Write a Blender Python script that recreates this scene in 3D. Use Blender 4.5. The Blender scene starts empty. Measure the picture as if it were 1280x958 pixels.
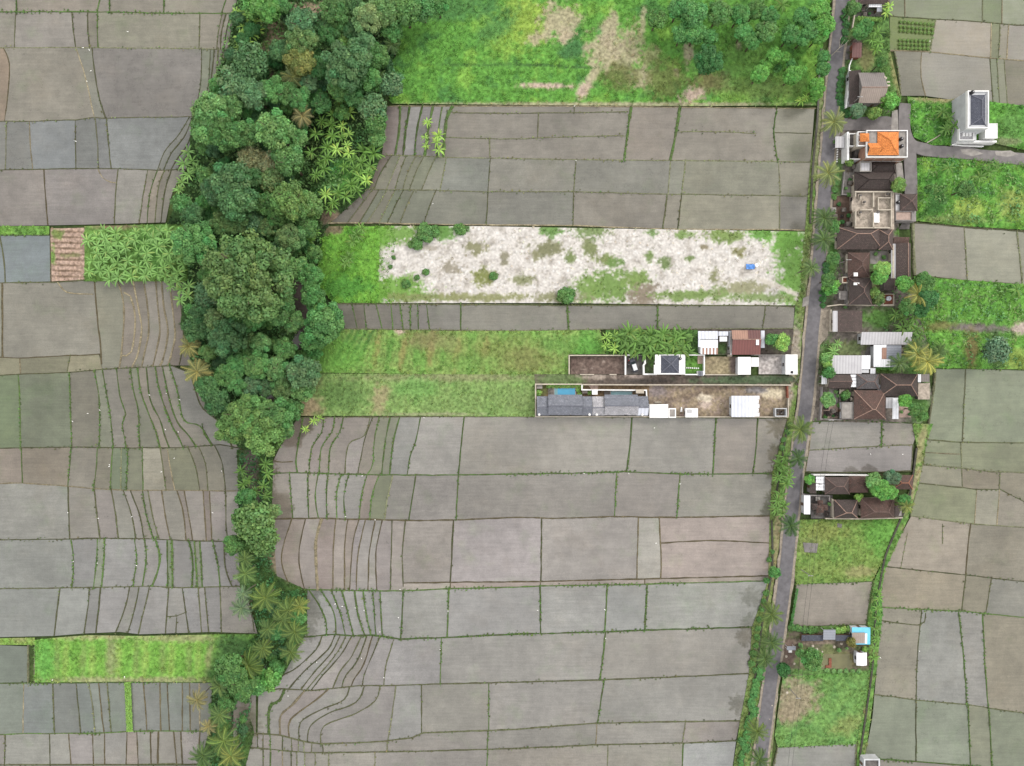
import bpy, math, random
import numpy as np
from mathutils import Vector, noise as mnoise
from mathutils.geometry import delaunay_2d_cdt
random.seed(7)
RNG = np.random.default_rng(11)
SC = bpy.context.scene
COL = SC.collection
H = 215.0            # camera height above the fields, metres
MPP = 0.25           # ground metres per photograph pixel

def W(px, py, z=0.0):
    """survey point: photograph pixel seen at height z -> world metres"""
    f = (H - z) / H
    return Vector(((px - 640) * MPP * f, (479 - py) * MPP * f, z))

def lin(c):
    c = c / 255.0
    return c / 12.92 if c <= 0.04045 else ((c + 0.055) / 1.055) ** 2.4

def C(r, g, b, k=0.5):
    return (lin(r) * k, lin(g) * k, lin(b) * k, 1.0)

def soft(c, a=0.17):
    l = 0.3*c[0]+0.59*c[1]+0.11*c[2]
    return tuple(v+(l-v)*a for v in c[:3])

# ------------------------------------------------------------------ materials
MATS = {}
def newmat(name):
    m = bpy.data.materials.new(name); m.use_nodes = True
    nt = m.node_tree; nt.nodes.clear()
    out = nt.nodes.new('ShaderNodeOutputMaterial')
    MATS[name] = m
    return m, nt, out

def N(nt, t, **kw):
    n = nt.nodes.new(t)
    for k, v in kw.items():
        setattr(n, k, v)
    return n

def noise_node(nt, vec, scale, detail=4, rough=0.55, w=None):
    n = N(nt, 'ShaderNodeTexNoise')
    n.inputs['Scale'].default_value = scale
    n.inputs['Detail'].default_value = detail
    n.inputs['Roughness'].default_value = rough
    if w is not None:
        n.noise_dimensions = '4D'
        nt.links.new(w, n.inputs['W'])
    if vec is not None:
        nt.links.new(vec, n.inputs['Vector'])
    return n

def mrange(nt, val, a, b, c, d):
    n = N(nt, 'ShaderNodeMapRange')
    n.inputs[1].default_value = a; n.inputs[2].default_value = b
    n.inputs[3].default_value = c; n.inputs[4].default_value = d
    nt.links.new(val, n.inputs[0])
    return n.outputs[0]

def mixc(nt, fac, a, b, mode='MIX'):
    n = N(nt, 'ShaderNodeMix', data_type='RGBA', blend_type=mode)
    for sock, v in ((0, fac), (6, a), (7, b)):
        if hasattr(v, 'links'): nt.links.new(v, n.inputs[sock])
        else: n.inputs[sock].default_value = v
    return n.outputs[2]

def mathn(nt, op, a, b=0.0):
    n = N(nt, 'ShaderNodeMath', operation=op)
    for i, v in enumerate((a, b)):
        if hasattr(v, 'links'): nt.links.new(v, n.inputs[i])
        else: n.inputs[i].default_value = v
    return n.outputs[0]

def val2col(nt, v):
    n = N(nt, 'ShaderNodeCombineColor')
    for i in range(3): nt.links.new(v, n.inputs[i])
    return n.outputs[0]

def principled(nt, out, col, rough=0.7, spec=0.3, bump=None, bstr=0.3, bdist=0.1, metal=0.0, ior=1.45):
    p = N(nt, 'ShaderNodeBsdfPrincipled')
    if hasattr(col, 'links'): nt.links.new(col, p.inputs['Base Color'])
    else: p.inputs['Base Color'].default_value = col
    if hasattr(rough, 'links'): nt.links.new(rough, p.inputs['Roughness'])
    else: p.inputs['Roughness'].default_value = rough
    p.inputs['Specular IOR Level'].default_value = spec
    p.inputs['Metallic'].default_value = metal
    p.inputs['IOR'].default_value = ior
    if bump is not None:
        b = N(nt, 'ShaderNodeBump')
        b.inputs['Strength'].default_value = bstr
        b.inputs['Distance'].default_value = bdist
        nt.links.new(bump, b.inputs['Height'])
        nt.links.new(b.outputs[0], p.inputs['Normal'])
    nt.links.new(p.outputs[0], out.inputs[0])
    return p

def objcol_var(nt, lo, hi, scale, base, detail=5, stretch=None):
    """base colour times a noise between lo and hi"""
    geo = N(nt, 'ShaderNodeNewGeometry')
    vec = geo.outputs['Position']
    if stretch:
        mp = N(nt, 'ShaderNodeMapping'); mp.inputs['Scale'].default_value = stretch
        nt.links.new(vec, mp.inputs['Vector']); vec = mp.outputs[0]
    n = noise_node(nt, vec, scale, detail)
    v = mrange(nt, n.outputs[0], 0.3, 0.7, lo, hi)
    return mixc(nt, 1.0, base, val2col(nt, v), 'MULTIPLY'), n

def mat_paddy():
    m, nt, out = newmat('paddy_mud')
    oi = N(nt, 'ShaderNodeObjectInfo'); geo = N(nt, 'ShaderNodeNewGeometry')
    w = mathn(nt, 'MULTIPLY', oi.outputs['Random'], 40.0)
    pos = geo.outputs['Position']
    n1 = noise_node(nt, pos, 0.05, 5, 0.6, w)
    n2 = noise_node(nt, pos, 0.35, 6, 0.65, w)
    mp = N(nt, 'ShaderNodeMapping'); mp.inputs['Scale'].default_value = (0.12, 1.7, 1)
    nt.links.new(pos, mp.inputs['Vector'])
    n3 = noise_node(nt, mp.outputs[0], 1.0, 4, 0.6, w)
    n4 = noise_node(nt, pos, 2.6, 3, 0.6)
    v = mrange(nt, n1.outputs[0], 0.3, 0.7, 0.76, 1.2)
    v2 = mrange(nt, n2.outputs[0], 0.3, 0.7, 0.84, 1.14)
    v3 = mrange(nt, n3.outputs[0], 0.3, 0.7, 0.89, 1.1)
    v4 = mrange(nt, n4.outputs[0], 0.3, 0.7, 0.9, 1.1)
    vv = mathn(nt, 'MULTIPLY', mathn(nt, 'MULTIPLY', v, v2), mathn(nt, 'MULTIPLY', v3, v4))
    col = mixc(nt, 1.0, oi.outputs['Color'], val2col(nt, vv), 'MULTIPLY')
    # warm silt and greenish algae drifting in patches
    n5 = noise_node(nt, pos, 0.09, 4, 0.6, mathn(nt, 'ADD', w, 9.0))
    col = mixc(nt, mrange(nt, n5.outputs[0], 0.52, 0.72, 0.0, 0.4), col,
               mixc(nt, 1.0, col, (1.06, 0.99, 0.91, 1), 'MULTIPLY'))
    n6 = noise_node(nt, pos, 0.12, 4, 0.6, mathn(nt, 'ADD', w, 23.0))
    col = mixc(nt, mrange(nt, n6.outputs[0], 0.55, 0.7, 0.0, 0.55), col,
               mixc(nt, 1.0, col, (0.86, 1.0, 0.8, 1), 'MULTIPLY'))
    # young seedlings: fine dark flecks on a planting grid where the mud has been planted
    n7 = noise_node(nt, pos, 5.0, 2, 0.5)
    fleck = mrange(nt, n7.outputs[0], 0.58, 0.66, 0.0, 0.25)
    col = mixc(nt, fleck, col, mixc(nt, 1.0, col, (0.6, 0.72, 0.5, 1), 'MULTIPLY'))
    wet = oi.outputs['Alpha']
    r = mrange(nt, n2.outputs[0], 0.35, 0.7, 0.0, 0.25)
    rough = mathn(nt, 'ADD', mathn(nt, 'MAXIMUM', 0.012, mathn(nt, 'SUBTRACT', 0.6, mathn(nt, 'MULTIPLY', wet, 0.66))), mathn(nt, 'MULTIPLY', r, mathn(nt, 'MAXIMUM', 0.0, mathn(nt, 'SUBTRACT', 0.85, wet))))
    dim = mathn(nt, 'SUBTRACT', 1.0, mathn(nt, 'MULTIPLY', wet, 0.24))      # wet mud is darker than dry mud
    col = mixc(nt, 1.0, col, val2col(nt, dim), 'MULTIPLY')
    p = principled(nt, out, col, rough, 0.5, n4.outputs[0], 0.12, 0.05, ior=1.46)
    nt.links.new(mathn(nt, 'ADD', 0.25, mathn(nt, 'MULTIPLY', wet, 0.7)), p.inputs['Specular IOR Level'])
    for l in p.inputs['Normal'].links:
        nt.links.new(mathn(nt, 'MULTIPLY', 0.16, mathn(nt, 'SUBTRACT', 1.0, wet)), l.from_node.inputs['Strength'])
    return m

def mat_obj(name, lo=0.75, hi=1.25, scale=1.2, rough=0.85, spec=0.15, bstr=0.4, bdist=0.08, stretch=None):
    m, nt, out = newmat(name)
    oi = N(nt, 'ShaderNodeObjectInfo')
    col, n = objcol_var(nt, lo, hi, scale, oi.outputs['Color'], 6, stretch)
    principled(nt, out, col, rough, spec, n.outputs[0], bstr, bdist)
    return m

def mat_vcol(name, lo=0.75, hi=1.25, scale=1.5, rough=0.9, spec=0.1, bstr=0.5, bdist=0.15):
    m, nt, out = newmat(name)
    at = N(nt, 'ShaderNodeAttribute', attribute_name='tint')
    col, n = objcol_var(nt, lo, hi, scale, at.outputs['Color'], 7)
    principled(nt, out, col, rough, spec, n.outputs[0], bstr, bdist)
    return m

def mat_leaf(name, use_obj=True, trans=0.3):
    m, nt, out = newmat(name)
    at = N(nt, 'ShaderNodeAttribute', attribute_name='tint')
    col = at.outputs['Color']
    if use_obj:
        oi = N(nt, 'ShaderNodeObjectInfo')
        col = mixc(nt, 1.0, col, oi.outputs['Color'], 'MULTIPLY')
    p = N(nt, 'ShaderNodeBsdfPrincipled'); p.inputs['Roughness'].default_value = 0.5
    p.inputs['Specular IOR Level'].default_value = 0.25
    t = N(nt, 'ShaderNodeBsdfTranslucent')
    nt.links.new(col, p.inputs['Base Color'])
    nt.links.new(mixc(nt, 1.0, col, (1.0, 1.12, 0.75, 1), 'MULTIPLY'), t.inputs[0])
    mx = N(nt, 'ShaderNodeMixShader'); mx.inputs[0].default_value = trans
    nt.links.new(p.outputs[0], mx.inputs[1]); nt.links.new(t.outputs[0], mx.inputs[2])
    nt.links.new(mx.outputs[0], out.inputs[0])
    return m

def mat_flat(name, col, lo=0.85, hi=1.15, scale=1.0, rough=0.6, spec=0.3, bstr=0.15, bdist=0.03, metal=0.0, stretch=None):
    m, nt, out = newmat(name)
    c, n = objcol_var(nt, lo, hi, scale, col, 6, stretch)
    principled(nt, out, c, rough, spec, n.outputs[0], bstr, bdist, metal)
    return m

def mat_tile(name, col, stain=(0.04, 0.035, 0.03, 1), amt=0.5, light=None):
    """tiled roof: courses of tiles with lichen and soot stains"""
    m, nt, out = newmat(name)
    geo = N(nt, 'ShaderNodeNewGeometry'); pos = geo.outputs['Position']
    br = N(nt, 'ShaderNodeTexBrick')
    br.inputs['Scale'].default_value = 1.0
    br.inputs['Brick Width'].default_value = 0.55; br.inputs['Row Height'].default_value = 0.42
    br.inputs['Mortar Size'].default_value = 0.045
    br.inputs['Color1'].default_value = (1.1, 1.1, 1.1, 1); br.inputs['Color2'].default_value = (0.85, 0.85, 0.85, 1)
    br.inputs['Mortar'].default_value = (0.55, 0.55, 0.55, 1)
    nt.links.new(pos, br.inputs['Vector'])
    c = mixc(nt, 1.0, col, br.outputs[0], 'MULTIPLY')
    n1 = noise_node(nt, pos, 0.55, 7, 0.7)
    c = mixc(nt, mrange(nt, n1.outputs[0], 0.42, 0.68, 0.0, amt), c, stain)
    n2 = noise_node(nt, pos, 1.7, 6, 0.7)
    c = mixc(nt, mrange(nt, n2.outputs[0], 0.56, 0.72, 0.0, 0.6), c, light or (col[0]*2.2, col[1]*2.1, col[2]*2.0, 1))
    n3 = noise_node(nt, pos, 3.2, 5, 0.7)
    c = mixc(nt, 1.0, c, val2col(nt, mrange(nt, n3.outputs[0], 0.3, 0.7, 0.62, 1.4)), 'MULTIPLY')
    principled(nt, out, c, 0.75, 0.25, br.outputs[1], 0.5, 0.04)
    return m

def mat_sheet(name, col, axis='x', pitch=0.75, rust=0.15, rustcol=(0.12, 0.055, 0.03, 1), rough=0.4):
    """corrugated metal sheet with dirt streaks"""
    m, nt, out = newmat(name)
    geo = N(nt, 'ShaderNodeNewGeometry'); pos = geo.outputs['Position']
    wv = N(nt, 'ShaderNodeTexWave', wave_type='BANDS', bands_direction=axis.upper())
    wv.inputs['Scale'].default_value = 0.314 / pitch
    nt.links.new(pos, wv.inputs['Vector'])
    v = mrange(nt, wv.outputs[0], 0, 1, 0.84, 1.04)
    c = mixc(nt, 1.0, col, val2col(nt, v), 'MULTIPLY')
    n1 = noise_node(nt, pos, 0.5, 6, 0.7)
    c = mixc(nt, mrange(nt, n1.outputs[0], 0.45, 0.75, 0.0, 0.45), c, mixc(nt, 1.0, c, (0.62, 0.62, 0.64, 1), 'MULTIPLY'))
    n2 = noise_node(nt, pos, 0.8, 7, 0.75)
    c = mixc(nt, mrange(nt, n2.outputs[0], 0.6, 0.75, 0.0, rust), c, rustcol)
    principled(nt, out, c, rough, 0.4, wv.outputs[0], 0.5, 0.04)
    return m

M = {}
M['paddy'] = mat_paddy()
def mat_bund():
    m, nt, out = newmat('bund_earth')
    oi = N(nt, 'ShaderNodeObjectInfo'); geo = N(nt, 'ShaderNodeNewGeometry')
    col, n = objcol_var(nt, 0.55, 1.35, 2.2, oi.outputs['Color'], 6)
    n2 = noise_node(nt, geo.outputs['Position'], 0.45, 5, 0.7)
    col = mixc(nt, mrange(nt, n2.outputs[0], 0.42, 0.68, 0.0, 0.75), col, C(92, 86, 70))
    n3 = noise_node(nt, geo.outputs['Position'], 0.7, 4, 0.7)
    col = mixc(nt, mrange(nt, n3.outputs[0], 0.6, 0.72, 0.0, 0.6), col, C(168, 160, 138))
    principled(nt, out, col, 0.9, 0.1, n.outputs[0], 0.4, 0.08)
    return m
M['bund'] = mat_bund()
M['field'] = mat_vcol('field_ground', 0.62, 1.38, 1.1)
M['sand'] = mat_vcol('bare_ground', 0.84, 1.14, 1.0)
M['grass'] = mat_leaf('grass_blades', False, 0.25)
M['leaf'] = mat_leaf('tree_leaves', True, 0.28)
M['bark'] = mat_flat('bark', C(105, 92, 78), 0.6, 1.3, 2.0, 0.9, 0.1, 0.6)
M['palmbark'] = mat_flat('palm_bark', C(140, 130, 118), 0.7, 1.2, 3.0, 0.9, 0.1, 0.5, stretch=(1, 1, 4))
M['bananastem'] = mat_flat('banana_stem', C(110, 130, 70), 0.7, 1.2, 2.0, 0.7)
M['asphalt'] = mat_flat('asphalt', C(122, 120, 124, 0.5), 0.8, 1.2, 0.7, 0.85, 0.2, 0.2, 0.02)
M['lane'] = mat_flat('lane_asphalt', C(138, 134, 134, 0.5), 0.8, 1.2, 0.6, 0.9, 0.15, 0.25, 0.03)
M['gravel'] = mat_flat('gravel', C(170, 160, 146), 0.7, 1.25, 1.2, 0.95, 0.1, 0.5, 0.04)
M['concrete'] = mat_flat('concrete', C(172, 167, 162), 0.72, 1.18, 0.8, 0.85, 0.2)
M['darkconcrete'] = mat_flat('dark_concrete', C(118, 114, 112), 0.6, 1.3, 0.8, 0.85, 0.2)
M['rawconcrete'] = mat_flat('raw_concrete', C(198, 186, 172), 0.55, 1.25, 0.9, 0.9, 0.1, 0.4)
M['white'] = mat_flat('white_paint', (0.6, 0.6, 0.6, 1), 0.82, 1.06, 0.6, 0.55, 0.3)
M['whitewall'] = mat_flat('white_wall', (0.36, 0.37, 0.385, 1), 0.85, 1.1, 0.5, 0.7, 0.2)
M['cream'] = mat_flat('cream_plaster', C(214, 204, 188), 0.75, 1.12, 0.8, 0.8, 0.2)
M['greywall'] = mat_flat('grey_plaster', C(165, 160, 158), 0.7, 1.15, 0.8, 0.8, 0.2)
M['pinkwall'] = mat_flat('terracotta_wall', C(190, 150, 130), 0.75, 1.15, 0.7, 0.8, 0.2)
M['brick'] = mat_flat('red_brick', C(150, 95, 78), 0.6, 1.3, 1.5, 0.85, 0.15)
M['wood'] = mat_flat('dark_wood', C(110, 85, 65), 0.7, 1.2, 3.0, 0.7)
M['paver'] = mat_flat('terrace_paving', C(196, 172, 160), 0.75, 1.15, 1.2, 0.8)
M['stone'] = mat_flat('carved_stone', C(128, 122, 116), 0.5, 1.4, 1.6, 0.9, 0.1, 0.6)
M['thatch'] = mat_flat('black_thatch', C(64, 58, 56), 0.6, 1.4, 2.5, 0.95, 0.05, 0.8)
M['brown'] = mat_tile('brown_tiles', C(102, 88, 85), amt=0.6)
M['darkbrown'] = mat_tile('dark_brown_tiles', C(88, 77, 75), amt=0.6)
M['redbrown'] = mat_tile('red_brown_tiles', C(112, 88, 81), amt=0.55)
M['greytile'] = mat_tile('grey_tiles', C(120, 116, 118), (0.05, 0.05, 0.052, 1), 0.4)
M['slate'] = mat_tile('slate_shingles', C(146, 150, 162), (0.075, 0.08, 0.09, 1), 0.55)
M['paleslate'] = mat_tile('pale_shingles', C(200, 199, 205), (0.12, 0.125, 0.135, 1), 0.45)
M['darkslate'] = mat_tile('dark_slate', C(96, 100, 114), (0.05, 0.055, 0.065, 1), 0.2, C(150, 155, 165))
M['orange'] = mat_tile('orange_tiles', C(240, 148, 80, 0.58), (0.36, 0.15, 0.045, 1), 0.3, C(255, 170, 95, 0.72))
M['asbestos'] = mat_sheet('weathered_grey_sheet', C(150, 143, 140), 'x', 0.6, 0.1, C(120, 105, 90), 0.9)
M['palesheet'] = mat_sheet('pale_brown_sheet', C(182, 168, 158), 'x', 0.6, 0.2, C(140, 115, 95), 0.9)
M['redsheet'] = mat_sheet('red_sheet', C(135, 84, 80), 'x', 0.85, 0.25, C(95, 66, 60), 0.55)
M['darkredsheet'] = mat_sheet('dark_red_sheet', C(112, 66, 64), 'x', 0.85, 0.3, C(85, 60, 55), 0.55)
M['rustsheet'] = mat_sheet('rusty_sheet', C(186, 146, 128), 'x', 0.7, 0.6, C(140, 90, 70), 0.7)
M['whitesheet'] = mat_sheet('white_sheet', (0.6, 0.61, 0.64, 1), 'x', 0.8, 0.05)
M['bluesheet'] = mat_sheet('bluish_white_sheet', C(222, 226, 238, 0.62), 'x', 1.1, 0.05)
M['greysheet'] = mat_sheet('light_grey_sheet', C(205, 204, 208, 0.56), 'x', 0.9, 0.12)
M['zinc'] = mat_sheet('zinc_sheet', C(165, 170, 182, 0.5), 'y', 0.7, 0.25)
M['turq'] = mat_flat('turquoise_sheet', C(120, 208, 240, 0.6), 0.9, 1.08, 1.0, 0.4)
M['tarp'] = mat_flat('blue_tarp', C(95, 150, 225, 0.6), 0.75, 1.2, 1.2, 0.4)
M['blackplastic'] = mat_flat('black_plastic', (0.012, 0.012, 0.014, 1), 0.9, 1.1, 1.0, 0.35)
M['ridge'] = mat_flat('ridge_tiles', C(178, 148, 134), 0.6, 1.25, 2.0, 0.8)
M['darkridge'] = mat_flat('dark_ridge_tiles', C(132, 110, 104), 0.6, 1.25, 2.0, 0.8)
M['orangeridge'] = mat_flat('orange_ridge_tiles', C(178, 122, 100), 0.7, 1.2, 2.0, 0.8)
M['paleridge'] = mat_flat('slate_ridge', C(120, 122, 134), 0.8, 1.2, 2.0, 0.8)
M['glass'] = mat_flat('window_glass', (0.02, 0.025, 0.03, 1), 0.9, 1.1, 1.0, 0.08, 0.6, 0.0)
M['frame'] = mat_flat('window_frame', C(120, 100, 85), 0.9, 1.1, 1.0, 0.5)
M['pool'] = mat_flat('pool_water', C(80, 172, 214, 0.55), 0.92, 1.08, 0.6, 0.04, 0.5, 0.1, 0.05)
M['palepool'] = mat_flat('pale_pool_water', C(130, 178, 186, 0.52), 0.92, 1.08, 0.6, 0.04, 0.5, 0.1, 0.05)
M['river'] = mat_flat('river_water', C(92, 84, 80, 0.5), 0.85, 1.15, 0.3, 0.05, 0.5, 0.12, 0.08)
M['carpaint'] = mat_flat('car_paint', (0.03, 0.033, 0.045, 1), 0.95, 1.05, 1.0, 0.25, 0.5, 0.0)
M['silver'] = mat_flat('silver_paint', (0.42, 0.43, 0.45, 1), 0.95, 1.05, 1.0, 0.3, 0.5, 0.0)
M['rubber'] = mat_flat('rubber', (0.015, 0.015, 0.015, 1), 0.9, 1.1, 1.0, 0.8)
M['redpaint'] = mat_flat('red_paint', (0.35, 0.03, 0.03, 1), 0.95, 1.05, 1.0, 0.3)
M['steel'] = mat_flat('steel', (0.3, 0.3, 0.31, 1), 0.9, 1.1, 2.0, 0.45)
M['lamp'] = mat_flat('lamp_glass', (0.7, 0.7, 0.65, 1), 1, 1, 1.0, 0.2)
M['feather'] = mat_flat('white_feathers', (0.8, 0.8, 0.78, 1), 0.95, 1.05, 3.0, 0.8)
M['soil'] = mat_flat('bare_soil', C(112, 94, 84), 0.65, 1.35, 1.0, 0.95, 0.1, 0.6, 0.08)
M['deadwood'] = mat_flat('dead_wood', C(205, 196, 178), 0.8, 1.15, 2.0, 0.9)
M['cable'] = mat_flat('cable_rubber', (0.02, 0.02, 0.02, 1), 0.9, 1.1, 1.0, 0.6)

# ------------------------------------------------------------------ objects
def link(o, parent=None):
    COL.objects.link(o)
    if parent is not None: o.parent = parent
    return o

def tag(o, label, cat, group=None):
    o['label'] = label; o['category'] = cat
    if group: o['group'] = group
    return o

def thing(name, label, cat, loc, group=None, rotz=0.0):
    o = bpy.data.objects.new(name, None); o.empty_display_size = 0.5
    o.location = loc; o.rotation_euler = (0, 0, rotz)
    link(o)
    return tag(o, label, cat, group)

class MB:
    def __init__(s): s.v = []; s.f = []
    def add(s, vs, fs):
        b = len(s.v); s.v += [tuple(p) for p in vs]; s.f += [tuple(i + b for i in f) for f in fs]; return s
    def box(s, x0, y0, z0, x1, y1, z1):
        x0, x1 = min(x0, x1), max(x0, x1); y0, y1 = min(y0, y1), max(y0, y1)
        v = [(x0,y0,z0),(x1,y0,z0),(x1,y1,z0),(x0,y1,z0),(x0,y0,z1),(x1,y0,z1),(x1,y1,z1),(x0,y1,z1)]
        return s.add(v, [(0,3,2,1),(4,5,6,7),(0,1,5,4),(1,2,6,5),(2,3,7,6),(3,0,4,7)])
    def tube(s, pts, radii, n=8, cap=True):
        pts = [Vector(p) for p in pts]; rings = []
        for i, p in enumerate(pts):
            a = pts[max(0, i-1)]; b = pts[min(len(pts)-1, i+1)]
            d = (b - a).normalized() if (b - a).length > 1e-6 else Vector((0, 0, 1))
            u = d.cross(Vector((0, 0, 1)) if abs(d.z) < 0.9 else Vector((1, 0, 0))).normalized(); w = d.cross(u)
            rings.append([p + (u * math.cos(2*math.pi*k/n) + w * math.sin(2*math.pi*k/n)) * radii[i] for k in range(n)])
        vs = [q for r in rings for q in r]; fs = []
        for i in range(len(pts)-1):
            for k in range(n):
                fs.append((i*n+k, i*n+(k+1) % n, (i+1)*n+(k+1) % n, (i+1)*n+k))
        if cap:
            fs.append(tuple(range(n))[::-1]); fs.append(tuple(range((len(pts)-1)*n, len(pts)*n)))
        return s.add(vs, fs)
    def lathe(s, cx, cy, prof, n=14):
        vs = []; fs = []
        for r, z in prof:
            for k in range(n):
                a = 2*math.pi*k/n; vs.append((cx + r*math.cos(a), cy + r*math.sin(a), z))
        for i in range(len(prof)-1):
            for k in range(n): fs.append((i*n+k, i*n+(k+1) % n, (i+1)*n+(k+1) % n, (i+1)*n+k))
        fs.append(tuple(range(n))[::-1]); fs.append(tuple(range((len(prof)-1)*n, len(prof)*n)))
        return s.add(vs, fs)
    def build(s, name, mat, parent=None, color=None, smooth=False, bevel=0.0, world=True):
        me = bpy.data.meshes.new(name)
        off = Vector((0, 0, 0))
        if parent is not None and world:
            p = parent
            while p is not None: off += p.location; p = p.parent
        me.from_pydata([(a-off.x, b-off.y, c-off.z) for a, b, c in s.v], [], s.f)
        me.materials.append(mat); me.update()
        if smooth: me.polygons.foreach_set('use_smooth', [True]*len(me.polygons))
        o = bpy.data.objects.new(name, me)
        if color is not None: o.color = color
        link(o, parent)
        if bevel:
            md = o.modifiers.new('bevel', 'BEVEL'); md.width = bevel; md.segments = 2; md.limit_method = 'ANGLE'
        return o

def struct(o, kind='structure'):
    o['kind'] = kind; return o

def np_mesh(name, verts, faces_flat, nper, mat, tint=None, parent=None, shared=False):
    """mesh from numpy arrays; all faces have nper corners; tint = per-vertex RGBA"""
    me = bpy.data.meshes.new(name)
    nv = len(verts); nf = len(faces_flat) // nper
    me.vertices.add(nv); me.vertices.foreach_set('co', np.asarray(verts, dtype=np.float32).ravel())
    me.loops.add(nf*nper); me.loops.foreach_set('vertex_index', np.asarray(faces_flat, dtype=np.int32).ravel())
    me.polygons.add(nf)
    me.polygons.foreach_set('loop_start', np.arange(0, nf*nper, nper, dtype=np.int32))
    me.polygons.foreach_set('loop_total', np.full(nf, nper, dtype=np.int32))
    me.update(calc_edges=True)
    if tint is not None:
        ca = me.color_attributes.new('tint', 'FLOAT_COLOR', 'POINT')
        ca.data.foreach_set('color', np.asarray(tint, dtype=np.float32).ravel())
    me.materials.append(mat)
    if shared: return me
    o = bpy.data.objects.new(name, me); link(o, parent); return o

def catmull(pts, step=4.0):
    """smooth resample of a pixel polyline"""
    if len(pts) < 3:
        (x0, y0), (x1, y1) = pts[0], pts[-1]
        n = max(1, int(math.hypot(x1-x0, y1-y0) / step))
        return [(x0+(x1-x0)*i/n, y0+(y1-y0)*i/n) for i in range(n+1)]
    P = [pts[0]] + list(pts) + [pts[-1]]; out = []
    for i in range(1, len(P)-2):
        p0, p1, p2, p3 = P[i-1], P[i], P[i+1], P[i+2]
        n = max(1, int(math.hypot(p2[0]-p1[0], p2[1]-p1[1]) / step))
        for k in range(n):
            t = k / n; t2 = t*t; t3 = t2*t
            out.append(tuple(0.5*((2*p1[j]) + (-p0[j]+p2[j])*t + (2*p0[j]-5*p1[j]+4*p2[j]-p3[j])*t2 + (-p0[j]+3*p1[j]-3*p2[j]+p3[j])*t3) for j in (0, 1)))
    out.append(tuple(pts[-1])); return out

def linear(pts, step=4.0):
    out = []
    for (x0, y0), (x1, y1) in zip(pts[:-1], pts[1:]):
        n = max(1, int(math.hypot(x1-x0, y1-y0) / step))
        out += [(x0+(x1-x0)*i/n, y0+(y1-y0)*i/n) for i in range(n)]
    out.append(tuple(pts[-1])); return out

def dedupe(poly, eps=0.3):
    out = []
    for p in poly:
        if not out or math.hypot(p[0]-out[-1][0], p[1]-out[-1][1]) > eps: out.append(p)
    while len(out) > 2 and math.hypot(out[0][0]-out[-1][0], out[0][1]-out[-1][1]) <= eps: out.pop()
    return out

def fill(poly2d, interior=()):
    """triangulate a world-space polygon with optional interior points"""
    n = len(poly2d)
    vs = [Vector(p) for p in poly2d] + [Vector(p) for p in interior]
    r = delaunay_2d_cdt(vs, [], [list(range(n))], 1, 1e-4)
    V, F = r[0], r[2]
    out = []
    for f in F:
        a, b, c = (V[i] for i in f[:3])
        cr = (b.x-a.x)*(c.y-a.y) - (b.y-a.y)*(c.x-a.x)
        out.append(tuple(f) if cr > 0 else tuple(reversed(f)))
    return V, out

def inside(poly, xs, ys):
    """vectorised point in polygon"""
    res = np.zeros(len(xs), bool); n = len(poly); j = n-1
    for i in range(n):
        xi, yi = poly[i]; xj, yj = poly[j]
        if yi != yj:
            c = ((yi > ys) != (yj > ys)) & (xs < (xj-xi)*(ys-yi)/(yj-yi)+xi)
            res ^= c
        j = i
    return res
# ------------------------------------------------------------------ ground sheet with the river gully
RIVER = [(392,-60),(398,0),(404,75),(392,140),(372,220),(364,290),(369,335),(374,365),(381,395),(383,413),(374,436),(352,468),(328,520),(320,580),(318,640),(318,700),(331,770),(318,830),(288,890),(276,960),(270,1030)]
RW = [W(x, y) for x, y in catmull(RIVER, 12)]
def river_dist(x, y):
    return min((x-p.x)**2+(y-p.y)**2 for p in RW) ** 0.5
def gully(x, y):
    d = river_dist(x, y)
    half = 13.0 if y > -15 else 5.0
    deep = 4.0 if y > -15 else 1.3
    t = max(0.0, 1 - d/half)
    return -deep * t*t*(3-2*t)
def ground():
    vs = []; fs = []; tint = []
    xs = [-700,-420,-240]+[-172+i*2.2 for i in range(157)]+[240,420,700]
    ys = [-600,-360,-200]+[-132+i*2.2 for i in range(121)]+[200,360,600]
    for y in ys:
        for x in xs:
            g = gully(x, y) if (-110 < x < -40 and -130 < y < 135) else 0.0
            n = mnoise.noise(Vector((x*.03, y*.03, 1.0)))
            vs.append((x, y, -0.28 + g + 0.1*n*(abs(x) < 175)))
            px = 640+x/MPP; py = 479-y/MPP
            a = mnoise.noise(Vector((x*.08, y*.08, 5.0)))
            c = (74+16*a, 92+16*a, 52+8*a)
            if g < -2.6: c = (88+10*a, 78+8*a, 68)
            tint.append(C(*c))
    nx = len(xs)
    for j in range(len(ys)-1):
        for i in range(nx-1):
            fs += [j*nx+i, j*nx+i+1, (j+1)*nx+i+1, (j+1)*nx+i]
    o = np_mesh('ground', vs, fs, 4, M['field'], tint); struct(o)
ground()
def river():
    pts = [W(x, y, -2.7) for x, y in catmull(RIVER[6:], 10)]
    vs = []; fs = []
    for i, p in enumerate(pts):
        a = pts[max(0, i-1)]; b = pts[min(len(pts)-1, i+1)]
        d = Vector((b.x-a.x, b.y-a.y, 0)).normalized(); n = Vector((-d.y, d.x, 0))
        hw = min(5.0, 1.6+max(0, 46-p.y)*.12) if p.y > -15 else 1.0
        z = -2.75 if p.y > -15 else -1.05
        q = p + n*hw; r = p - n*hw
        vs += [(q.x, q.y, z), (r.x, r.y, z)]
        if i: fs.append((2*i-2, 2*i-1, 2*i+1, 2*i))
    mb = MB(); mb.add(vs, fs); struct(mb.build('river', M['river']))
river()

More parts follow.
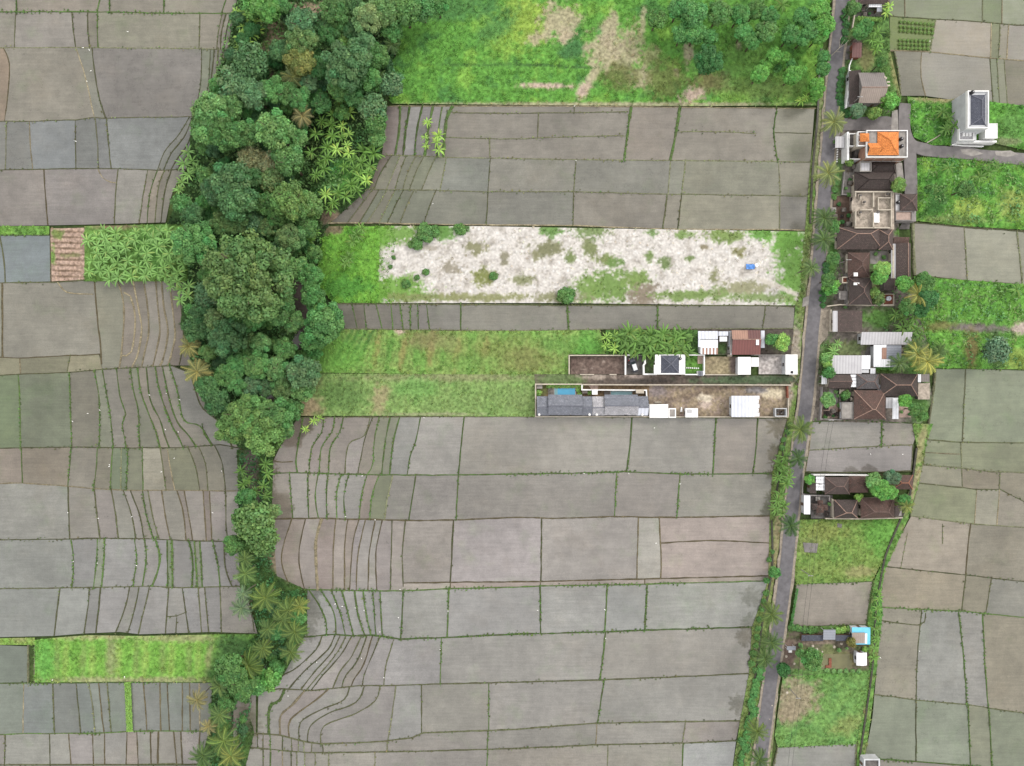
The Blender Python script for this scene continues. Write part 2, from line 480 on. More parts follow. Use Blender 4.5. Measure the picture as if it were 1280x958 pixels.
# ------------------------------------------------------------------ rice paddies and their bunds
BC = {'g': (90,118,66), 'd': (98,103,76), 'b': (108,100,78), 't': (160,150,124), 'p': (130,134,106), 'G': (100,150,62), 'w': (196,188,172)}
NB = [0]; BT = []
def bund(pts, style, smooth=True):
    """an earth bank along a pixel polyline; style = colour letter + width in pixels"""
    if not style or style[0] == '-': return
    c = BC[style[0]]; wpx = float(style[1:] or 2.2)
    line = catmull(pts, 5) if smooth else linear(pts, 5)
    NB[0] += 1; seed = NB[0]*3.7
    hw = wpx*MPP*0.43 + 0.04; hgt = 0.09 + 0.08*min(wpx, 4)/2
    P = [W(x, y) for x, y in line]; vs = []; fs = []
    for i, p in enumerate(P):
        a = P[max(0, i-1)]; b = P[min(len(P)-1, i+1)]
        d = b-a
        if d.length < 1e-5: d = Vector((1, 0, 0))
        d.normalize(); n = Vector((-d.y, d.x, 0))
        k = 0.92 + 0.4*mnoise.noise(Vector((p.x*.45, p.y*.45, seed))) + .25*random.uniform(-1, 1)
        off = n * (0.12*mnoise.noise(Vector((p.x*.3, p.y*.3, seed+50))))
        h = hgt*(1+0.3*mnoise.noise(Vector((p.x*.5, p.y*.5, seed+9))))
        for s, z in ((-1, -0.2), (-0.62, h*0.75), (0, h), (0.62, h*0.75), (1, -0.2)):
            q = p + off + n*(hw*k*s); vs.append((q.x, q.y, z + seed*1e-5))
        if i:
            for m in range(4):
                fs.append((5*(i-1)+m, 5*i+m, 5*i+m+1, 5*(i-1)+m+1))
    mb = MB(); mb.add(vs, fs)
    jit = random.uniform(0.85, 1.15)
    if style[0] in 'gGdp':
        for p in P:
            if mnoise.noise(Vector((p.x*.12, p.y*.12, seed))) < -.05: continue
            for _ in range(3 if style[0] in 'gG' else 1):
                BT.append((640+(p.x+random.gauss(0, hw*.6))/MPP, 479-(p.y+random.gauss(0, hw*.6)+random.uniform(-.5, .5))/MPP, hgt*.6, (c[0]*1.02+random.uniform(-12, 14), c[1]*1.08+random.uniform(-10, 16), c[2]*.95), .3))
    col = C(*(v*jit for v in c)); o = mb.build('earth_bund', M['bund'], color=col)
    struct(o)
NP = [0]
def paddy(poly, col, wet):
    poly = dedupe(poly)
    wp = [W(x, y) for x, y in poly]
    V, F = fill([(p.x, p.y) for p in wp])
    NP[0] += 1
    z = 0.02 + 0.004*(NP[0] % 21)
    mb = MB(); mb.add([(v.x, v.y, z) for v in V], F)
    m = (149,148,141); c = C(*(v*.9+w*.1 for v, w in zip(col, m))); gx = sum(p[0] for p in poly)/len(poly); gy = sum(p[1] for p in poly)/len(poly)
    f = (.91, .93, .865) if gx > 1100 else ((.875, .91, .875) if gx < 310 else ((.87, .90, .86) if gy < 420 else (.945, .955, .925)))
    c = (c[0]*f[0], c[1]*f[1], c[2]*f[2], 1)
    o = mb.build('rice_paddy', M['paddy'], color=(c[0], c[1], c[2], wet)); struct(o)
def yat(poly, x):
    if x <= poly[0][0]: a, b = poly[0], poly[1]
    elif x >= poly[-1][0]: a, b = poly[-2], poly[-1]
    else:
        for a, b in zip(poly[:-1], poly[1:]):
            if a[0] <= x <= b[0]: break
    return a[1] + (b[1]-a[1])*(x-a[0])/((b[0]-a[0]) or 1e-6)
def seg(poly, xa, xb):
    return [(xa, yat(poly, xa))] + [p for p in poly if xa+.3 < p[0] < xb-.3] + [(xb, yat(poly, xb))]
def pl(s): return [tuple(float(v) for v in t.split(',')) for t in s.split()]
def band(top, bot, divs, cols, wet=0.4, tb='d2.2', bb='', jit=7):
    """a row of paddies between two long bunds, split by cross bunds"""
    top = pl(top); bot = pl(bot); D = []
    for d in divs:
        st, rest = d.split(' ', 1); p = pl(rest)
        p[0] = (p[0][0], yat(top, p[0][0])); p[-1] = (p[-1][0], yat(bot, p[-1][0]))
        D.append((st, catmull(p, 5)))
        bund(p, st)
    if tb: bund(top, tb, False)
    if bb: bund(bot, bb, False)
    last = None
    for i in range(len(D)-1):
        a = D[i][1]; b = D[i+1][1]
        poly = seg(top, a[0][0], b[0][0]) + b[1:-1] + seg(bot, a[-1][0], b[-1][0])[::-1] + a[1:-1][::-1]
        c = cols[min(i, len(cols)-1)] if len(cols) > 4 else random.choice(cols)
        j = random.uniform(-jit, jit)
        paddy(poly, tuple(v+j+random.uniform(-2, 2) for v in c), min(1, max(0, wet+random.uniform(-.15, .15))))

GB=(154,145,135); BL=(137,138,141); LG=(163,159,157); OL=(130,132,114); GN=(136,144,122); BR=(146,134,122); PK=(158,147,141); CO=(176,169,166)
# --- west of the forest
band('-14,-12 300,-12','-14,15 20,15 115,15 215,17 280,17 298,16',['- -14,-12 -14,15','g2.5 20,-12 21,13','g2.5 128,-12 125,0 121,15','g2.5 137,-12 137,15','g2.5 205,-12 205,16','g2 287,-12 281,5 277,18','- 298,-12 298,16'],[GB],.35,'')
band('-14,15 20,15 115,15 215,17 280,17 298,16','-14,60 20,60 95,60 123,60 200,61 250,61 290,63',['- -14,15 -14,60','d1.5 20,16 18,59','d2.2 90,16 92,40 95,59','d2.5 110,15 110,35 112,60','g2.5 122,15 122,40 123,60','d2 250,18 249,60','d2 278,18 273,40 271,60','d2.4 283,18 277,40 276,62','d2.4 289,18 283,40 280,63','d2.4 296,18 290,35 285,63','- 299,16 290,63'],[(153,146,138),(150,142,131)],.35,'g2.2')
band('-14,60 20,60 95,60 123,60 200,61 250,61 290,63','-14,152 35,152 95,150 118,147 130,148 245,146',['- -14,60 -14,152','b2 4,60 12,80 10,120 6,152','t2 95,60 105,90 110,110 118,147','d2.4 115,62 120,100 125,125 132,148','d1.2 252,62 251,100 247,125 240,146','d1.4 263,62 261,100 255,146','d2 268,62 265,90 258,146','d2.4 273,62 270,95 262,146','d2.4 279,62 275,95 266,146','- 288,62 272,146'],[(152,130,115),(146,138,126),(138,136,124),(138,132,130),(134,138,122),(136,140,122),(140,136,124),(140,134,126),(140,134,126)],.5,'p2')
band('-14,152 35,152 95,150 118,147 130,148 245,146','-14,213 40,212 95,211 125,211 175,212 195,213 240,212',['- -14,152 -14,212','p1.6 8,152 7,211','t1.8 37,153 38,180 41,211','d1.6 94,151 95,211','p2 119,148 122,180 123,212','d2.4 133,148 136,180 139,210','d1.6 237,147 224,168 206,190 197,212','d2.2 241,147 230,172 214,192 205,212','d2.2 245,147 236,178 222,198 214,212','d2.2 247,147 244,182 230,200 222,212','- 250,147 250,180 238,200 232,212'],[(134,134,134),(128,130,128),(134,135,139),(134,134,134),(136,137,138),(143,142,144),(138,138,136),(136,134,132),(136,134,132),(140,134,128)],.55,'p2')
band('-14,213 40,212 95,211 125,211 175,212 195,213 240,212','-14,283 60,282 110,281 150,280 215,278',['- -14,213 -14,283','b2.4 55,212 57,245 60,282','d2.2 148,213 145,240 143,280','d2 185,213 180,240 174,280','g2 197,213 188,240 184,280','d2.2 206,213 198,235 194,280','d2.2 214,213 206,240 201,280','- 232,213 216,240 207,280'],[(150,142,138),(146,140,138),(153,147,145),(152,143,136),(150,140,130),(150,140,130),(146,138,126)],.4,'d2')
bund(pl('123,212 128,222 138,228 146,229'),'t1.8')
paddy(pl('-14,294 62,294 63,352 -14,354'),(128,138,146),.8)
bund(pl('-14,294 62,294'),'g3'); bund(pl('0,296 5,325 7,354'),'d2.2'); bund(pl('63,286 64,352'),'b2.4')
band('-14,354 70,353 118,350 235,347','-14,446 24,448 125,443 128,462 215,457 238,457',['- -14,354 -14,446','b3 3,354 3,446','b2.6 118,350 122,400 125,425 127,446','t3 145,352 152,366 155,390 153,430 149,461','t3 166,350 172,380 177,410 173,440 165,460','t3 179,350 184,380 186,415 180,445 177,460','t3 195,350 197,380 200,415 194,445 191,460','t3 202,350 205,385 210,415 205,445 200,458','t3 211,365 217,395 219,420 215,440 210,456','d2 222,365 228,400 229,430 224,456','- 240,360 240,420 238,457'],[(150,144,134),(152,146,138),(145,140,128),(142,134,126),(142,132,124),(148,138,132),(148,138,132),(148,138,132),(138,126,118),(140,128,118)],.3,'d2')
bund(pl('72,353 80,363 90,367 117,368'),'t2'); bund(pl('155,366 163,370 169,400 164,440 153,445'),'t2.8')
band('-14,446 24,448 125,443','-14,470 25,468 85,466 128,462',['- -14,446 -14,470','t1.8 25,448 26,467','d1.6 88,446 84,466','- 124,444 128,462'],[(144,140,118)],.3,'b2')
band('-14,470 25,468 85,466 128,462 215,457 245,470','-14,561 25,560 90,559 160,560 225,560 275,556 302,561',['- -14,470 -14,560','g2.4 23,470 25,500 26,560','g2 87,466 88,500 90,560','g2.2 118,463 123,490 125,520 124,558','g2.2 128,463 134,495 138,520 142,560','g2.2 146,462 150,495 157,518 153,530 158,560','g2.2 163,461 167,490 173,513 174,545 175,560','g2.4 172,460 176,490 185,515 195,540 200,560','g2.4 183,460 188,500 200,525 206,545 212,560','g2.4 194,459 200,490 212,525 222,545 229,558','g2.4 203,458 212,500 222,528 236,545 245,557','g2.4 212,457 222,490 230,525 250,533 265,557','d2.4 238,460 250,505 262,518 278,532 290,556','- 246,470 262,508 285,530 302,560'],[(118,132,98),(126,130,112),(134,130,118),(128,128,112),(138,130,122),(134,126,114),(130,126,112),(136,128,118),(138,130,120),(140,132,124),(142,136,128),(146,140,134),(138,128,120)],.35,'d2')
bund(pl('253,532 255,542 265,557'),'g2')
band('-14,561 25,560 90,559 160,560 225,560 275,556 302,561','-14,605 28,604 85,608 118,611 160,613 225,613 302,614',['- -14,561 -14,605','g2 27,561 28,604','g2 89,561 85,608','g2 122,561 120,590 117,611','g2 141,561 139,590 138,612','p2 152,561 151,612','g2 160,561 158,612','g2.2 178,561 179,612','d2 200,561 208,612','t2 209,561 214,590 219,612','d2 235,561 245,585 250,612','d2 248,561 257,580 260,612','d2 268,560 278,580 282,612','- 302,561 300,614'],[(150,136,128),(146,138,124),(148,140,132),(140,136,122),(116,126,102),(112,124,98),(128,130,108),(160,150,140),(138,130,114),(132,130,110),(136,130,114),(142,134,122),(134,128,122)],.3,'d2',jit=4)
band('-14,605 28,604 85,608 118,611 160,613 225,613 302,614','-14,675 87,674 120,673 190,674 230,676 300,677',['- -14,605 -14,675','d2.2 85,609 87,674','d2.2 118,612 121,640 125,673','d2.2 139,613 144,640 148,673','d2.2 154,613 165,645 170,674','d2.2 163,613 175,645 180,674','g2.2 178,613 182,640 192,672','d2.2 185,613 192,650 199,674','b2.2 202,613 206,640 213,675','b2.2 221,613 229,640 233,675','b2.2 230,613 237,650 241,676','b2.2 254,613 258,675','b2.2 262,613 265,676','d2.4 282,613 283,662 286,676','- 300,614 298,677'],[(147,141,138),(150,142,138),(152,144,140),(154,147,144),(150,142,138),(144,138,128),(146,138,128),(152,144,138),(152,142,136),(142,132,122),(152,144,140),(144,132,124),(156,148,146),(152,144,138)],.45,'t2')
band('-14,675 87,674 120,673 190,674 230,676 300,677','-14,736 90,735 130,734 190,733 225,735 300,733',['- -14,675 -14,736','g2.6 89,675 92,700 90,734','g2 122,674 121,700 117,734','g3 131,674 130,700 127,734','g2.4 168,674 171,700 166,734','g3 181,675 183,700 178,733','g4 194,675 200,695 197,715 190,733','g3 209,676 210,733','g3.4 215,676 216,733','g3 236,677 241,700 240,733','g3 243,677 247,733','g3 250,677 253,733','g2.6 266,677 273,710 275,733','d2.6 280,677 282,710 290,733','- 298,677 300,733'],[(144,143,142),(150,147,148),(132,138,120),(146,144,144),(152,148,148),(152,148,148),(154,150,152),(120,134,100),(154,150,152),(140,140,130),(134,138,120),(154,150,152),(152,148,150),(148,142,142)],.55,'d2')
band('-14,736 90,735 130,734 190,733 225,735 300,733','-14,797 68,795 105,792 150,790 175,793 205,792 265,790 322,792',['- -14,736 -14,797','d2.4 75,736 72,760 68,794','d2.4 112,735 110,760 105,792','d2.6 126,735 123,765 120,792','d2.2 162,734 158,755 145,790','d2.4 174,734 170,755 160,791','d2.4 187,734 182,755 173,792','d2.6 211,734 207,792','d2.4 228,735 236,790','d2.4 248,734 252,790','d2.4 256,734 261,790','d2.4 275,733 277,790','- 305,733 322,792'],[(146,145,142),(150,148,147),(148,146,145),(154,150,150),(150,146,146),(148,145,146),(154,150,150),(152,148,148),(146,144,146),(152,148,146),(146,144,144),(148,140,134)],.6,'d2')
bund(pl('208,771 220,770 234,765'),'d2'); bund(pl('221,772 220,791'),'d2'); bund(pl('298,745 312,760 318,790'),'d2')
paddy(pl('-14,806 35,808 34,856 -14,856'),(112,122,110),.6)
bund(pl('35,806 35,856'),'p3'); bund(pl('44,806 43,856'),'p2')
band('-14,854 70,854 150,853 265,853','-14,919 30,917 70,917 100,917 140,916 165,914 240,914 265,914',['- -14,854 -14,917','t1.8 30,855 29,916','d2.2 66,854 68,916','d2.2 95,854 98,885 101,917','p2 111,854 116,885 119,917','b2.2 123,854 127,890 130,917','d2.2 134,854 137,890 139,917','- 156,854 157,885 160,915','- 164,854 166,915','b2.2 179,854 182,885 184,915','b2.4 200,854 201,914','b2.2 209,854 212,914','b2.4 228,854 228,914','b2.2 237,854 238,914','t2.2 249,854 250,914','- 265,854 265,914'],[(124,132,122),(130,136,136),(132,137,132),(130,136,134),(128,134,128),(126,132,126),(128,135,128),(104,150,52),(132,136,132),(130,132,130),(126,130,126),(134,138,136),(128,132,128),(126,126,120),(132,130,122)],.6,'g2.4')
band('-14,919 30,917 70,917 100,917 140,916 165,914 240,914 265,914','-14,956 262,955',['- -14,919 -14,956','d2.2 7,918 6,955','d2.2 62,917 63,955','b2.2 86,917 89,955','b2.2 116,917 117,955','b2.4 131,917 131,955','b2.4 159,916 158,955','b2.4 171,915 173,955','b2.4 188,915 189,955','b3.4 198,915 197,955','b2.2 217,915 221,955','b2.4 226,915 228,955','b2.2 250,915 248,955','- 265,915 262,955'],[(152,146,143),(156,150,148),(156,150,146),(158,152,150),(152,146,140),(158,151,148),(152,138,132),(154,147,142),(150,142,134),(158,152,148),(150,144,138),(156,150,148),(150,144,142)],.55,'g2.2','d2')
band('-14,957 262,957','-14,985 262,985',['- -14,957 -14,985','b2.2 63,957 63,985','b2.2 117,957 117,985','b2.2 173,957 173,985','b2.2 221,957 221,985','- 262,957 262,985'],[(150,146,140)],.5,'')
# --- middle block south
band('350,525 383,522 530,521 670,521 985,523','334,592 372,591 440,593 510,594 572,594 700,592 783,590 860,593 965,592',['- 372,522 352,556 334,592','g3 379,540 373,555 370,578 372,591','g2.4 405,522 402,540 390,560 386,591','g2.4 418,522 415,540 402,560 399,591','g2.4 429,522 425,540 413,560 411,591','d2.2 463,522 455,545 436,556 431,592','d2 466,528 456,550 447,592','g2.2 474,522 468,550 466,580 459,592','g3 488,522 482,550 477,592','g3 500,522 492,550 487,593','g2.2 526,522 520,550 513,570 509,593','g2.6 580,522 577,550 573,593','g3.2 790,523 787,560 783,590','g2.6 895,523 891,592','g2.4 947,523 945,560 941,592','- 984,525 965,592'],[(150,138,130),(152,140,134),(150,140,134),(146,136,126),(154,144,138),(150,142,138),(142,134,122),(128,132,104),(130,134,108),(150,146,144),(168,164,158),(162,156,152),(158,151,146),(155,146,137),(152,144,134)],.85,'d2',jit=4)
bund(pl('341,576 352,578 366,577'),'b2')
band('334,592 372,591 440,593 510,594 572,594 700,592 783,590 860,593 965,592','338,649 400,648 480,650 520,651 570,650 650,647 700,648 768,646 845,647 962,645',['- 334,592 338,649','g2 362,592 366,648','g2.4 385,591 385,620 386,648','g2.2 398,592 394,620 398,648','g2.4 410,591 408,620 409,648','g2.4 427,593 421,615 421,648','g2.4 436,593 430,620 432,650','g2.4 459,592 452,620 449,650','g2.2 474,592 465,620 462,650','p2.6 491,593 484,625 481,650','g2.4 520,594 515,625 511,650','g2.6 573,594 570,650','g2.6 771,593 768,646','g2.6 850,594 846,646','- 965,592 962,645'],[(150,142,134),(152,146,140),(150,144,138),(154,150,146),(152,146,142),(158,154,152),(154,149,146),(146,136,128),(120,128,94),(150,145,140),(152,147,142),(155,149,142),(150,143,137),(154,148,141)],.85,'g2.4',jit=4)
band('338,649 400,648 480,650 520,651 570,650 650,647 700,648 768,646 845,647 962,645','344,735 385,738 420,739 503,738 505,729 563,728 676,727 795,724 962,720',['- 343,650 338,690 344,735','b2.2 365,650 355,680 352,700 357,720 365,735','b2.2 382,650 377,670 374,690 375,710 381,737','t5 402,650 395,675 395,700 397,738','b2 420,650 417,680 416,738','b2.4 435,650 431,680 431,738','b2 449,650 441,680 437,738','b2 457,650 448,690 445,738','b2.2 469,650 462,690 460,738','b2 478,650 470,690 471,738','d2 490,650 488,738','d2 507,651 503,690 504,735','d2.6 567,651 565,690 563,728','d2.6 677,650 676,727','b2.4 798,648 796,724','b2.4 824,648 826,690 826,724','- 962,645 962,720'],[(160,150,148),(166,152,148),(164,152,148),(164,152,148),(162,152,150),(156,142,136),(160,153,152),(158,150,148),(160,154,153),(158,150,148),(160,152,150),(162,154,152),(172,167,167),(170,163,161),(180,173,169),(172,160,154),(170,162,156)][:16],.4,'b2.6',jit=4)
bund(pl('826,679 890,676 962,679'),'b2.4')
band('505,729 563,728 676,727 795,724 962,720','500,739 563,736 640,734 700,732 780,731 962,726',['- 505,729 501,739','b1.6 563,728 563,736','b1.6 676,727 675,733','b1.6 806,724 806,730','- 962,720 962,726'],[(170,158,152)],.3,'b2.4')
band('350,736 382,737 420,738 500,739 563,736 640,734 700,732 780,731 962,726','345,797 385,796 420,793 440,795 465,794 500,799 560,797 640,793 755,790 800,788 940,784',['- 350,736 345,797','g3 386,738 400,758 408,780 408,795','g2.8 401,738 417,765 420,794','g2.8 414,739 425,765 432,792','g3 427,739 432,755 442,794','g3 443,739 448,770 456,794','g2.8 454,740 458,770 464,794','g2.4 466,741 470,796','g2.4 475,741 478,797','g2.6 504,738 501,798','g3 561,737 559,796','g2.8 675,734 676,792','g3 759,733 756,790','g3.2 809,732 806,787','- 960,726 940,784'],[(172,172,170),(164,163,164),(158,158,160),(156,156,158),(168,167,168),(162,161,162),(168,167,168),(158,158,158),(163,162,162),(164,163,163),(163,163,163),(164,164,164),(163,165,165),(166,167,163)],.95,'g2.4',jit=3)
bund(pl('383,738 381,765 384,796'),'g3')
band('345,797 385,796 420,793 440,795 465,794 500,799 560,797 640,793 755,790 800,788 940,784','318,866 350,861 390,863 415,861 450,857 480,857 550,855 640,853 750,850 850,846 936,842',['- 352,797 330,835 318,866','d2.6 403,796 395,812 372,834 352,846 340,862','d2.6 419,795 410,812 385,835 372,848 361,862','d2.4 426,795 415,815 393,840 376,862','d2.4 433,795 420,818 398,845 383,862','d2.4 440,795 425,820 403,845 389,863','d2.6 452,795 440,820 425,840 416,861','d2.4 459,795 447,825 432,845 427,860','b2.6 466,798 455,830 442,850 439,858','d2.2 475,799 465,820 455,845 453,857','d2.2 493,800 483,830 480,856','g2.2 552,797 550,855','g2.6 757,790 754,818 750,848','- 940,784 936,842'],[(168,165,164),(168,165,164),(160,156,154),(158,154,152),(158,154,152),(164,160,158),(158,153,150),(152,147,142),(160,156,154),(162,159,158),(160,158,158),(160,158,156),(160,155,151),(162,156,152)][:13],.95,'g2.8',jit=3)
band('318,866 350,861 390,863 415,861 450,857 480,857 550,855 640,853 750,850 850,846 936,842','318,917 350,919 372,925 385,928 402,930 480,927 515,922 530,916 640,912 745,904 860,902 925,901',['- 323,866 322,917','g5 356,865 350,875 337,885 336,915','t4 382,865 365,882 351,895 350,919','b3 411,863 395,875 363,900 362,922','d2.4 437,861 430,875 400,888 376,903 374,925','d2.4 456,860 445,878 410,892 388,908 384,928','d2.4 475,858 470,875 445,892 405,908 401,929','p2.2 495,857 490,895 485,927','d2.2 527,856 527,916','g2 611,855 611,914','g2.4 755,850 747,903','- 936,842 925,901'],[(158,152,148),(158,153,150),(154,146,140),(158,154,150),(159,155,152),(158,154,151),(158,155,152),(158,155,154),(157,152,148),(160,156,154),(158,154,151)],.95,'d2.4',jit=3)
band('300,917 322,917 350,919 372,925 385,928 402,930 480,927 515,922 530,916 640,912 745,904 860,902 925,901','305,934 322,935 350,938 385,941 420,941 480,940 530,939 640,936 750,931 850,929 920,926',['- 305,917 305,934','d2 322,917 322,935','d2 329,917 329,937','g2 338,917 338,938','d2 353,920 353,940','d2 364,922 365,940','p2 373,926 373,940','p2 380,928 380,941','p2 390,929 389,941','d2 403,930 404,941','p2 484,926 484,940','g2 610,913 609,937','t2 746,904 745,931','p2 857,902 853,929','- 925,901 920,926'],[(156,150,146),(155,150,146),(150,145,140),(157,152,148)],.7,'d2.6',jit=4)
band('305,934 322,935 350,938 385,941 420,941 480,940 530,939 640,936 750,931 850,929 920,926','305,985 920,985',['- 305,934 305,985','d2 329,937 329,985','g2.4 338,938 338,985','t2 353,940 353,985','d2 364,940 364,985','p2 371,940 371,985','p2 381,941 382,985','p2 394,941 394,985','p2 411,941 411,985','p2 469,940 468,985','g2 610,937 607,985','p2 760,931 758,985','g2.4 854,929 852,985','- 920,926 912,985'],[(157,152,148),(154,148,143),(156,151,147),(154,148,143),(156,151,147),(156,152,148),(154,150,144),(156,152,146),(160,156,150),(159,155,152),(157,151,146),(155,150,144),(172,172,174)],.8,'d2.4',jit=3)
paddy(pl('292,866 320,866 320,934 292,934'),(150,140,132),.7)
# --- middle block north
band('479,133 560,133 700,133 1020,136','474,194 520,195 555,197 610,198 720,200 840,201 960,202 1014,203',['- 482,133 476,194','g4.5 500,134 499,160 494,194','g4.5 512,134 507,165 504,194','g3.4 528,134 521,165 518,194','g5 541,134 535,165 531,194','g2.4 553,136 548,165 546,194','g6 566,134 558,150 554,196','g4 789,134 784,170 780,200','g5 850,135 845,165 838,201','g2.2 971,135 967,167 972,202','- 1018,136 1013,203'],[(156,143,140),(156,148,146),(160,154,158),(156,150,152),(156,150,150),(158,152,152),(146,139,131),(148,138,131),(146,139,130),(144,138,124)],.4,'t2',jit=3)
for s in ('565,141 640,142 718,141 785,140','556,172 640,174 690,172 760,170 780,170','848,165 900,165 945,167','967,166 1014,167'): bund(pl(s),'p1.8')
for s in ('612,173 612,198','673,142 672,173','718,134 718,141'): bund(pl(s),'p2.2')
band('474,194 520,195 555,197 610,198 720,200 840,201 960,202 1014,203','452,237 540,238 600,240 720,240 830,243 850,243 975,245 1012,246',['- 476,195 455,237','d2 490,195 476,216 468,237','p2 500,196 492,215 483,237','d2 508,196 500,215 494,237','p2 520,196 510,215 503,237','p2 530,196 520,215 512,237','p2.4 545,197 536,215 527,237','p2 558,197 550,237','d1.8 613,199 610,240','d2 720,201 717,240','p2.2 838,202 835,243','p2.4 857,203 852,243','p2 973,203 975,245','- 1014,203 1012,246'],[(138,126,118),(136,130,118),(140,134,122),(136,134,118),(134,134,114),(132,134,116),(142,142,130),(144,142,138),(146,142,136),(141,139,132),(140,138,126),(140,140,122),(142,137,124)],.5,'p2',jit=3)
band('452,237 540,238 600,240 720,240 830,243 850,243 975,245 1012,246','410,279 460,279 570,281 716,282 760,284 850,287 970,287 1008,288',['- 456,237 436,258 410,279','p2 466,238 450,258 434,279','d2 474,238 462,258 449,279','p2 484,238 472,258 458,279','p2 494,238 484,258 474,279','d2 504,238 494,258 484,279','p2 518,238 508,258 500,279','d1.6 545,240 536,260 530,280','d2 610,241 608,281','d2 717,241 716,282','d2.4 834,244 832,262 828,284','d2.4 852,244 847,287','p2.2 975,246 974,287','- 1012,246 1008,288'],[(122,112,106),(124,116,106),(120,122,100),(126,124,108),(122,126,106),(128,128,110),(130,130,114),(132,130,120),(136,132,124),(138,134,126),(140,136,124),(146,142,126),(146,142,132)],.5,'p2','t2',jit=3)
band('420,380 590,381 700,382 960,382 994,384','428,411 500,412 575,413 640,414 750,412 800,412 950,411 992,411',['- 420,381 432,411','g1.6 440,381 447,411','g1.6 455,381 458,411','g2 470,381 478,411','g2 489,381 491,411','g2.4 500,382 504,412','g2.6 513,382 513,411','g2 522,381 523,412','g1.6 533,382 537,411','g2.8 576,382 576,412','g3.4 709,383 711,413','g3.4 822,383 822,410','d2.4 957,384 953,411','- 993,384 992,411'],[(126,118,112),(128,120,114),(130,122,116),(130,122,116),(130,124,118),(132,126,120),(130,124,118),(134,128,122),(142,137,132),(146,139,132),(142,136,130),(144,136,128),(138,130,122)],.45,'d2.2','p2',jit=3)
# --- east
band('1106,-12 1290,-12','1106,20 1160,24 1220,27 1270,32 1290,32',['- 1106,-12 1106,20','t2 1131,-12 1131,21','p2 1228,-12 1228,26','t1.8 1253,-12 1252,28','- 1290,-12 1290,32'],[(126,134,108)],.1,'','d2')
band('1168,24 1220,27 1270,32 1290,32','1158,65 1160,65 1238,73 1290,77',['p2.6 1170,25 1162,65','t2 1239,29 1238,72','p1.8 1250,30 1248,72','t2 1261,31 1258,73','- 1290,32 1290,76'],[(146,141,136),(132,134,112),(130,134,110),(144,136,126)],.12,'')
paddy(pl('1112,20 1170,24 1162,66 1112,64'),(120,138,78),.1)
band('1112,63 1160,65 1238,73 1290,77','1118,120 1155,120 1190,125 1240,128 1290,134',['p2 1118,64 1123,90 1126,120','t2 1152,66 1151,95 1157,120','d2 1237,73 1241,128','p1.8 1246,74 1249,128','p2 1255,74 1259,128','- 1290,77 1290,134'],[(132,126,118),(138,137,130),(122,128,106),(130,134,114),(142,136,124)],.12,'t2.2')
band('1138,278 1205,284 1290,290','1142,344 1210,351 1290,357',['p5 1141,279 1143,343','p2.4 1205,284 1209,351','p2.4 1271,289 1278,354','- 1290,290 1290,357'],[(150,147,132),(148,142,132),(140,140,122)],.35,'d3','d2')
band('1168,461 1215,461 1290,463','1158,550 1200,553 1290,554',['p4 1170,461 1165,500 1158,550','p2 1207,461 1205,500 1203,552','- 1290,463 1290,554'],[(136,142,120),(138,146,124)],.5,'g2')
band('1158,550 1200,553 1290,554','1153,581 1200,585 1240,590 1290,591',['p2 1158,551 1154,581','p2 1201,553 1202,585','- 1290,554 1290,591'],[(142,138,124),(138,142,118)],.4,'d2')
bund(pl('1157,566 1200,568'),'t1.4')
band('1153,581 1200,585 1240,590 1290,591','1148,604 1205,610 1221,612 1250,612 1290,632',['p2 1153,582 1148,604','p1.8 1202,586 1203,610','p2 1250,591 1249,612','- 1290,591 1290,632'],[(148,142,128),(146,142,124),(152,147,134)],.35,'p2.2')
band('1148,604 1205,610 1221,612 1250,612 1290,632','1138,645 1160,648 1215,655 1290,660',['p2 1148,604 1138,645','t1.4 1221,612 1218,655','t1.8 1249,612 1246,655','- 1290,632 1290,660'],[(154,147,136),(138,142,116),(152,147,134)],.35,'d1.8')
band('1138,645 1160,648 1215,655 1290,660','1104,708 1150,713 1207,719 1240,723 1290,728',['- 1139,645 1120,680 1105,708','b2.4 1213,656 1209,690 1207,719','- 1290,660 1290,728'],[(155,148,136),(152,144,134)],.3,'p2')
bund(pl('1134,667 1126,708'),'p1.2'); bund(pl('1178,655 1178,680'),'p1.4')
band('1104,708 1150,713 1207,719 1240,723 1290,728','1100,759 1150,762 1200,764 1230,767 1290,773',['- 1106,708 1101,735 1102,759','d2 1207,720 1202,764','d2 1239,724 1232,767','- 1290,728 1290,773'],[(150,142,128),(150,146,140),(148,143,134)],.3,'d2')
band('1100,759 1150,762 1200,764 1230,767 1290,773','1092,868 1145,875 1210,881 1235,885 1290,893',['- 1103,760 1099,800 1093,868','d2 1152,763 1149,790 1146,830 1145,875','g2.4 1198,765 1205,830 1208,880','g2.8 1228,768 1230,815 1235,885','- 1290,773 1290,893'],[(144,134,124),(148,140,130),(146,135,123),(162,160,160)],.4,'g2.2')
bund(pl('1102,776 1150,781 1157,766'),'d1.8')
band('1092,868 1145,875 1210,881 1235,885 1290,893','1080,946 1100,949 1145,952 1210,957 1290,966',['- 1093,868 1090,900 1081,946','d2 1145,876 1145,952','g2 1210,882 1213,957','g2.2 1236,886 1240,958','- 1290,893 1290,966'],[(142,135,120),(136,140,122),(140,146,132),(140,141,122)],.45,'d2','g2.4')
paddy(pl('1098,950 1145,953 1210,958 1290,967 1290,990 1090,990'),(150,142,138),.4)
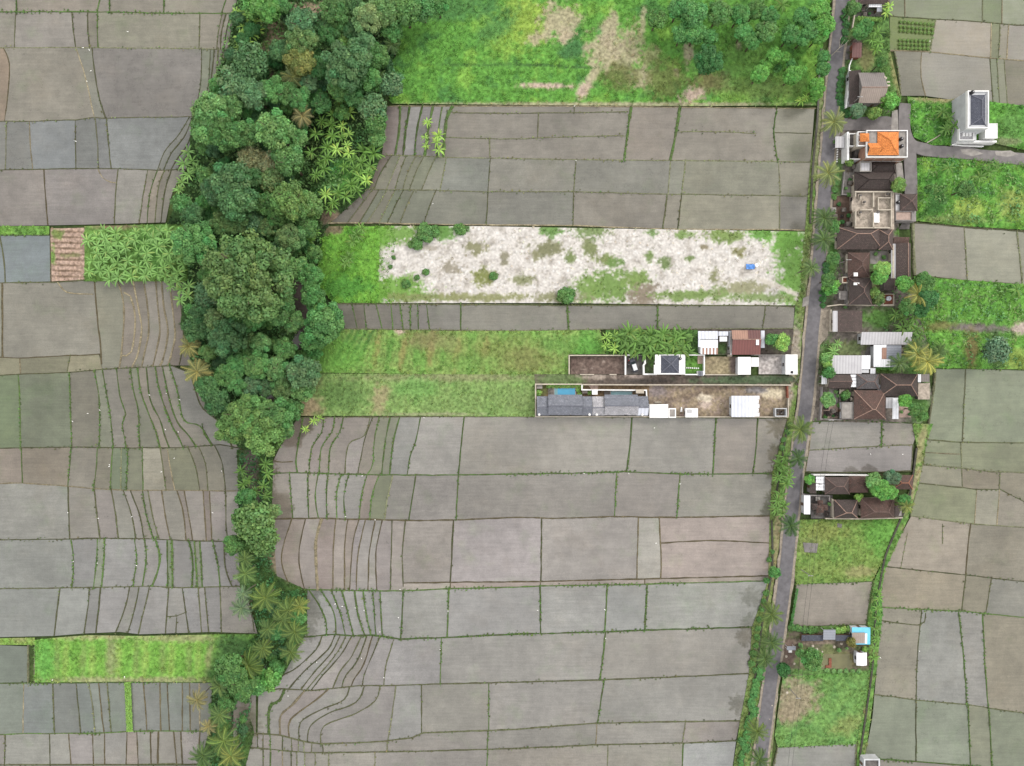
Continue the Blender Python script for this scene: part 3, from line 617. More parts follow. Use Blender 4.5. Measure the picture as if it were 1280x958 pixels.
# --- plots along the road
band('1014,527 1060,526 1100,527 1152,530','1010,563 1060,560 1100,558 1141,556',['t2 1015,527 1011,562','g3 1102,528 1102,557','- 1150,530 1141,556'],[(160,155,152),(156,146,138)],.75,'g2')
band('1010,563 1060,560 1100,558 1141,556','1006,590 1060,591 1140,589',['t2 1011,562 1007,589','p2 1141,556 1139,588'],[(162,158,158)],.8,'p2','d2.4')
band('994,730 1092,727','988,784 1084,781',['g2 995,730 989,784','g3 1091,727 1083,781'],[(150,140,132)],.35,'g2','g2')
band('972,934 1070,929','960,985 1068,985',['p2.4 972,934 962,985','p2.4 1070,929 1068,985'],[(150,148,146)],.6,'g2.4')

# --- the paddies carry on beyond the picture
_or = random.Random(21)
def outer(x0, y0, x1, y1, nx, ny):
    for j in range(ny):
        ya = y0+(y1-y0)*j/ny; yb = y0+(y1-y0)*(j+1)/ny
        xs = [x0]+sorted(x0+(x1-x0)*(i+_or.uniform(.2, .8))/nx for i in range(nx-1))+[x1]
        for a, b in zip(xs[:-1], xs[1:]):
            k = _or.uniform(-12, 8); paddy([(a, ya), (b, ya), (b, yb), (a, yb)], (150+k, 146+k, 134+k), _or.uniform(.2, .6)); bund([(a, ya), (a, yb)], 'd2.4')
        bund([(x0, ya), (x1, ya)], 'g2.6')
outer(1290, -14, 1560, 990, 4, 11); outer(-290, -14, -14, 990, 4, 12); outer(-290, -260, 290, -14, 8, 3); outer(1116, -260, 1560, -14, 6, 3); outer(305, 985, 905, 1230, 8, 3); outer(1080, 992, 1560, 1230, 6, 3)
# ------------------------------------------------------------------ grassland, bare lots, verges
def nz(x, y, s, o=0.0): return mnoise.noise(Vector((x*s, y*s, o)))
def sstep(a, b, v):
    t = min(1, max(0, (v-a)/(b-a))); return t*t*(3-2*t)
class Cover:
    """ground-cover colour at a pixel position: mixed base tones plus patches with ragged edges"""
    def __init__(s, tones, patches=(), scale=0.05, seed=0.0):
        s.t = tones; s.p = patches; s.s = scale; s.o = seed
    def __call__(s, x, y):
        n = 0.5 + 0.9*nz(x, y, s.s, s.o) + 0.45*nz(x, y, s.s*3.3, s.o+3)
        n = min(0.999, max(0, n))*(len(s.t)-1) if len(s.t) > 1 else 0
        i = int(n); f = n-i
        a = s.t[i]; b = s.t[min(i+1, len(s.t)-1)]
        c = [a[k]+(b[k]-a[k])*f for k in range(3)]
        sp = 1+.16*nz(x, y, .45, s.o+11)+.12*nz(x, y, .9, s.o+17)
        c = [min(245, v*sp) for v in c]
        for p in s.p:
            cx, cy, rx, ry, col = p[:5]; ang = math.radians(p[5]) if len(p) > 5 else 0
            soft = p[6] if len(p) > 6 else 0.25; jag = p[7] if len(p) > 7 else 0.5
            st = p[8] if len(p) > 8 else 1.0
            if abs(x-cx) > 2.2*max(rx, ry) or abs(y-cy) > 2.2*max(rx, ry): continue
            dx = x-cx; dy = y-cy
            u = (dx*math.cos(ang)+dy*math.sin(ang))/rx; v = (-dx*math.sin(ang)+dy*math.cos(ang))/ry
            d = math.hypot(u, v) + jag*(nz(x, y, .11, cx) + 0.9*nz(x, y, .33, cy) + .6*nz(x, y, .75, cx))
            w = st*(1-sstep(1-soft, 1+soft, d))
            c = [c[k]+(col[k]-c[k])*w for k in range(3)]
        return c
def lift(c):
    g = min(1, max(0, (c[1]-max(c[0], c[2]))/30))
    return tuple(min(245, v*(1+.08*g)) for v in c)
NF = [0]
TUFTS = []
def field(name, poly, cover, z=0.1, bump=0.18, sp=3.2, tuft=0.0, th=0.5, mat='field'):
    P = pl(poly) if isinstance(poly, str) else poly
    NF[0] += 1; z0 = z + NF[0]*0.0045
    edge = dedupe(linear(P + [P[0]], sp), 0.4)
    xs = np.arange(min(p[0] for p in P), max(p[0] for p in P), sp)
    ys = np.arange(min(p[1] for p in P), max(p[1] for p in P), sp)
    gx, gy = np.meshgrid(xs, ys); gx = gx.ravel()+RNG.uniform(-1, 1, gx.size)*sp*.25; gy = gy.ravel()+RNG.uniform(-1, 1, gy.size)*sp*.25
    ins = inside(P, gx, gy)
    # keep clear of the edge
    E = np.array(edge)
    gx = gx[ins]; gy = gy[ins]
    if len(gx):
        d = np.min((gx[:, None]-E[None, :, 0])**2 + (gy[:, None]-E[None, :, 1])**2, axis=1)
        k = d > (sp*.45)**2; gx = gx[k]; gy = gy[k]
    pts = [(a, b) for a, b in zip(gx, gy)]
    toW = lambda p: ((p[0]-640)*MPP, (479-p[1])*MPP)
    V, F = fill([toW(p) for p in edge], [toW(p) for p in pts])
    vs = []; tint = []
    for v in V:
        px = 640+v.x/MPP; py = 479-v.y/MPP
        de = math.sqrt(float(np.min((E[:, 0]-px)**2+(E[:, 1]-py)**2)))
        b = bump*min(1, de/7)*(0.5+0.5*nz(px, py, .07, 7)+0.4*nz(px, py, .3, 8))
        g = gully(v.x, v.y) if (-110 < v.x < -40 and -130 < v.y < 135) else 0
        vs.append((v.x, v.y, z0 + max(0, b) + g)); tint.append(C(*lift(soft(cover(px, py), .22))))
    flat = [i for f in F for i in f]
    o = np_mesh(name, vs, flat, 3, M[mat], tint); struct(o)
    if tuft:
        x0, x1 = min(p[0] for p in P), max(p[0] for p in P); y0, y1 = min(p[1] for p in P), max(p[1] for p in P)
        n = int((x1-x0)*(y1-y0)*MPP*MPP*tuft)
        qx = RNG.uniform(x0, x1, n); qy = RNG.uniform(y0, y1, n); k = inside(P, qx, qy)
        T = []
        for x, y in zip(qx[k], qy[k]):
            c = cover(x, y)
            green = c[1]-c[0]
            if green < 14 and random.random() < 0.75: continue
            T.append((x, y, z0, c, th))
        TUFTS.append((name, T))
def build_tufts(name, T):
    """stuff: grass tufts, each a star of bent blades"""
    n = len(T)
    if not n: return
    vs = np.zeros((n*15, 3)); tint = np.ones((n*15, 4)); 
    for i, (x, y, z0, c, th) in enumerate(T):
        wx, wy = (x-640)*MPP, (479-y)*MPP
        if -110 < wx < -40 and -130 < wy < 135: z0 = z0 + gully(wx, wy)
        a0 = random.uniform(0, 6.28); s = random.uniform(.6, 1.5); k = random.uniform(.6, 1.5)
        kr = k*random.uniform(.9, 1.15)
        col = C(*lift(soft(c, .22))); col = (col[0]*kr*1.15, col[1]*k*1.15, col[2]*k, 1)
        for b in range(5):
            a = a0 + b*1.2566 + random.uniform(-.4, .4); r = th*s*random.uniform(.5, 1.1); w = .09*s+.05
            ca, sa = math.cos(a), math.sin(a); j = i*15+b*3
            h = th*s*random.uniform(.35, 1.0)
            vs[j] = (wx-sa*w, wy+ca*w, z0); vs[j+1] = (wx+sa*w, wy-ca*w, z0); vs[j+2] = (wx+ca*r, wy+sa*r, z0+h)
            tint[j:j+3] = col
    o = np_mesh(name, vs, np.arange(n*15), 3, M['grass'], tint); struct(o, 'stuff')

YEL=(150,172,62); STRAW=(188,174,140); PINKSAND=(204,180,160); DKG=(70,122,52); OLV=(112,132,66); LIME=(112,178,56); BRN=(122,112,72)
# the big meadow at the north
field('meadow','498,-14 1040,-14 1030,40 1022,132 860,133 700,132 490,130 478,100 500,60',
 Cover([(74,138,58),(96,164,56),(88,156,52),(118,176,58)],[
  (655,28,28,30,(146,180,60),-40,.5,.6,.9),(620,45,18,30,(130,178,58),-40,.5,.6,.8),
  (560,10,60,16,(74,134,66),0,.5,.5,.8),(620,35,30,12,(70,136,66),-35,.5,.5,.7),(715,62,16,14,(66,124,70),0,.5,.5,.8),
  (700,28,24,22,STRAW,10,.25,.7,.9),(672,48,14,8,STRAW,-15,.25,.7,.9),(705,44,8,10,STRAW,0,.25,.7),
  (762,35,10,22,STRAW,15,.3,.6,.9),(752,66,20,22,STRAW,20,.3,.7,.9),(780,70,20,24,(190,176,142),0,.3,.8,.85),(790,52,12,18,(180,168,130),0,.3,.8,.7),(802,96,14,14,STRAW,0,.3,.7,.9),(812,70,10,12,(160,158,108),0,.3,.7,.8),(803,28,4,20,STRAW,6,.3,.4,.8),
  (730,112,7,14,PINKSAND,25,.3,.5),(742,94,6,16,STRAW,25,.3,.5,.9),(682,108,36,3.5,PINKSAND,2,.3,.4),(860,68,6,14,PINKSAND,0,.3,.6,.8),(845,92,4,5,PINKSAND,0,.3,.5),(866,118,14,10,PINKSAND,-20,.3,.8),(923,58,3,5,PINKSAND,0,.3,.4),
  (775,96,22,16,(112,120,62),0,.4,.5,.8),(830,100,24,24,(118,128,66),0,.5,.6,.8),(890,102,24,14,BRN,0,.5,.5,.85),(940,112,40,18,(114,140,68),0,.5,.5,.7),(985,112,26,16,(112,146,66),0,.5,.5,.7),(915,125,20,10,(126,180,66),0,.4,.5,.8),(930,75,30,30,(98,146,62),0,.5,.5,.6),
  (750,131,260,2.6,(186,176,140),0,.4,.3,.9),(600,82,60,1.6,(66,112,50),1,.4,.3,.6),(690,83,60,1.4,(58,96,50),3,.4,.3,.7)],.035,1),
 .12,.35,3.0,1.7,.6)
# green and white sand lot
SAND=(214,207,200)
sandp=[(495,292,26,12,(112,160,66)),(540,288,20,9,(92,140,66)),(575,287,10,6,(90,140,70)),(500,360,30,14,(110,164,60)),(520,372,50,5,(130,150,80)),(600,372,60,5,(150,154,100)),(555,292,12,10,(98,150,64)),
 (690,290,14,8,(104,150,70)),(741,289,18,10,(120,146,84)),(815,292,8,4,(116,150,84)),(855,293,10,5,(122,156,80)),(905,295,26,8,(122,152,74)),(950,292,14,8,(100,160,62)),(685,312,18,9,(134,136,96)),(737,310,10,10,(128,140,86)),(712,324,6,8,(120,140,80)),(755,325,12,6,(130,146,84)),(768,327,9,7,(104,140,66)),(811,321,5,6,(112,140,72)),(830,330,9,6,(110,134,76)),(862,324,6,3,(112,138,74)),(893,345,5,8,(138,142,96)),(765,358,30,18,(110,148,66)),(735,363,14,18,(116,152,70)),(795,350,16,10,(120,152,72)),(805,370,16,14,(150,136,116)),(860,370,40,6,(118,148,74)),(900,366,14,7,(120,150,76)),(930,360,30,8,(160,160,120)),(985,300,22,20,(104,168,58)),(990,340,18,40,(106,160,62)),(950,372,36,5,(130,156,90)),(1000,375,16,5,(120,160,70)),(700,372,30,6,(150,152,110)),
 (604,347,12,10,(130,140,70)),(595,311,14,7,(146,146,106)),(630,322,6,8,(150,146,120)),(565,335,12,8,(164,156,136)),(655,350,12,6,(140,146,100)),(540,310,14,3,(190,182,168)),(670,320,5,5,(150,150,110)),(880,310,6,3,(160,150,120)),(925,315,8,6,(150,150,100)),(975,360,34,3.2,(222,214,200),22,.3,.2),(1000,374,8,3,(225,216,204),0,.3,.2)]
field('sand_lot','470,283 600,283 760,286 960,289 1008,290 1004,382 860,381 700,379 470,379',
 Cover([(192,185,175),(218,212,205),(232,227,221),(222,216,209)],[(p[0],p[1],p[2],p[3],p[4],p[5] if len(p)>5 else 0,p[6] if len(p)>6 else .35,p[7] if len(p)>7 else .75,.95) for p in sandp]+[(474,296,12,14,(104,164,54),0,.3,.6),(469,330,6,30,(108,168,54),0,.3,.5),(472,366,10,14,(106,164,54),0,.3,.5)],.09,2),.1,.3,2.0,1.2,.4,mat='sand')
field('meadow','398,283 494,283.5 498,300 490,320 486,345 494,378.5 416,379 392,350 400,310',Cover([(92,164,50),(112,180,52),(104,172,54)],[(430,360,30,14,(84,158,52)),(415,285,16,8,(140,128,96))],.06,3),.06,.25,3,2.2,.5)
# strip with mown rows
rows=[(430+i*9,432,2.2,26,(74,120,52),28,.25,.3,.95) for i in range(4)]+[(470+i*17,440,4,22,((150,150,78),(96,150,58))[i%2],10,.35,.5,.95) for i in range(9)]
field('meadow','388,414 432,412 575,414 750,413 757,443 711,443 711,468 560,468 398,466 380,450',Cover([(108,160,64),(130,162,76),(114,154,68)],rows+[(420,445,40,26,(102,174,58),0,.5,.5,.7),(535,425,24,12,(140,130,84),0,.5,.5,.7),(500,414,6,4,(212,186,164)),(620,445,60,20,(128,146,70),0,.6,.5,.6),(660,450,30,16,(134,124,74),0,.6,.5,.4),(590,455,30,12,(104,156,64),0,.5,.5,.6),(735,440,20,24,(88,160,56),0,.5,.4,.8),(700,430,24,12,(96,150,60),0,.5,.5,.6),(560,430,14,10,(136,146,82),0,.5,.5,.7)],.05,4),.13,.3,3,1.6,.45)
field('meadow','370,470 398,467 560,468 669,468 669,521 530,520 372,520',Cover([(110,152,72),(126,160,82),(116,154,76)],[(385,508,18,14,(176,158,116),0,.4,.5),(475,500,10,20,(176,160,116),15,.4,.6,.8),(430,495,26,18,(88,128,60),0,.5,.4,.7),(380,480,20,12,(118,124,74),0,.5,.5,.8),(560,472,110,5,(150,150,104),0,.5,.4,.7),(600,505,50,12,(120,154,80),0,.5,.5,.6),(520,485,26,14,(100,160,70),0,.5,.5,.6),(650,500,14,14,(124,150,84),0,.5,.5,.6),(540,518,60,2,(180,170,140),0,.5,.5,.6)],.05,5),.14,.2,3,1.6,.35)
mw=pl('388,467 480,468 560,469 669,469')
# west strips
field('grass_strip','-14,283 62,283 62,294 -14,294',Cover([(96,150,58),(112,166,60)],(),.06,6),.14,.3,3,2,.5)
st=[(50+i*11,824,4,24,((150,178,80),(104,164,54),(128,150,80))[i%3],2,.6,.4,.6) for i in range(20)]
field('meadow','44,800 70,797 110,794 180,795 270,793 322,793 312,850 268,853 150,852 44,853',Cover([(102,166,54),(118,176,60)],st+[(55,825,14,26,(94,170,64),0,.5,.3,.8),(140,820,7,26,(150,158,106),0,.5,.4,.7),(120,850,60,4,(176,164,128),0,.5,.5,.7),(215,850,60,4,(170,160,122),0,.5,.5,.7),(120,796,50,3,(180,168,130),0,.5,.5,.7),(225,797,50,5,(168,160,118),0,.5,.5,.7),(262,820,4,24,(176,160,120),8,.5,.4,.6),(296,815,28,26,(66,108,52),0,.5,.3,.95),(280,842,18,14,(62,104,56),0,.5,.3,.9)],.06,7),.13,.35,3,2,.5)  # last two patches: deep green ground cover at the strip's east end
field('grass_strip','-14,798 44,797 44,806 -14,806',Cover([(120,168,62),(150,158,90)],(),.06,8),.14,.2,3,1.5,.4)
field('ploughed_plot','63,286 106,285 106,350 65,352',Cover([(186,154,134),(196,166,146)],[(84,290+i*7,21,1.3,(128,104,84),2,.4,.3,.9) for i in range(9)]+[(72,293,8,6,(120,140,70),0,.4,.5),(66,320,4,10,(112,150,64),0,.4,.5),(90,320,12,3,(134,140,84),0,.4,.6,.7)],.08,9),.1,.12,1.4,.2,.4)
field('plantation_floor','106,283 160,282 240,280 236,352 106,352',Cover([(96,146,58),(108,156,62),(84,128,54)],[(190,310,24,26,(98,164,70),0,.5,.4,.7),(140,284,30,3,(146,130,96),0,.4,.4)],.06,10),.12,.4,3.2,1.6,.5)
# the wooded gully floor
field('forest_floor','300,-14 500,-14 500,60 480,100 484,133 478,190 462,235 412,280 400,310 390,350 412,380 430,412 398,440 380,470 375,520 338,566 300,562 268,520 240,460 226,400 232,350 238,285 210,280 235,215 240,140 262,118 285,60',
 Cover([(44,72,38),(58,92,44),(66,104,48),(52,84,44)],[(343,42,12,16,(166,146,114),-20,.4,.6),(335,58,8,8,(158,138,108),0,.4,.6),(388,6,22,9,(178,152,126),-15,.3,.4),(360,10,12,7,(176,160,134),-45,.3,.4),(428,218,22,20,(90,160,60),-40,.5,.5),(408,230,24,8,(86,150,62),-20,.5,.5),(415,272,14,8,(150,128,106),0,.4,.5),(422,288,10,7,(158,132,110),0,.4,.5),(355,438,10,26,(74,116,52),10,.5,.4),(490,128,12,4,(170,150,120),0,.4,.5),(338,98,8,8,(130,110,92),0,.4,.5)],.07,11),.06,.4,3.4,1.4,.7)
field('gully_floor','296,562 342,566 340,640 346,720 384,738 384,790 350,852 306,872 318,916 300,985 240,985 262,915 266,854 320,792 316,745 300,735 298,612',
 Cover([(52,84,38),(66,102,44),(78,116,48)],[(312,585,10,24,(128,116,108),0,.4,.4),(322,620,8,14,(120,108,100),0,.4,.4),(348,705,8,22,(150,134,108),-30,.4,.5),(300,890,18,26,(126,114,106),0,.4,.4,.7)],.07,12),.05,.4,3.4,1.6,.6)
# the verge west of the road with its ditch
field('verge','1022,132 1034,60 1038,60 1030,150 1016,290 1004,400 999,470 992,522 998,545 985,600 974,680 964,750 956,830 944,920 938,985 912,985 925,901 936,842 940,784 960,726 962,645 965,592 984,525 986,470 994,382 1006,288 1013,203',
 Cover([(96,138,60),(120,140,74),(108,150,62)],[(992,440,8,34,(176,164,146),5,.4,.5),(985,490,6,22,(178,162,146),5,.4,.4),(1010,340,3,60,(168,156,128),7,.5,.5,.6),(1022,170,4,50,(170,158,130),5,.5,.4,.6),(968,700,6,30,(150,146,96),5,.4,.5),(960,740,4,30,(140,150,84),8,.4,.5),(972,660,5,20,(150,142,100),5,.4,.5)],.06,13),.1,.3,3,1.6,.5)
# garden and verge ground east of the road
field('verge','1060,-14 1110,-14 1112,62 1126,122 1112,146 1058,148 1046,150 1052,90 1060,20',Cover([(78,122,54),(96,140,62),(66,104,50)],[(1082,74,10,14,(146,150,90),0,.4,.4),(1068,60,8,14,(92,84,78),0,.3,.3),(1120,88,7,26,(150,150,90),-8,.4,.5),(1054,72,4,40,(84,82,80),5,.4,.3,.7)],.08,14),.1,.35,3,2,.6)
field('yard','1040,148 1046,150 1058,148 1116,146 1112,163 1120,205 1124,300 1140,352 1165,350 1160,461 1165,500 1152,530 1014,527 1004,540 1012,470 1022,400 1036,300 1040,200',Cover([(128,118,110),(146,136,126),(112,104,98)],[(1037,345,8,60,(84,134,56),6,.4,.4),(1034,385,5,20,(92,100,74),0,.4,.4),(1080,402,1,1,DKG),(1100,398,24,14,(92,144,60),0,.5,.4),(1062,440,22,14,(120,138,84),0,.4,.5),(1060,455,20,10,(112,104,72),0,.4,.5),(1034,452,12,28,(92,132,60),0,.4,.4),(1125,290,8,5,(100,150,62),0,.3,.3),(1100,340,14,22,(90,130,60),0,.4,.4),(1090,368,10,14,(134,144,80),0,.4,.5),(1108,463,20,4,(104,150,62),0,.3,.3),(1150,512,14,18,(86,130,60),0,.5,.4),(1048,225,6,24,(90,128,62),0,.4,.4),(1144,470,14,50,(90,140,62),0,.5,.4)],.09,15),.08,.12,2.6,.5,.5)
# green lots to the east
field('scrub_lot','1134,122 1190,125 1240,128 1290,134 1290,190 1235,178 1200,182 1165,182 1142,172 1136,150',Cover([(84,158,50),(100,172,56),(72,140,52)],[(1262,160,20,20,(96,156,66),0,.5,.4),(1180,125,40,4,(168,160,110),0,.5,.5),(1255,178,20,5,(134,150,100),0,.5,.5)],.06,16),.12,.5,3,2.2,.7)
field('scrub_lot','1146,198 1180,197 1290,204 1290,288 1205,283 1142,276',Cover([(76,146,50),(96,168,56),(124,176,58)],[(1170,250,12,20,(72,132,56),0,.5,.4),(1210,262,20,14,(150,182,70),0,.5,.5),(1265,255,18,18,(146,172,76),0,.5,.5),(1190,275,40,5,(128,160,80),0,.5,.5)],.06,17),.12,.5,3,2.2,.7)
field('scrub_lot','1142,346 1210,351 1290,357 1290,462 1168,460 1160,430 1150,400',Cover([(86,156,54),(106,172,58),(96,164,54)],[(1176,408,22,6,(128,132,70),0,.5,.5),(1215,410,26,6,(132,122,118),0,.4,.4),(1245,412,26,4,(132,124,118),0,.4,.4),(1275,410,14,8,(200,182,168),-20,.3,.4),(1213,436,9,22,(136,128,72),0,.4,.5),(1245,440,12,24,(84,120,66),0,.5,.4),(1270,450,18,16,(134,166,66),0,.5,.4)],.06,18),.12,.5,3,2.2,.7)
field('meadow','994,650 1125,647 1108,690 1090,726 995,730 988,700',Cover([(98,144,58),(118,150,64),(106,144,60)],[(1100,665,22,26,(92,160,56),0,.5,.4,.8),(1030,665,26,12,(140,150,72),0,.5,.5,.7),(1010,680,16,10,(134,146,80),0,.5,.5,.6),(1075,715,18,8,(160,156,100),0,.4,.5,.8),(1030,710,26,8,(130,152,70),0,.5,.5,.6)],.06,19),.12,.2,3,1.8,.4)
field('meadow','978,846 1088,838 1076,900 1070,930 972,934 968,920',Cover([(94,148,70),(108,156,72),(100,150,68)],[(995,872,26,24,(164,150,120),-10,.4,.5,.95),(985,890,14,14,(160,146,116),0,.4,.5),(1060,905,20,10,(144,156,84),-20,.5,.5,.7),(1020,842,40,5,(92,150,60),0,.5,.5)],.06,20),.12,.3,3,2,.45)
field('garden_plot','984,783 1086,782 1088,838 1070,842 976,846 972,830',Cover([(124,112,98),(112,104,86),(98,120,66)],[(1050,826,18,12,(140,132,84),0,.3,.3),(1035,822,20,14,(124,132,80),0,.4,.3),(1003,822,7,14,(112,124,70),0,.3,.3),(1000,803,40,3,(160,140,122),0,.4,.3),(1020,840,50,4,(92,140,62),0,.4,.4),(1030,785,50,4,(84,124,54),0,.4,.4),(985,815,10,16,(134,112,100),0,.4,.4)],.09,21),.1,.2,2.4,1,.4)
field('verge','1140,530 1166,530 1158,552 1148,604 1134,650 1120,682 1106,712 1101,740 1103,765 1096,830 1090,880 1084,925 1078,962 1070,962 1072,920 1082,870 1086,838 1084,781 1092,727 1108,690 1125,647 1140,600 1146,560',Cover([(88,142,58),(104,152,62),(150,150,96)],[(1150,556,5,26,(160,158,104),15,.4,.4),(1141,610,4,30,(168,160,116),18,.4,.4),(1097,760,8,34,(84,148,60),0,.5,.3)],.07,22),.1,.25,3,1.8,.5)
# verge strip on the road's east side, south
field('verge','1004,527 1014,527 1006,590 998,650 990,730 984,784 974,846 966,930 960,985 952,985 962,900 972,820 985,730 995,640',Cover([(120,140,76),(148,146,104),(104,144,66)],(),.08,23),.1,.2,2.6,1.4,.4)
# alley between the compounds and the lots inside them
field('alley','668,468 1000,470 998,482 669,480',Cover([(116,102,92),(126,110,100),(104,92,82)],[(700,474,30,8,(108,132,78),0,.5,.4),(940,475,70,6,(90,112,78),0,.5,.5),(800,477,40,3,(100,92,86),0,.5,.5),(795,470,16,3,(176,158,148),0,.4,.4),(745,471,20,3,(176,160,146),0,.4,.5)],.09,24),.1,.06,2,.3,.25)
field('soil_lot','713,446 781,446 781,468 713,468',Cover([(112,92,84),(124,104,94),(134,114,104)],[(740,460,2,2,(170,150,140)),(755,452,3,1.5,(165,146,134)),(730,462,3,1.5,(160,140,128))],.15,25),.1,.15,1.6)
field('sandy_lot','881,446 923,446 923,468 881,468',Cover([(160,146,110),(176,160,122),(150,134,104)],[(918,456,6,12,(130,112,104),0,.4,.4)],.1,26),.1,.1,1.8,.3,.25)
field('paved_lot','948,444 984,444 984,468 948,468',Cover([(194,184,180),(208,200,196),(176,166,162)],(),.12,27),.12,.03,2)
field('sandy_lot','811,482 986,483 986,521 811,521',Cover([(150,134,114),(170,150,118),(156,136,124),(184,164,122)],[(965,492,16,6,(226,210,176),0,.5,.3),(945,488,14,4,(150,144,144),0,.4,.4),(883,505,7,6,(206,184,168),0,.4,.4),(870,492,40,4,(118,100,84),-12,.4,.7,.6),(820,490,12,8,(150,136,134),0,.5,.4),(880,498,10,4,(220,206,180),0,.4,.7)],.08,28),.1,.15,2.2,.1,.25)
field('garden_lawn','670,481 811,481 811,500 670,500',Cover([(128,104,76),(142,118,86)],[(680,488,6,8,(116,120,66))],.1,29),.1,.05,2)
field('garden_lawn','856,445 881,445 881,468 856,468',Cover([(84,140,50),(100,156,56)],(),.1,30),.12,.1,2,2,.25)
field('garden_lawn','806,445 822,445 822,468 806,468',Cover([(104,112,84),(92,120,70)],[(815,455,4,6,(96,140,64))],.1,31),.12,.06,2,.8,.25)
field('garden_plot','757,413 872,413 872,444 757,444',Cover([(72,120,52),(92,140,60)],[(865,428,7,12,(84,124,60))],.08,32),.1,.2,2.6,1.6,.5)
field('garden_plot','872,412 958,412 992,412 988,444 872,444',Cover([(96,88,80),(112,100,92)],[(975,428,14,10,(92,120,66),0,.4,.4),(903,436,6,8,(92,124,66),0,.4,.4)],.08,33),.1,.1,2.4,.8,.4)
TUFTS.append(('bund_grass', BT))
for nm, T in TUFTS: build_tufts('grass', T)

# ------------------------------------------------------------------ roads
def ribbon(name, mat, pts, z, wfn, thick=0.0, step=8):
    line = catmull(pts, step); P = [W(x, y) for x, y in line]; vs = []; fs = []
    for i, p in enumerate(P):
        a = P[max(0, i-1)]; b = P[min(len(P)-1, i+1)]; d = (b-a).normalized(); n = Vector((-d.y, d.x, 0))
        l, r = wfn(i/(len(P)-1), p)
        q = p+n*l; s = p-n*r
        vs += [(q.x, q.y, z-thick), (q.x, q.y, z), (s.x, s.y, z), (s.x, s.y, z-thick)]
        if i:
            k = 4*(i-1)
            fs += [(k, k+1, k+5, k+4), (k+1, k+2, k+6, k+5), (k+2, k+3, k+7, k+6)]
    mb = MB(); mb.add(vs, fs); o = mb.build(name, mat); struct(o); return o
ROAD=[(1053,-40),(1052,0),(1046,60),(1040,120),(1035,180),(1030,240),(1025,300),(1021,350),(1015,410),(1010,470),(1006,510),(1000,550),(993,600),(989,640),(983,700),(977,750),(970,800),(963,850),(957,895),(949,958),(945,995)]
ribbon('gravel_verge', M['gravel'], ROAD, .46, lambda t, p: (2.75+.35*nz(p.x, p.y, .3), 2.75+.45*nz(p.x, p.y, .35, 4)), .6, 5)
ribbon('road', M['asphalt'], ROAD, .52, lambda t, p: (2.0+.08*nz(p.x, p.y, .4, 2), 2.0+.08*nz(p.x, p.y, .4, 3)), .05, 5)
ribbon('lane', M['lane'], [(1130,130),(1129,150),(1131,168),(1138,181),(1155,188),(1180,191),(1205,192),(1235,196),(1290,201)], .47, lambda t, p: (1.9+.3*nz(p.x, p.y, .3), 1.8+.3*nz(p.x, p.y, .3, 5)), .5, 5)
ribbon('lane', M['lane'], [(1136,180),(1137,200),(1138,222),(1138,244)], .463, lambda t, p: (1.9, 2.0), .5, 5)
def sheet_px(name, mat, poly, z):
    P = pl(poly); V, F = fill([((x-640)*MPP, (479-y)*MPP) for x, y in P])
    mb = MB(); mb.add([(v.x, v.y, z) for v in V], F); return struct(mb.build(name, mat))
sheet_px('asphalt_yard', M['lane'], '1049,149 1058,148 1108,146 1114,148 1113,164 1050,164', .455)
sheet_px('concrete_path', M['concrete'], '1114,140 1121,138 1122,164 1113,164', .467)
sheet_px('concrete_pad', M['concrete'], '1044,130 1049,134 1050,165 1044,185', .472)
sheet_px('concrete_pad', M['concrete'], '1003,373 1011,370 1010,382 1002,384', .475)
for a in ('1003,678 1022,679 1020,691 1005,690','1046,654 1052,655 1051,660 1046,659'): sheet_px('concrete_pad', M['lane'], a, .42)
# pale cement poured along the lane
for a in ('1199,187 1214,187 1228,193 1214,196 1202,193','1242,190 1262,189 1272,194 1258,197 1244,195'): sheet_px('concrete_patch', M['concrete'], a, .474)
# irrigation ditches
def ditch(pts, w):
    ribbon('ditch', MATS['ditch_water'], pts, .03, lambda t, p: (w, w), 0, 5)
mat_flat('ditch_water', C(74, 72, 62), .6, 1.3, 1.0, .3)
ribbon('ditch', MATS['ditch_water'], [(1026,62),(1023,100),(1021,150),(1015,215),(1012,280)], .56, lambda t, p: (.3, .3), .5, 5)
ribbon('ditch', MATS['ditch_water'], [(984,530),(976,580),(966,640)], .5, lambda t, p: (.25, .25), .5, 5)
ribbon('ditch', MATS['ditch_water'], [(964,650),(965,700),(961,735),(952,780),(946,830),(938,880),(930,930),(926,985)], .5, lambda t, p: (.28, .28), .5, 5)
ribbon('ditch', MATS['ditch_water'], [(1145,560),(1136,620),(1120,660),(1106,695),(1099,730),(1094,765),(1090,830),(1082,890),(1074,945)], .5, lambda t, p: (.28, .28), .5, 5)
# ------------------------------------------------------------------ foliage prototypes (unit crown radius)
def leaf_quads(P, Nn, size, rng, tint_lo=.75, tint_hi=1.25, aspect=1.7):
    """leaf-sized folded quads at P facing roughly Nn"""
    n = len(P)
    t = rng.normal(size=(n, 3)); t -= Nn*np.sum(t*Nn, axis=1, keepdims=True)
    t /= np.linalg.norm(t, axis=1, keepdims=True)+1e-9
    b = np.cross(Nn, t)
    s = size*rng.uniform(.6, 1.35, (n, 1))
    v = np.stack([P - t*s*aspect*.5, P + b*s*.5 + Nn*s*.12, P + t*s*aspect*.5 - Nn*s*.2, P - b*s*.5 + Nn*s*.12], axis=1).reshape(-1, 3)
    k = rng.uniform(tint_lo, tint_hi, (n, 1)); hue = rng.uniform(-.1, .1, (n, 1))
    col = np.concatenate([k*(1+hue), k, k*(1-hue*.6), np.ones((n, 1))], axis=1)
    return v, np.repeat(col, 4, axis=0)
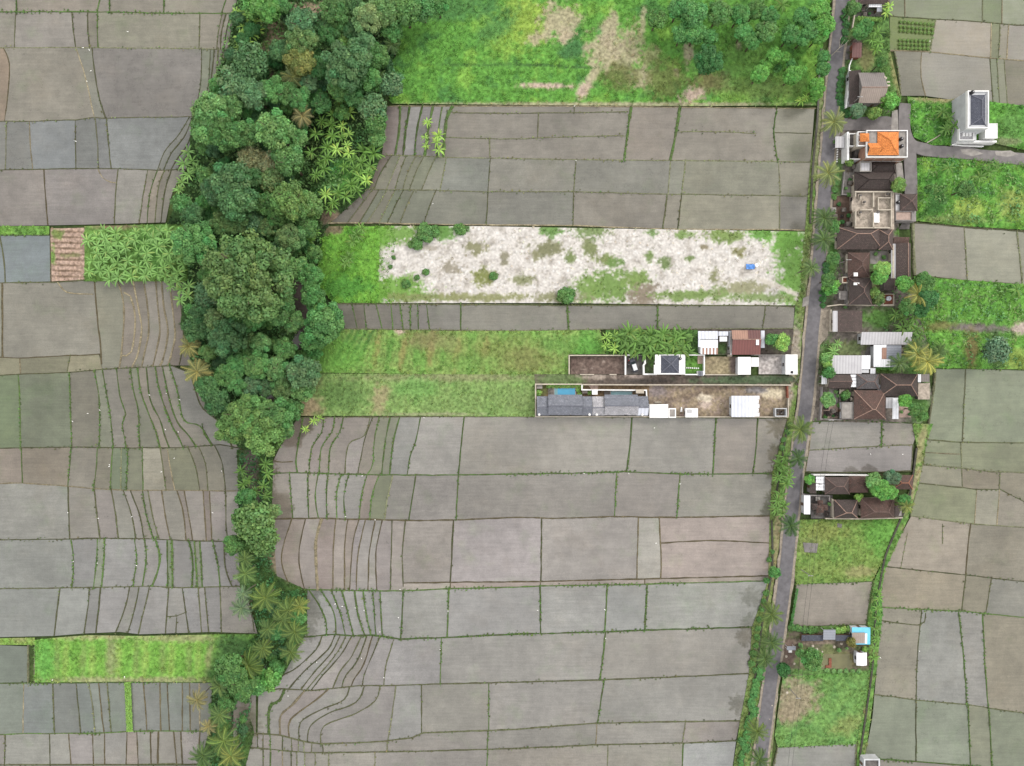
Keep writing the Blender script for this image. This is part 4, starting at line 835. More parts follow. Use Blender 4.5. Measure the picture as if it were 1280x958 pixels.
def crown_mesh(seed, nl, per, lr, leaf, hz=.62, rag=.12, tall=1.0):
    """lobed crown: nl leaf clumps over a dome, radius 1, centre of the base at z=0"""
    rng = np.random.default_rng(seed); VV = []; CC = []
    for i in range(nl):
        u = (i+.5)/nl; r = math.sqrt(u)*(1-lr*.75)*(1+rng.normal()*.09); a = i*2.39996+rng.normal()*.3
        r = min(r, 1.0-lr*.4 + rng.normal()*.04)
        c = np.array([r*math.cos(a), r*math.sin(a), hz*math.sqrt(max(0.02, 1-(r*.93)**2))*(1+rng.normal()*.13)])
        R = lr*rng.uniform(.7, 1.3)
        n = int(per*(R/lr)**2)
        d = rng.normal(size=(n, 3)); d[:, 2] = np.abs(d[:, 2])*1.0 - .35*(rng.random(n) < .35)
        d /= np.linalg.norm(d, axis=1, keepdims=True)
        rad = R*(rng.uniform(.72, 1.02, (n, 1)) + (rng.random((n, 1)) < rag)*rng.uniform(0, .4, (n, 1)))
        P = c + d*rad*np.array([1, 1, .8*tall])
        Nn = d + rng.normal(size=(n, 3))*.45 + np.array([0, 0, .35]); Nn /= np.linalg.norm(Nn, axis=1, keepdims=True)
        lk = rng.uniform(.78, 1.22); hs = rng.normal()*.1
        v, c4 = leaf_quads(P, Nn, leaf, rng); c4[:, :3] *= lk; c4[:, 0] *= 1+hs; sp = np.repeat(rng.random(n) < .05, 4); c4[sp, :3] *= 1.5
        VV.append(v); CC.append(c4)
    # sparse under-storey leaves so that the crown is not hollow
    n = nl*per//5; a = rng.uniform(0, 6.283, n); r = np.sqrt(rng.random(n))*.85
    P = np.stack([r*np.cos(a), r*np.sin(a), hz*rng.uniform(-.25, .6, n)*np.sqrt(1-r*r)], axis=1)
    Nn = rng.normal(size=(n, 3)); Nn /= np.linalg.norm(Nn, axis=1, keepdims=True)
    v, c4 = leaf_quads(P, Nn, leaf*1.3, rng); VV.append(v); CC.append(c4)
    v = np.concatenate(VV); c = np.concatenate(CC)
    return np_mesh('crown', v, np.arange(len(v)), 4, M['leaf'], c, shared=True)
def trunk_mesh(seed, top=1.0, th=.07, limbs=6, reach=.6, n=7):
    """tapered trunk from z=-top..0 with limbs spreading into the crown"""
    rng = random.Random(seed); mb = MB()
    b = (rng.uniform(-.06, .06), rng.uniform(-.06, .06))
    mb.tube([(0, 0, -top-.12), (b[0]*.6, b[1]*.6, -top*.5), (b[0], b[1], 0), (b[0]*.5, b[1]*.5, .38)], [th*1.35, th, th*.8, th*.35], n)
    for i in range(limbs):
        a = i*6.283/limbs+rng.uniform(-.4, .4); r = reach*rng.uniform(.7, 1.1); z0 = rng.uniform(-.35, .05)
        mb.tube([(b[0]*.8, b[1]*.8, z0), (math.cos(a)*r*.5, math.sin(a)*r*.5, z0+.25), (math.cos(a)*r, math.sin(a)*r, z0+rng.uniform(.4, .55))], [th*.55, th*.38, th*.12], 5, False)
    me = bpy.data.meshes.new('trunk'); me.from_pydata(mb.v, [], mb.f); me.materials.append(M['bark']); me.update()
    return me
CROWN = {'m': [crown_mesh(20+i, 30, 150, .26, .085) for i in range(5)],
         's': [crown_mesh(40+i, 14, 130, .36, .14, .7, .2) for i in range(4)],
         'b': [crown_mesh(60+i, 105, 120, .15, .046, .55) for i in range(2)],
         'f': [crown_mesh(70+i, 60, 110, .18, .06, .6, .05) for i in range(3)],      # tight, even crown
         'l': [crown_mesh(80+i, 46, 42, .3, .12, .6, .5) for i in range(3)],         # loose, feathery crown
         'c': [crown_mesh(90+i, 22, 260, .27, .07, .66, .04, 1.25) for i in range(3)]} # cauliflower clumps
TRUNK = [trunk_mesh(i) for i in range(5)]
TINT = {'dark': (72,124,70), 'blue': (82,130,82), 'teal': (74,124,74), 'mid': (94,150,68), 'light': (122,180,94), 'olive': (112,146,78), 'pale': (150,176,104), 'must': (140,140,64), 'ygreen': (124,166,74),
 'bright': (108,184,70), 'tan': (170,168,118), 'grey': (104,146,104), 'lime': (150,204,88), 'speck': (90,140,96), 'yellow': (190,200,92), 'fresh': (92,164,78), 'deep': (66,132,62)}
def tint(key, k=.74, j=.08):
    c = soft(TINT[key] if isinstance(key, str) else key, .2)
    f = 1+random.uniform(-j, j)
    r, g, b, _ = C(*c, k); return (r*f, g*f, b*f*(1+random.uniform(-.05, .05)), 1)
def tree(x, y, r, kind, key, label, cat='tree', group=None, name=None, h=None):
    if group == 'trees of the wooded gully':
        q = (88,142,68); w = .2 if key in ('must', 'tan') else .42; key = tuple(a*(1-w)+b*w for a, b in zip(TINT[key] if isinstance(key, str) else key, q))
    R = r*MPP
    Z = h if h else {'s': 1.0+R*.9, 'l': 2+R*.9}.get(kind, 3.0+R*1.15)    # height of the crown's base
    if kind == 's' and R < 1.2: Z = .25
    Zt = Z + R*.5
    p = W(x, y, Zt); g = gully(p.x, p.y) if (-110 < p.x < -40) else 0
    nm = name or {'s': 'small_tree', 'b': 'spreading_tree', 'f': 'round_tree', 'l': 'feathery_tree', 'c': 'clumped_tree'}.get(kind, 'leafy_tree')
    o = thing(nm, label, cat, (p.x, p.y, g), group, random.uniform(0, 6.28))
    c = bpy.data.objects.new('crown', random.choice(CROWN[kind])); c.color = tint(key)
    hz = random.uniform(.9, 1.1)*(1.0 if R > 2 else 1.2)
    c.scale = (R*random.uniform(.95, 1.08), R*random.uniform(.95, 1.08), R*hz); c.location = (0, 0, Z-g); link(c, o)
    t = bpy.data.objects.new('trunk', random.choice(TRUNK)); t.scale = (R, R, max(Z-g, .3)); t.location = (0, 0, Z-g); link(t, o)
    return o
# --- coconut palms
def palm_crown(seed, nf=19, droop=1.0):
    rng = random.Random(seed); vs = []; fs = []; col = []
    for i in range(nf):
        a = i*2.39996+rng.uniform(-.25, .25); lift = 1.15-1.35*(i/nf)+rng.uniform(-.12, .12); L = rng.uniform(.85, 1.08)
        ca, sa = math.cos(a), math.sin(a); k = rng.uniform(.75, 1.2); yel = rng.random()
        cc = (k*(1+.2*yel), k, k*(.97-.15*yel), 1)
        if i > nf-3 and rng.random() < .5: cc = (k*1.25, k*1.1, k*.9, 1)
        rib = []; S = 12
        ang = lift*.9; px, pz = 0.0, 0.0
        for s in range(S+1):
            rib.append((px, pz)); px += math.cos(ang)*L/S; pz += math.sin(ang)*L/S; ang -= (.105+.05*s/S)*droop
        side = rng.uniform(-.18, .18)
        def P(s, off, dz):
            x, z = rib[s]; w = side*(s/S)**2
            return (x*ca - (off+w)*sa, x*sa + (off+w)*ca, z+dz)
        for s in range(S):
            b = len(vs); w = .014
            vs += [P(s, -w, .005), P(s, w, .005), P(s+1, w*.8, .005), P(s+1, -w*.8, .005)]; col += [(cc[0]*1.75, cc[1]*1.5, cc[2]*1.25, 1)]*4
            fs.append((b, b+1, b+2, b+3))
        for s in range(1, S):
            wl = .2*math.sin(math.pi*(.12+.86*s/S))**.7
            for sg in (-1, 1):
                for h in (0.0, .5):
                    b = len(vs); s1 = min(S, s+1)
                    x0, z0 = rib[s]; x1, z1 = rib[s1]; bx = x0+(x1-x0)*h; bz = z0+(z1-z0)*h
                    w0 = side*((s+h)/S)**2; tip = wl*rng.uniform(.8, 1.1)
                    def Q(x, off, z): return (x*ca-(off+w0)*sa, x*sa+(off+w0)*ca, z)
                    vs += [Q(bx-.012, 0, bz), Q(bx+.018, 0, bz+.004), Q(bx+.07, sg*tip, bz-.3*tip-.01)]
                    q = rng.uniform(.8, 1.15); col += [(cc[0]*q, cc[1]*q, cc[2]*q, 1)]*3
                    fs.append((b, b+1, b+2))
    b = len(vs)
    me = bpy.data.meshes.new('crown'); me.from_pydata(vs, [], fs)
    ca_ = me.color_attributes.new('tint', 'FLOAT_COLOR', 'POINT'); ca_.data.foreach_set('color', np.array(col, dtype=np.float32).ravel())
    me.materials.append(M['leaf']); me.update(); return me
PALMC = [palm_crown(i, 25+i % 5, .9+.1*(i % 3)) for i in range(6)]
def palm_trunk(seed):
    rng = random.Random(seed); mb = MB(); bx, by = rng.uniform(-.07, .07), rng.uniform(-.07, .07)
    pts = [(bx*((1-t)**2), by*((1-t)**2), t-1) for t in [k/8 for k in range(9)]]
    mb.tube([(bx, by, -1.04)]+pts, [.03]+[.026-.011*k/8 for k in range(9)], 8)
    me = bpy.data.meshes.new('trunk'); me.from_pydata(mb.v, [], mb.f); me.materials.append(M['palmbark']); me.update(); return me
PALMT = [palm_trunk(i) for i in range(4)]
def nut_mesh():
    mb = MB()
    for i in range(7):
        a = i*.9; mb.lathe(.075*math.cos(a), .075*math.sin(a), [(.004, -.1), (.03, -.085), (.036, -.05), (.025, -.02), (.004, -.008)], 7)
    me = bpy.data.meshes.new('coconuts'); me.from_pydata(mb.v, [], mb.f); me.materials.append(M['bananastem']); me.update(); return me
NUTS = nut_mesh()
def palm(x, y, r, key, label, h=8.6, group=None, nuts=True):
    key = {'ygreen': (98,138,62), 'yellow': (126,154,70), 'pale': (128,154,86), 'light': (94,138,68), 'mid': (78,122,58), 'deep': (62,108,52), 'tan': (146,152,98)}.get(key, key)
    R = r*MPP*1.33; p = W(x, y, h); g = gully(p.x, p.y) if (-110 < p.x < -40) else 0
    o = thing('coconut_palm', label, 'palm', (p.x, p.y, g), group, random.uniform(0, 6.28))
    c = bpy.data.objects.new('crown', random.choice(PALMC)); c.color = tint(key, .62); c.scale = (R, R, R*.9); c.location = (0, 0, h-g); link(c, o)
    t = bpy.data.objects.new('trunk', random.choice(PALMT)); t.scale = (6.2, 6.2, h-g); t.location = (0, 0, h-g); link(t, o)
    if nuts:
        n = bpy.data.objects.new('coconuts', NUTS); n.scale = (3.2, 3.2, 3.2); n.location = (0, 0, h-g); link(n, o)
    return o
# --- banana plants
def banana_leaves(seed):
    rng = random.Random(seed); vs = []; fs = []; col = []
    nl = rng.randint(10, 13)
    for i in range(nl):
        a = i*2.39996+rng.uniform(-.3, .3); L = rng.uniform(.8, 1.25); ang = rng.uniform(.35, 1.2)*(1-.45*i/nl); k = rng.uniform(.75, 1.2)
        yel = 1.25 if rng.random() < .15 else 1.0
        ca, sa = math.cos(a), math.sin(a); x, z = .04, 0.0; S = 7; prev = None
        wid = rng.uniform(.07, .105)
        for s in range(S+1):
            t = s/S; w = wid*(math.sin(math.pi*min(1, .1+t*.93)))**.6*(1 if s < S else .15)
            if s == 0: w = .02
            b = len(vs)
            for off, dz in ((-w, -.3*w), (0, .02), (w, -.3*w)):
                vs.append((x*ca-off*sa, x*sa+off*ca, z+dz))
            q = k*rng.uniform(.9, 1.1)
            col += [(q*yel, q, q*.9, 1), (q*1.2*yel, q*1.12, q*.9, 1), (q*yel, q, q*.9, 1)]
            if prev is not None: fs += [(prev, prev+1, b+1, b), (prev+1, prev+2, b+2, b+1)]
            prev = b; x += math.cos(ang)*L/S; z += math.sin(ang)*L/S; ang -= .24
    me = bpy.data.meshes.new('leaves'); me.from_pydata(vs, [], fs)
    c = me.color_attributes.new('tint', 'FLOAT_COLOR', 'POINT'); c.data.foreach_set('color', np.array(col, dtype=np.float32).ravel())
    me.materials.append(M['leaf']); me.update(); return me
BANL = [banana_leaves(i) for i in range(7)]
mb_ = MB(); mb_.tube([(0, 0, -1.05), (.01, 0, -.5), (0, 0, .03)], [.075, .06, .03], 8)
BANS = bpy.data.meshes.new('stem'); BANS.from_pydata(mb_.v, [], mb_.f); BANS.materials.append(M['bananastem']); BANS.update()
def banana(x, y, r, key, label, group=None, h=None):
    key = {'fresh': (98,150,66), 'bright': (104,160,66)}.get(key, key)
    R = r*MPP*1.22; h = h or random.uniform(2.2, 3.2); p = W(x, y, h); g = gully(p.x, p.y) if (-110 < p.x < -40) else 0
    o = thing('banana_plant', label, 'banana plant', (p.x, p.y, g), group, random.uniform(0, 6.28))
    l = bpy.data.objects.new('leaves', random.choice(BANL)); l.color = tint(key, .72); l.scale = (R, R, R); l.location = (0, 0, h-g); link(l, o)
    s = bpy.data.objects.new('stem', BANS); s.scale = (1.8, 1.8, h-g); s.location = (0, 0, h-g); link(s, o)
    return o
# --- low shrubs (one stem, leafy mound)
def shrub(x, y, r, key, label, group=None, cat='shrub', name='shrub'):
    R = r*MPP; p = W(x, y, R*.8)
    o = thing(name, label, cat, (p.x, p.y, gully(p.x, p.y) if (-110 < p.x < -40) else 0.1), group, random.uniform(0, 6.28))
    c = bpy.data.objects.new('foliage', random.choice(CROWN['s'])); c.color = tint(key, .68); c.scale = (R, R, R*.7); c.location = (0, 0, .1); link(c, o)
    t = bpy.data.objects.new('stem', TRUNK[0]); t.scale = (R*.8, R*.8, .35); t.location = (0, 0, .3); link(t, o)
    return o
# --- stuff: undergrowth of loose leaves
def undergrowth(poly, dens, key, z0, z1, size=.4, cat='undergrowth'):
    P = pl(poly); x0, x1 = min(p[0] for p in P), max(p[0] for p in P); y0, y1 = min(p[1] for p in P), max(p[1] for p in P)
    n = int((x1-x0)*(y1-y0)*MPP*MPP*dens); qx = RNG.uniform(x0, x1, n); qy = RNG.uniform(y0, y1, n); k = inside(P, qx, qy); qx = qx[k]; qy = qy[k]
    n = len(qx); wx = (qx-640)*MPP; wy = (479-qy)*MPP
    bump = np.array([max(0.1, .55+.9*nz(a, b, .09, 31)+.4*nz(a, b, .3, 32)) for a, b in zip(qx, qy)])
    g = np.array([gully(a, b) if (-110 < a < -40) else 0 for a, b in zip(wx, wy)])
    Pt = np.stack([wx, wy, g+z0+(z1-z0)*bump*RNG.uniform(.35, 1, n)], axis=1)
    Nn = RNG.normal(size=(n, 3))*.5+np.array([0, 0, 1]); Nn /= np.linalg.norm(Nn, axis=1, keepdims=True)
    v, c = leaf_quads(Pt, Nn, size, RNG, .5, 1.5)
    hue = np.array([nz(a, b, .05, 41) for a, b in zip(qx, qy)])
    base = np.array(C(*soft(TINT[key] if isinstance(key, str) else key, .28), .74)); c = c*base; c[:, 0] *= np.repeat(1+.5*hue, 4); c[:, 3] = 1
    return struct(np_mesh('undergrowth', v, np.arange(len(v)), 4, M['grass'], c), 'stuff')
# ------------------------------------------------------------------ the wooded gully, tree by tree (x, y, radius, kind, tone, label)
FOREST = [
(377,28,17,'m','speck','dark speckled tree just below the brown bank at the forest top'),
(375,53,18,'f','olive','olive crowned tree directly behind the mustard yellow tree'),
(374,76,17,'c','must','mustard yellow tree, the only one in the forest'),
(349,62,12,'m','blue','small bluish tree between the bare bank and the mustard yellow tree'),
(312,76,19,'l','blue','wispy bluish tree at the forest edge below the bright banana clump'),
(294,103,18,'l','grey','grey green feathery tree touching the western terraces'),
(316,117,17,'m','grey','grey green tree above the finely textured round tree pair'),
(341,111,14,'c','fresh','fresh green clumped tree left of the pale palm under the mustard tree'),
(357,116,13,'m','mid','mid green tree below the pale palm near the mustard tree'),
(373,122,13,'c','fresh','bright clumped tree south of the mustard tree'),
(386,104,10,'m','grey','small greyish tree right of the pale palm'),
(262,136,19,'m','light','light green tree with bright speckled leaves at the forest corner of the big western paddy'),
(288,133,14,'m','light','bright topped tree wedged right of the light green forest corner tree'),
(258,160,17,'m','light','light leafy tree hanging over the curved terraces at the western forest edge'),
(282,165,20,'f','mid','finely textured rounded green tree among the light speckled trees'),
(308,165,14,'m','light','light green tree right of the finely textured rounded tree'),
(341,161,21,'m','light','large light green speckled round tree left of the brown palm'),
(372,172,11,'m','light','smaller light tree on the right shoulder of the large speckled round tree'),
(313,198,13,'l','tan','straw coloured bamboo clump, uppermost of the dry bamboos'),
(333,204,12,'l','tan','dry tan bamboo clump in the middle of the dry strip'),
(339,225,13,'l','pale','dry yellowish bamboo clump, lowest of the dry strip'),
(358,200,18,'m','mid','mid green tree right of the dry bamboo strip'),
(286,226,21,'m','blue','broad dark bluish tree left of the dry bamboo strip'),
(296,248,21,'m','teal','broad dark teal tree north of the great olive tree'),
(268,238,15,'m','blue','bluish tree at the western forest edge beside the grassy bank'),
(312,223,12,'m','dark','dark tree squeezed between the broad bluish tree and the dry bamboo'),
(333,254,13,'m','mid','mid green tree left of the yellowish tree'),
(364,250,20,'m','ygreen','yellow green bright tree west of the eastern banana grove'),
(386,258,15,'m','ygreen','small yellow olive tree at the corner of the eastern terraces'),
(226,254,11,'s','fresh','small bushy tree on the western forest tip above the banana plantation'),
(241,268,12,'m','teal','dark small tree above the bright green rounded tree by the plantation'),
(241,302,22,'f','fresh','big bright green rounded tree at the end of the western banana plantation'),
(277,279,14,'f','olive','olive tree north of the great olive tree, the left of two'),
(294,276,13,'m','olive','dark olive tree north of the great olive tree, the right of two'),
(317,277,12,'l','speck','pale silvery tree above the great olive tree'),
(334,285,10,'f','olive','small olive tree between the silvery tree and the olive yellow one'),
(347,272,11,'c','mid','round mid green tree above the olive yellow tree'),
(363,297,16,'c','olive','olive yellow clumped tree north of the stream gap'),
(382,284,12,'m','mid','mid green tree on the east bank under the olive corner'),
(308,346,45,'b','olive','giant round olive green tree, the largest crown of the forest'),
(259,368,14,'l','grey','greyish airy tree at the lower left of the giant olive tree'),
(269,401,14,'m','pale','pale green tree below the giant olive tree on its left'),
(372,336,13,'m','light','light green tree at the right rim of the giant olive tree above the stream'),
(347,386,18,'m','mid','mid green tree on the west bank of the bare stream reach'),
(366,402,12,'m','light','light green tree leaning over the stream bend'),
(316,399,13,'c','fresh','fresh green clumped tree just below the giant olive tree'),
(294,397,12,'m','mid','mid green tree under the left foot of the giant olive tree'),
(250,394,12,'m','teal','dark tree at the forest edge above the dark grey green crown'),
(284,421,20,'f','blue','broad dark grey green crown south of the giant olive tree'),
(307,424,11,'m','olive','small olive tree right of the broad grey green crown'),
(325,429,12,'m','light','light tree on the left of the small forest clearing'),
(356,437,12,'m','mid','mid green tree bending over the dark river pool'),
(245,409,15,'m','teal','dark teal tree behind the yellow palms at the western edge'),
(260,440,10,'c','ygreen','small yellow green tree between the yellow palms and the broad grey crown'),
(297,457,13,'m','fresh','fresh green tree north of the yellow green crown cluster'),
(320,456,15,'c','mid','mid green clumped tree south of the forest clearing'),
(345,461,14,'m','light','light green tree just below the river pool'),
(308,440,9,'m','mid','small tree in the dark gap beside the forest clearing'),
(283,469,14,'m','mid','mid green tree right of the lower yellow palm'),
(297,481,12,'c','fresh','clumped tree above the yellow green crown cluster on the left'),
(314,483,12,'m','grey','greyish tree in the middle above the yellow green crown cluster'),
(332,484,10,'m','grey','small greyish tree above the yellow green crown cluster on the right'),
(259,485,14,'m','dark','dark tree on the western edge south of the yellow palms'),
(270,503,14,'m','dark','dark green tree above the left edge of the yellow green crown cluster'),
(353,487,13,'m','olive','olive tree near the corner of the dry lawn'),
(378,466,18,'m','grey','grey green tree south of the river pool beside the lawn'),
(377,487,13,'m','light','lighter tree overhanging the dry corner of the lawn'),
(365,512,12,'m','mid','green tree at the lower corner of the dry lawn'),
(302,521,21,'c','ygreen','yellow green billowing crown, upper left of the crown cluster at the forest tip'),
(330,545,22,'c','ygreen','yellow green billowing crown, lowest of the crown cluster at the forest tip'),
(344,520,20,'c','mid','greener billowing crown on the right of the crown cluster at the forest tip'),
(288,538,17,'c','ygreen','yellow green billowing crown, outermost on the left of the forest tip'),
(322,512,16,'c','light','light billowing crown at the middle of the crown cluster'),
(352,537,13,'c','light','small billowing crown at the right foot of the cluster by the terraces'),
(418,13,16,'m','mid','mid green tree at the top edge right of the brown bank'),
(460,23,17,'c','pale','pale olive tree at the top of the eastern wood'),
(440,9,12,'m','dark','dark tree at the top edge left of the pale olive tree'),
(481,12,17,'m','olive','olive leafy tree at the top edge right of the pale olive tree'),
(506,11,17,'m','mid','leafy tree at the top edge near the meadow'),
(527,8,14,'m','fresh','outermost tree of the top edge row, reaching into the meadow'),
(547,4,12,'m','fresh','small tree on the meadow at the top edge right of the tree row'),
(490,39,12,'m','fresh','light green tree above the dark palm fronds by the meadow'),
(425,27,12,'m','mid','mid green tree left of the pale olive tree'),
(403,28,12,'m','dark','dark tree between the speckled tree and the dark gap'),
(412,43,12,'c','deep','deep green clumped tree at the head of the dark gap'),
(440,36,12,'m','dark','dark tree beneath the pale olive tree'),
(428,48,9,'m','lime','small lime topped tree over the dark gap'),
(432,79,25,'f','blue','wide blue green round tree right of the dark gap'),
(453,55,15,'c','speck','blue green clumped tree above the wide round tree'),
(471,70,14,'m','mid','mid green tree between the wide round tree and the meadow'),
(462,100,13,'c','fresh','bright round clumped tree below the wide blue green tree'),
(424,110,13,'m','mid','mid green tree above the eastern banana grove'),
(441,119,12,'m','deep','deep green tree right of the yellowish banana plants'),
(489,105,13,'l','grey','grey feathery bush tree against the meadow edge'),
(465,133,14,'l','grey','soft grey green tree at the corner of the northern paddies'),
(470,155,12,'l','mid','soft green tree along the first northern paddy, upper'),
(472,172,9,'l','light','soft light tree along the first northern paddy, lower'),
(396,84,13,'m','deep','deep green tree on the left wall of the dark gap'),
(402,128,11,'m','deep','deep green tree at the head of the banana grove'),
(334,10,14,'m','bright','bright green tree at the top edge left of the brown bank'),
(316,8,12,'s','bright','small bright tree at the top edge beside the western terraces'),
(352,6,10,'m','fresh','fresh green tree at the top edge against the bare bank'),
(405,405,21,'c','fresh','bright clumped tree on the east bank beside the narrow grey paddies'),
(391,424,14,'m','fresh','bright tree leaning over the river pool from the east'),
(388,345,13,'m','fresh','green tree on the east bank above the bare stream'),
(390,370,13,'m','fresh','lower green tree on the east bank of the bare stream'),
(396,388,11,'m','bright','small bright tree above the bright clumped east bank tree'),
(316,652,20,'l',(112,152,72),'airy yellow green bamboo on the narrow gully strip'),
(327,674,17,'l',(108,148,70),'airy yellow green bamboo, lower one on the gully strip'),
(302,647,11,'m','mid','mid green bush tree left of the airy bamboo'),
(341,640,8,'l','pale','small pale bush at the right of the airy bamboo'),
(293,682,11,'m','mid','dark leafy tree left of the upper gully palms'),
(315,640,12,'m','mid','green tree at the top of the airy bamboo'),
(307,622,10,'s','deep','dark shrubby tree above the airy bamboo'),
(286,838,17,'m','mid','rounded green tree beside the dark grass end of the green strip'),
(301,860,15,'m','mid','mid green tree below the biggest gully palm'),
(338,848,12,'s','bright','bright bushy tree at the paddy corner below the palm cluster'),
(321,857,12,'s','fresh','bushy tree left of the bright bush at the paddy corner'),
(283,880,10,'m','mid','tree between the left gully palms and the dark muddy pool'),
(345,836,9,'s','fresh','small bush on the tip of the palm cluster'),
(348,790,10,'m','deep','dark small tree beneath the palm cluster'),
(372,772,10,'m','fresh','green tree under the right rim of the palm cluster'),
]
for t in FOREST: tree(t[0], t[1], t[2]*1.13, *t[3:], cat='tree', group='trees of the wooded gully')
_fp = pl('285,60 300,-14 500,-14 500,60 476,100 480,133 474,190 400,262 400,310 388,350 408,380 428,412 398,440 378,470 372,520 338,560 300,556 268,515 248,460 236,400 238,285 230,240 242,190 262,118')
_fr = random.Random(5); _occ = [(t[0], t[1], t[2]) for t in FOREST] + [(374,380,16), (376,420,20), (418,190,58), (430,235,30), (345,45,26), (385,8,24)]
for _ in range(900):
    x, y = _fr.uniform(236, 500), _fr.uniform(-8, 560); r = _fr.uniform(8, 12)
    if inside(_fp, np.array([x]), np.array([y]))[0] and all((x-a)**2+(y-b)**2 > (c*.8+r*.45)**2 for a, b, c in _occ):
        _occ.append((x, y, r)); tree(x, y, r, _fr.choice('mmsc'), _fr.choice(['mid','dark','deep','teal','fresh','mid']), 'low leafy tree filling a gap between the bigger crowns of the wooded gully', 'tree', 'low trees between the forest crowns', h=3.2)
undergrowth('262,118 300,-14 500,-14 500,60 476,100 480,133 474,190 440,215 400,262 400,310 388,350 408,380 428,412 398,440 378,470 372,520 338,560 300,556 268,515 244,460 232,400 236,350 240,285 222,280 242,215',2.8,'mid',.1,1.7,.6)
undergrowth('300,566 338,566 338,640 344,735 384,742 380,795 350,850 316,866 300,985 255,985 266,915 268,854 320,794 312,740 300,700 300,612',2.6,'deep',.1,1.4,.5)
undergrowth('1112,350 1150,350 1160,400 1176,430 1168,458 1130,458 1100,412 1112,390',1.6,'mid',.1,1.3,.45)
for x, y, r, k, l, nu in [
 (366,97,13,'pale','pale dusty palm just under the mustard yellow tree',0),(378,146,12,'tan','brown drying palm beside the large speckled round tree',0),
 (490,56,10,'mid','dark palm at the meadow edge of the eastern wood, upper',0),(475,97,9,'mid','dark palm near the bright round clumped tree',0),
 (237,433,12,(150,160,92),'yellow fronded palm at the western forest edge, upper of two',0),(247,465,15,(146,156,90),'yellow fronded palm at the western forest edge, lower of two',0),
 (307,699,10,'light','palm at the head of the gully palm row by the green bunds',0),(307,717,13,'light','palm directly below the head of the gully palm row',1),
 (332,747,16,'ygreen','large palm at the upper left of the palm cluster',1),(304,742,9,'grey','small dull palm on the paddy left of the palm cluster',0),
 (302,760,12,'grey','dull grey palm standing over the paddy left of the palm cluster',0),(360,763,14,'ygreen','palm at the top of the palm cluster',1),
 (375,758,10,'yellow','yellowish palm at the top right of the palm cluster',0),(354,775,13,'ygreen','palm in the heart of the palm cluster',1),
 (369,790,14,'ygreen','palm on the right edge of the palm cluster',1),(335,786,11,'light','palm on the left edge of the palm cluster',0),
 (329,810,11,'ygreen','small yellow green palm above the dark grass lawn end',0),(364,815,12,'ygreen','lowest palm of the palm cluster',1),
 (310,832,17,'ygreen','biggest palm of the gully, at the end of the green strip',1),(275,857,11,'light','palm at the lower corner of the green strip',0),
 (275,893,12,'light','palm beside the narrow paddies right of the bright planted row',0),(280,926,17,'ygreen','wide palm left of the muddy pool',1),
 (289,944,14,'yellow','yellow green palm at the bottom edge below the muddy pool',1),(254,944,13,'mid','dark palm at the bottom edge on the left',0),
 (247,875,11,'tan','straw coloured palm over the narrow paddies',0),(261,908,9,'tan','faint dry palm above the paddies near the bottom edge',0)]:
    palm(x, y, r, k, l, 7.5 if y < 600 else 8.0, 'palms of the wooded gully', bool(nu))
_sr = random.Random(9)
for _ in range(150):
    x, y = _sr.uniform(255, 384), _sr.uniform(735, 958)
    if inside(pl('320,742 384,742 380,795 348,845 316,862 306,915 295,958 258,958 264,880 268,854 318,800'), np.array([x]), np.array([y]))[0]: shrub(x, y, _sr.uniform(3.5, 7), _sr.choice(['deep','mid','dark','teal']), 'leafy shrub growing beneath the palms of the lower gully', 'shrubs beneath the gully palms')
# palms along the road
for x, y, r, k, l in [
 (1042,153,14,'pale','pale palm over the road beside the asphalt yard'),(1035,217,14,'pale','pale palm over the road left of the dark tiled house'),
 (1030,273,13,'mid','dark palm over the road left of the unfinished house, upper of two'),(1029,300,13,'mid','dark palm over the road left of the unfinished house, lower of two'),
 (1013,335,10,'light','thin palm at the road beside the sand lot'),
 (1000,537,14,'ygreen','palm over the road at the corner of the walled lots'),(997,573,11,'deep','dark palm over the road above the banana hedge'),
 (988,657,12,'deep','dark palm over the road beside the mown lawn'),(964,768,13,'ygreen','upper of three palms in a row beside the grey paddy'),
 (964,803,12,'mid','middle of three palms in a row over the road'),(956,823,12,'mid','lowest of three palms in a row over the road'),
 (946,914,12,'ygreen','palm with one yellow frond at the bottom road bend'),(949,949,11,'mid','dark palm over the road at the bottom edge'),(940,984,13,'mid','palm below the bottom edge')]:
    if y < 980: palm(x, y, r, k, l, 8.6, 'palms along the road')
for x, y, r, k, l in [(1147,369,14,(160,176,80),'yellow palm behind the small dark roofed house'),(1146,442,14,(150,170,80),'yellow green palm right of the patched white roof'),(1158,452,15,(158,176,82),'tall yellow palm at the corner of the scrub lot'),
 (1172,441,11,'mid','dark green palm left of the scrub beside the yellow palms'),(1123,454,11,'mid','dark palm in front of the long brown roof'),(1133,633,8,'yellow','leaning yellow palm on the ditch beside the brown roofs'),(1142,433,10,'mid','green palm behind the patched white roof')]:
    palm(x, y, r, k, l, 7.0, 'palms behind the houses')
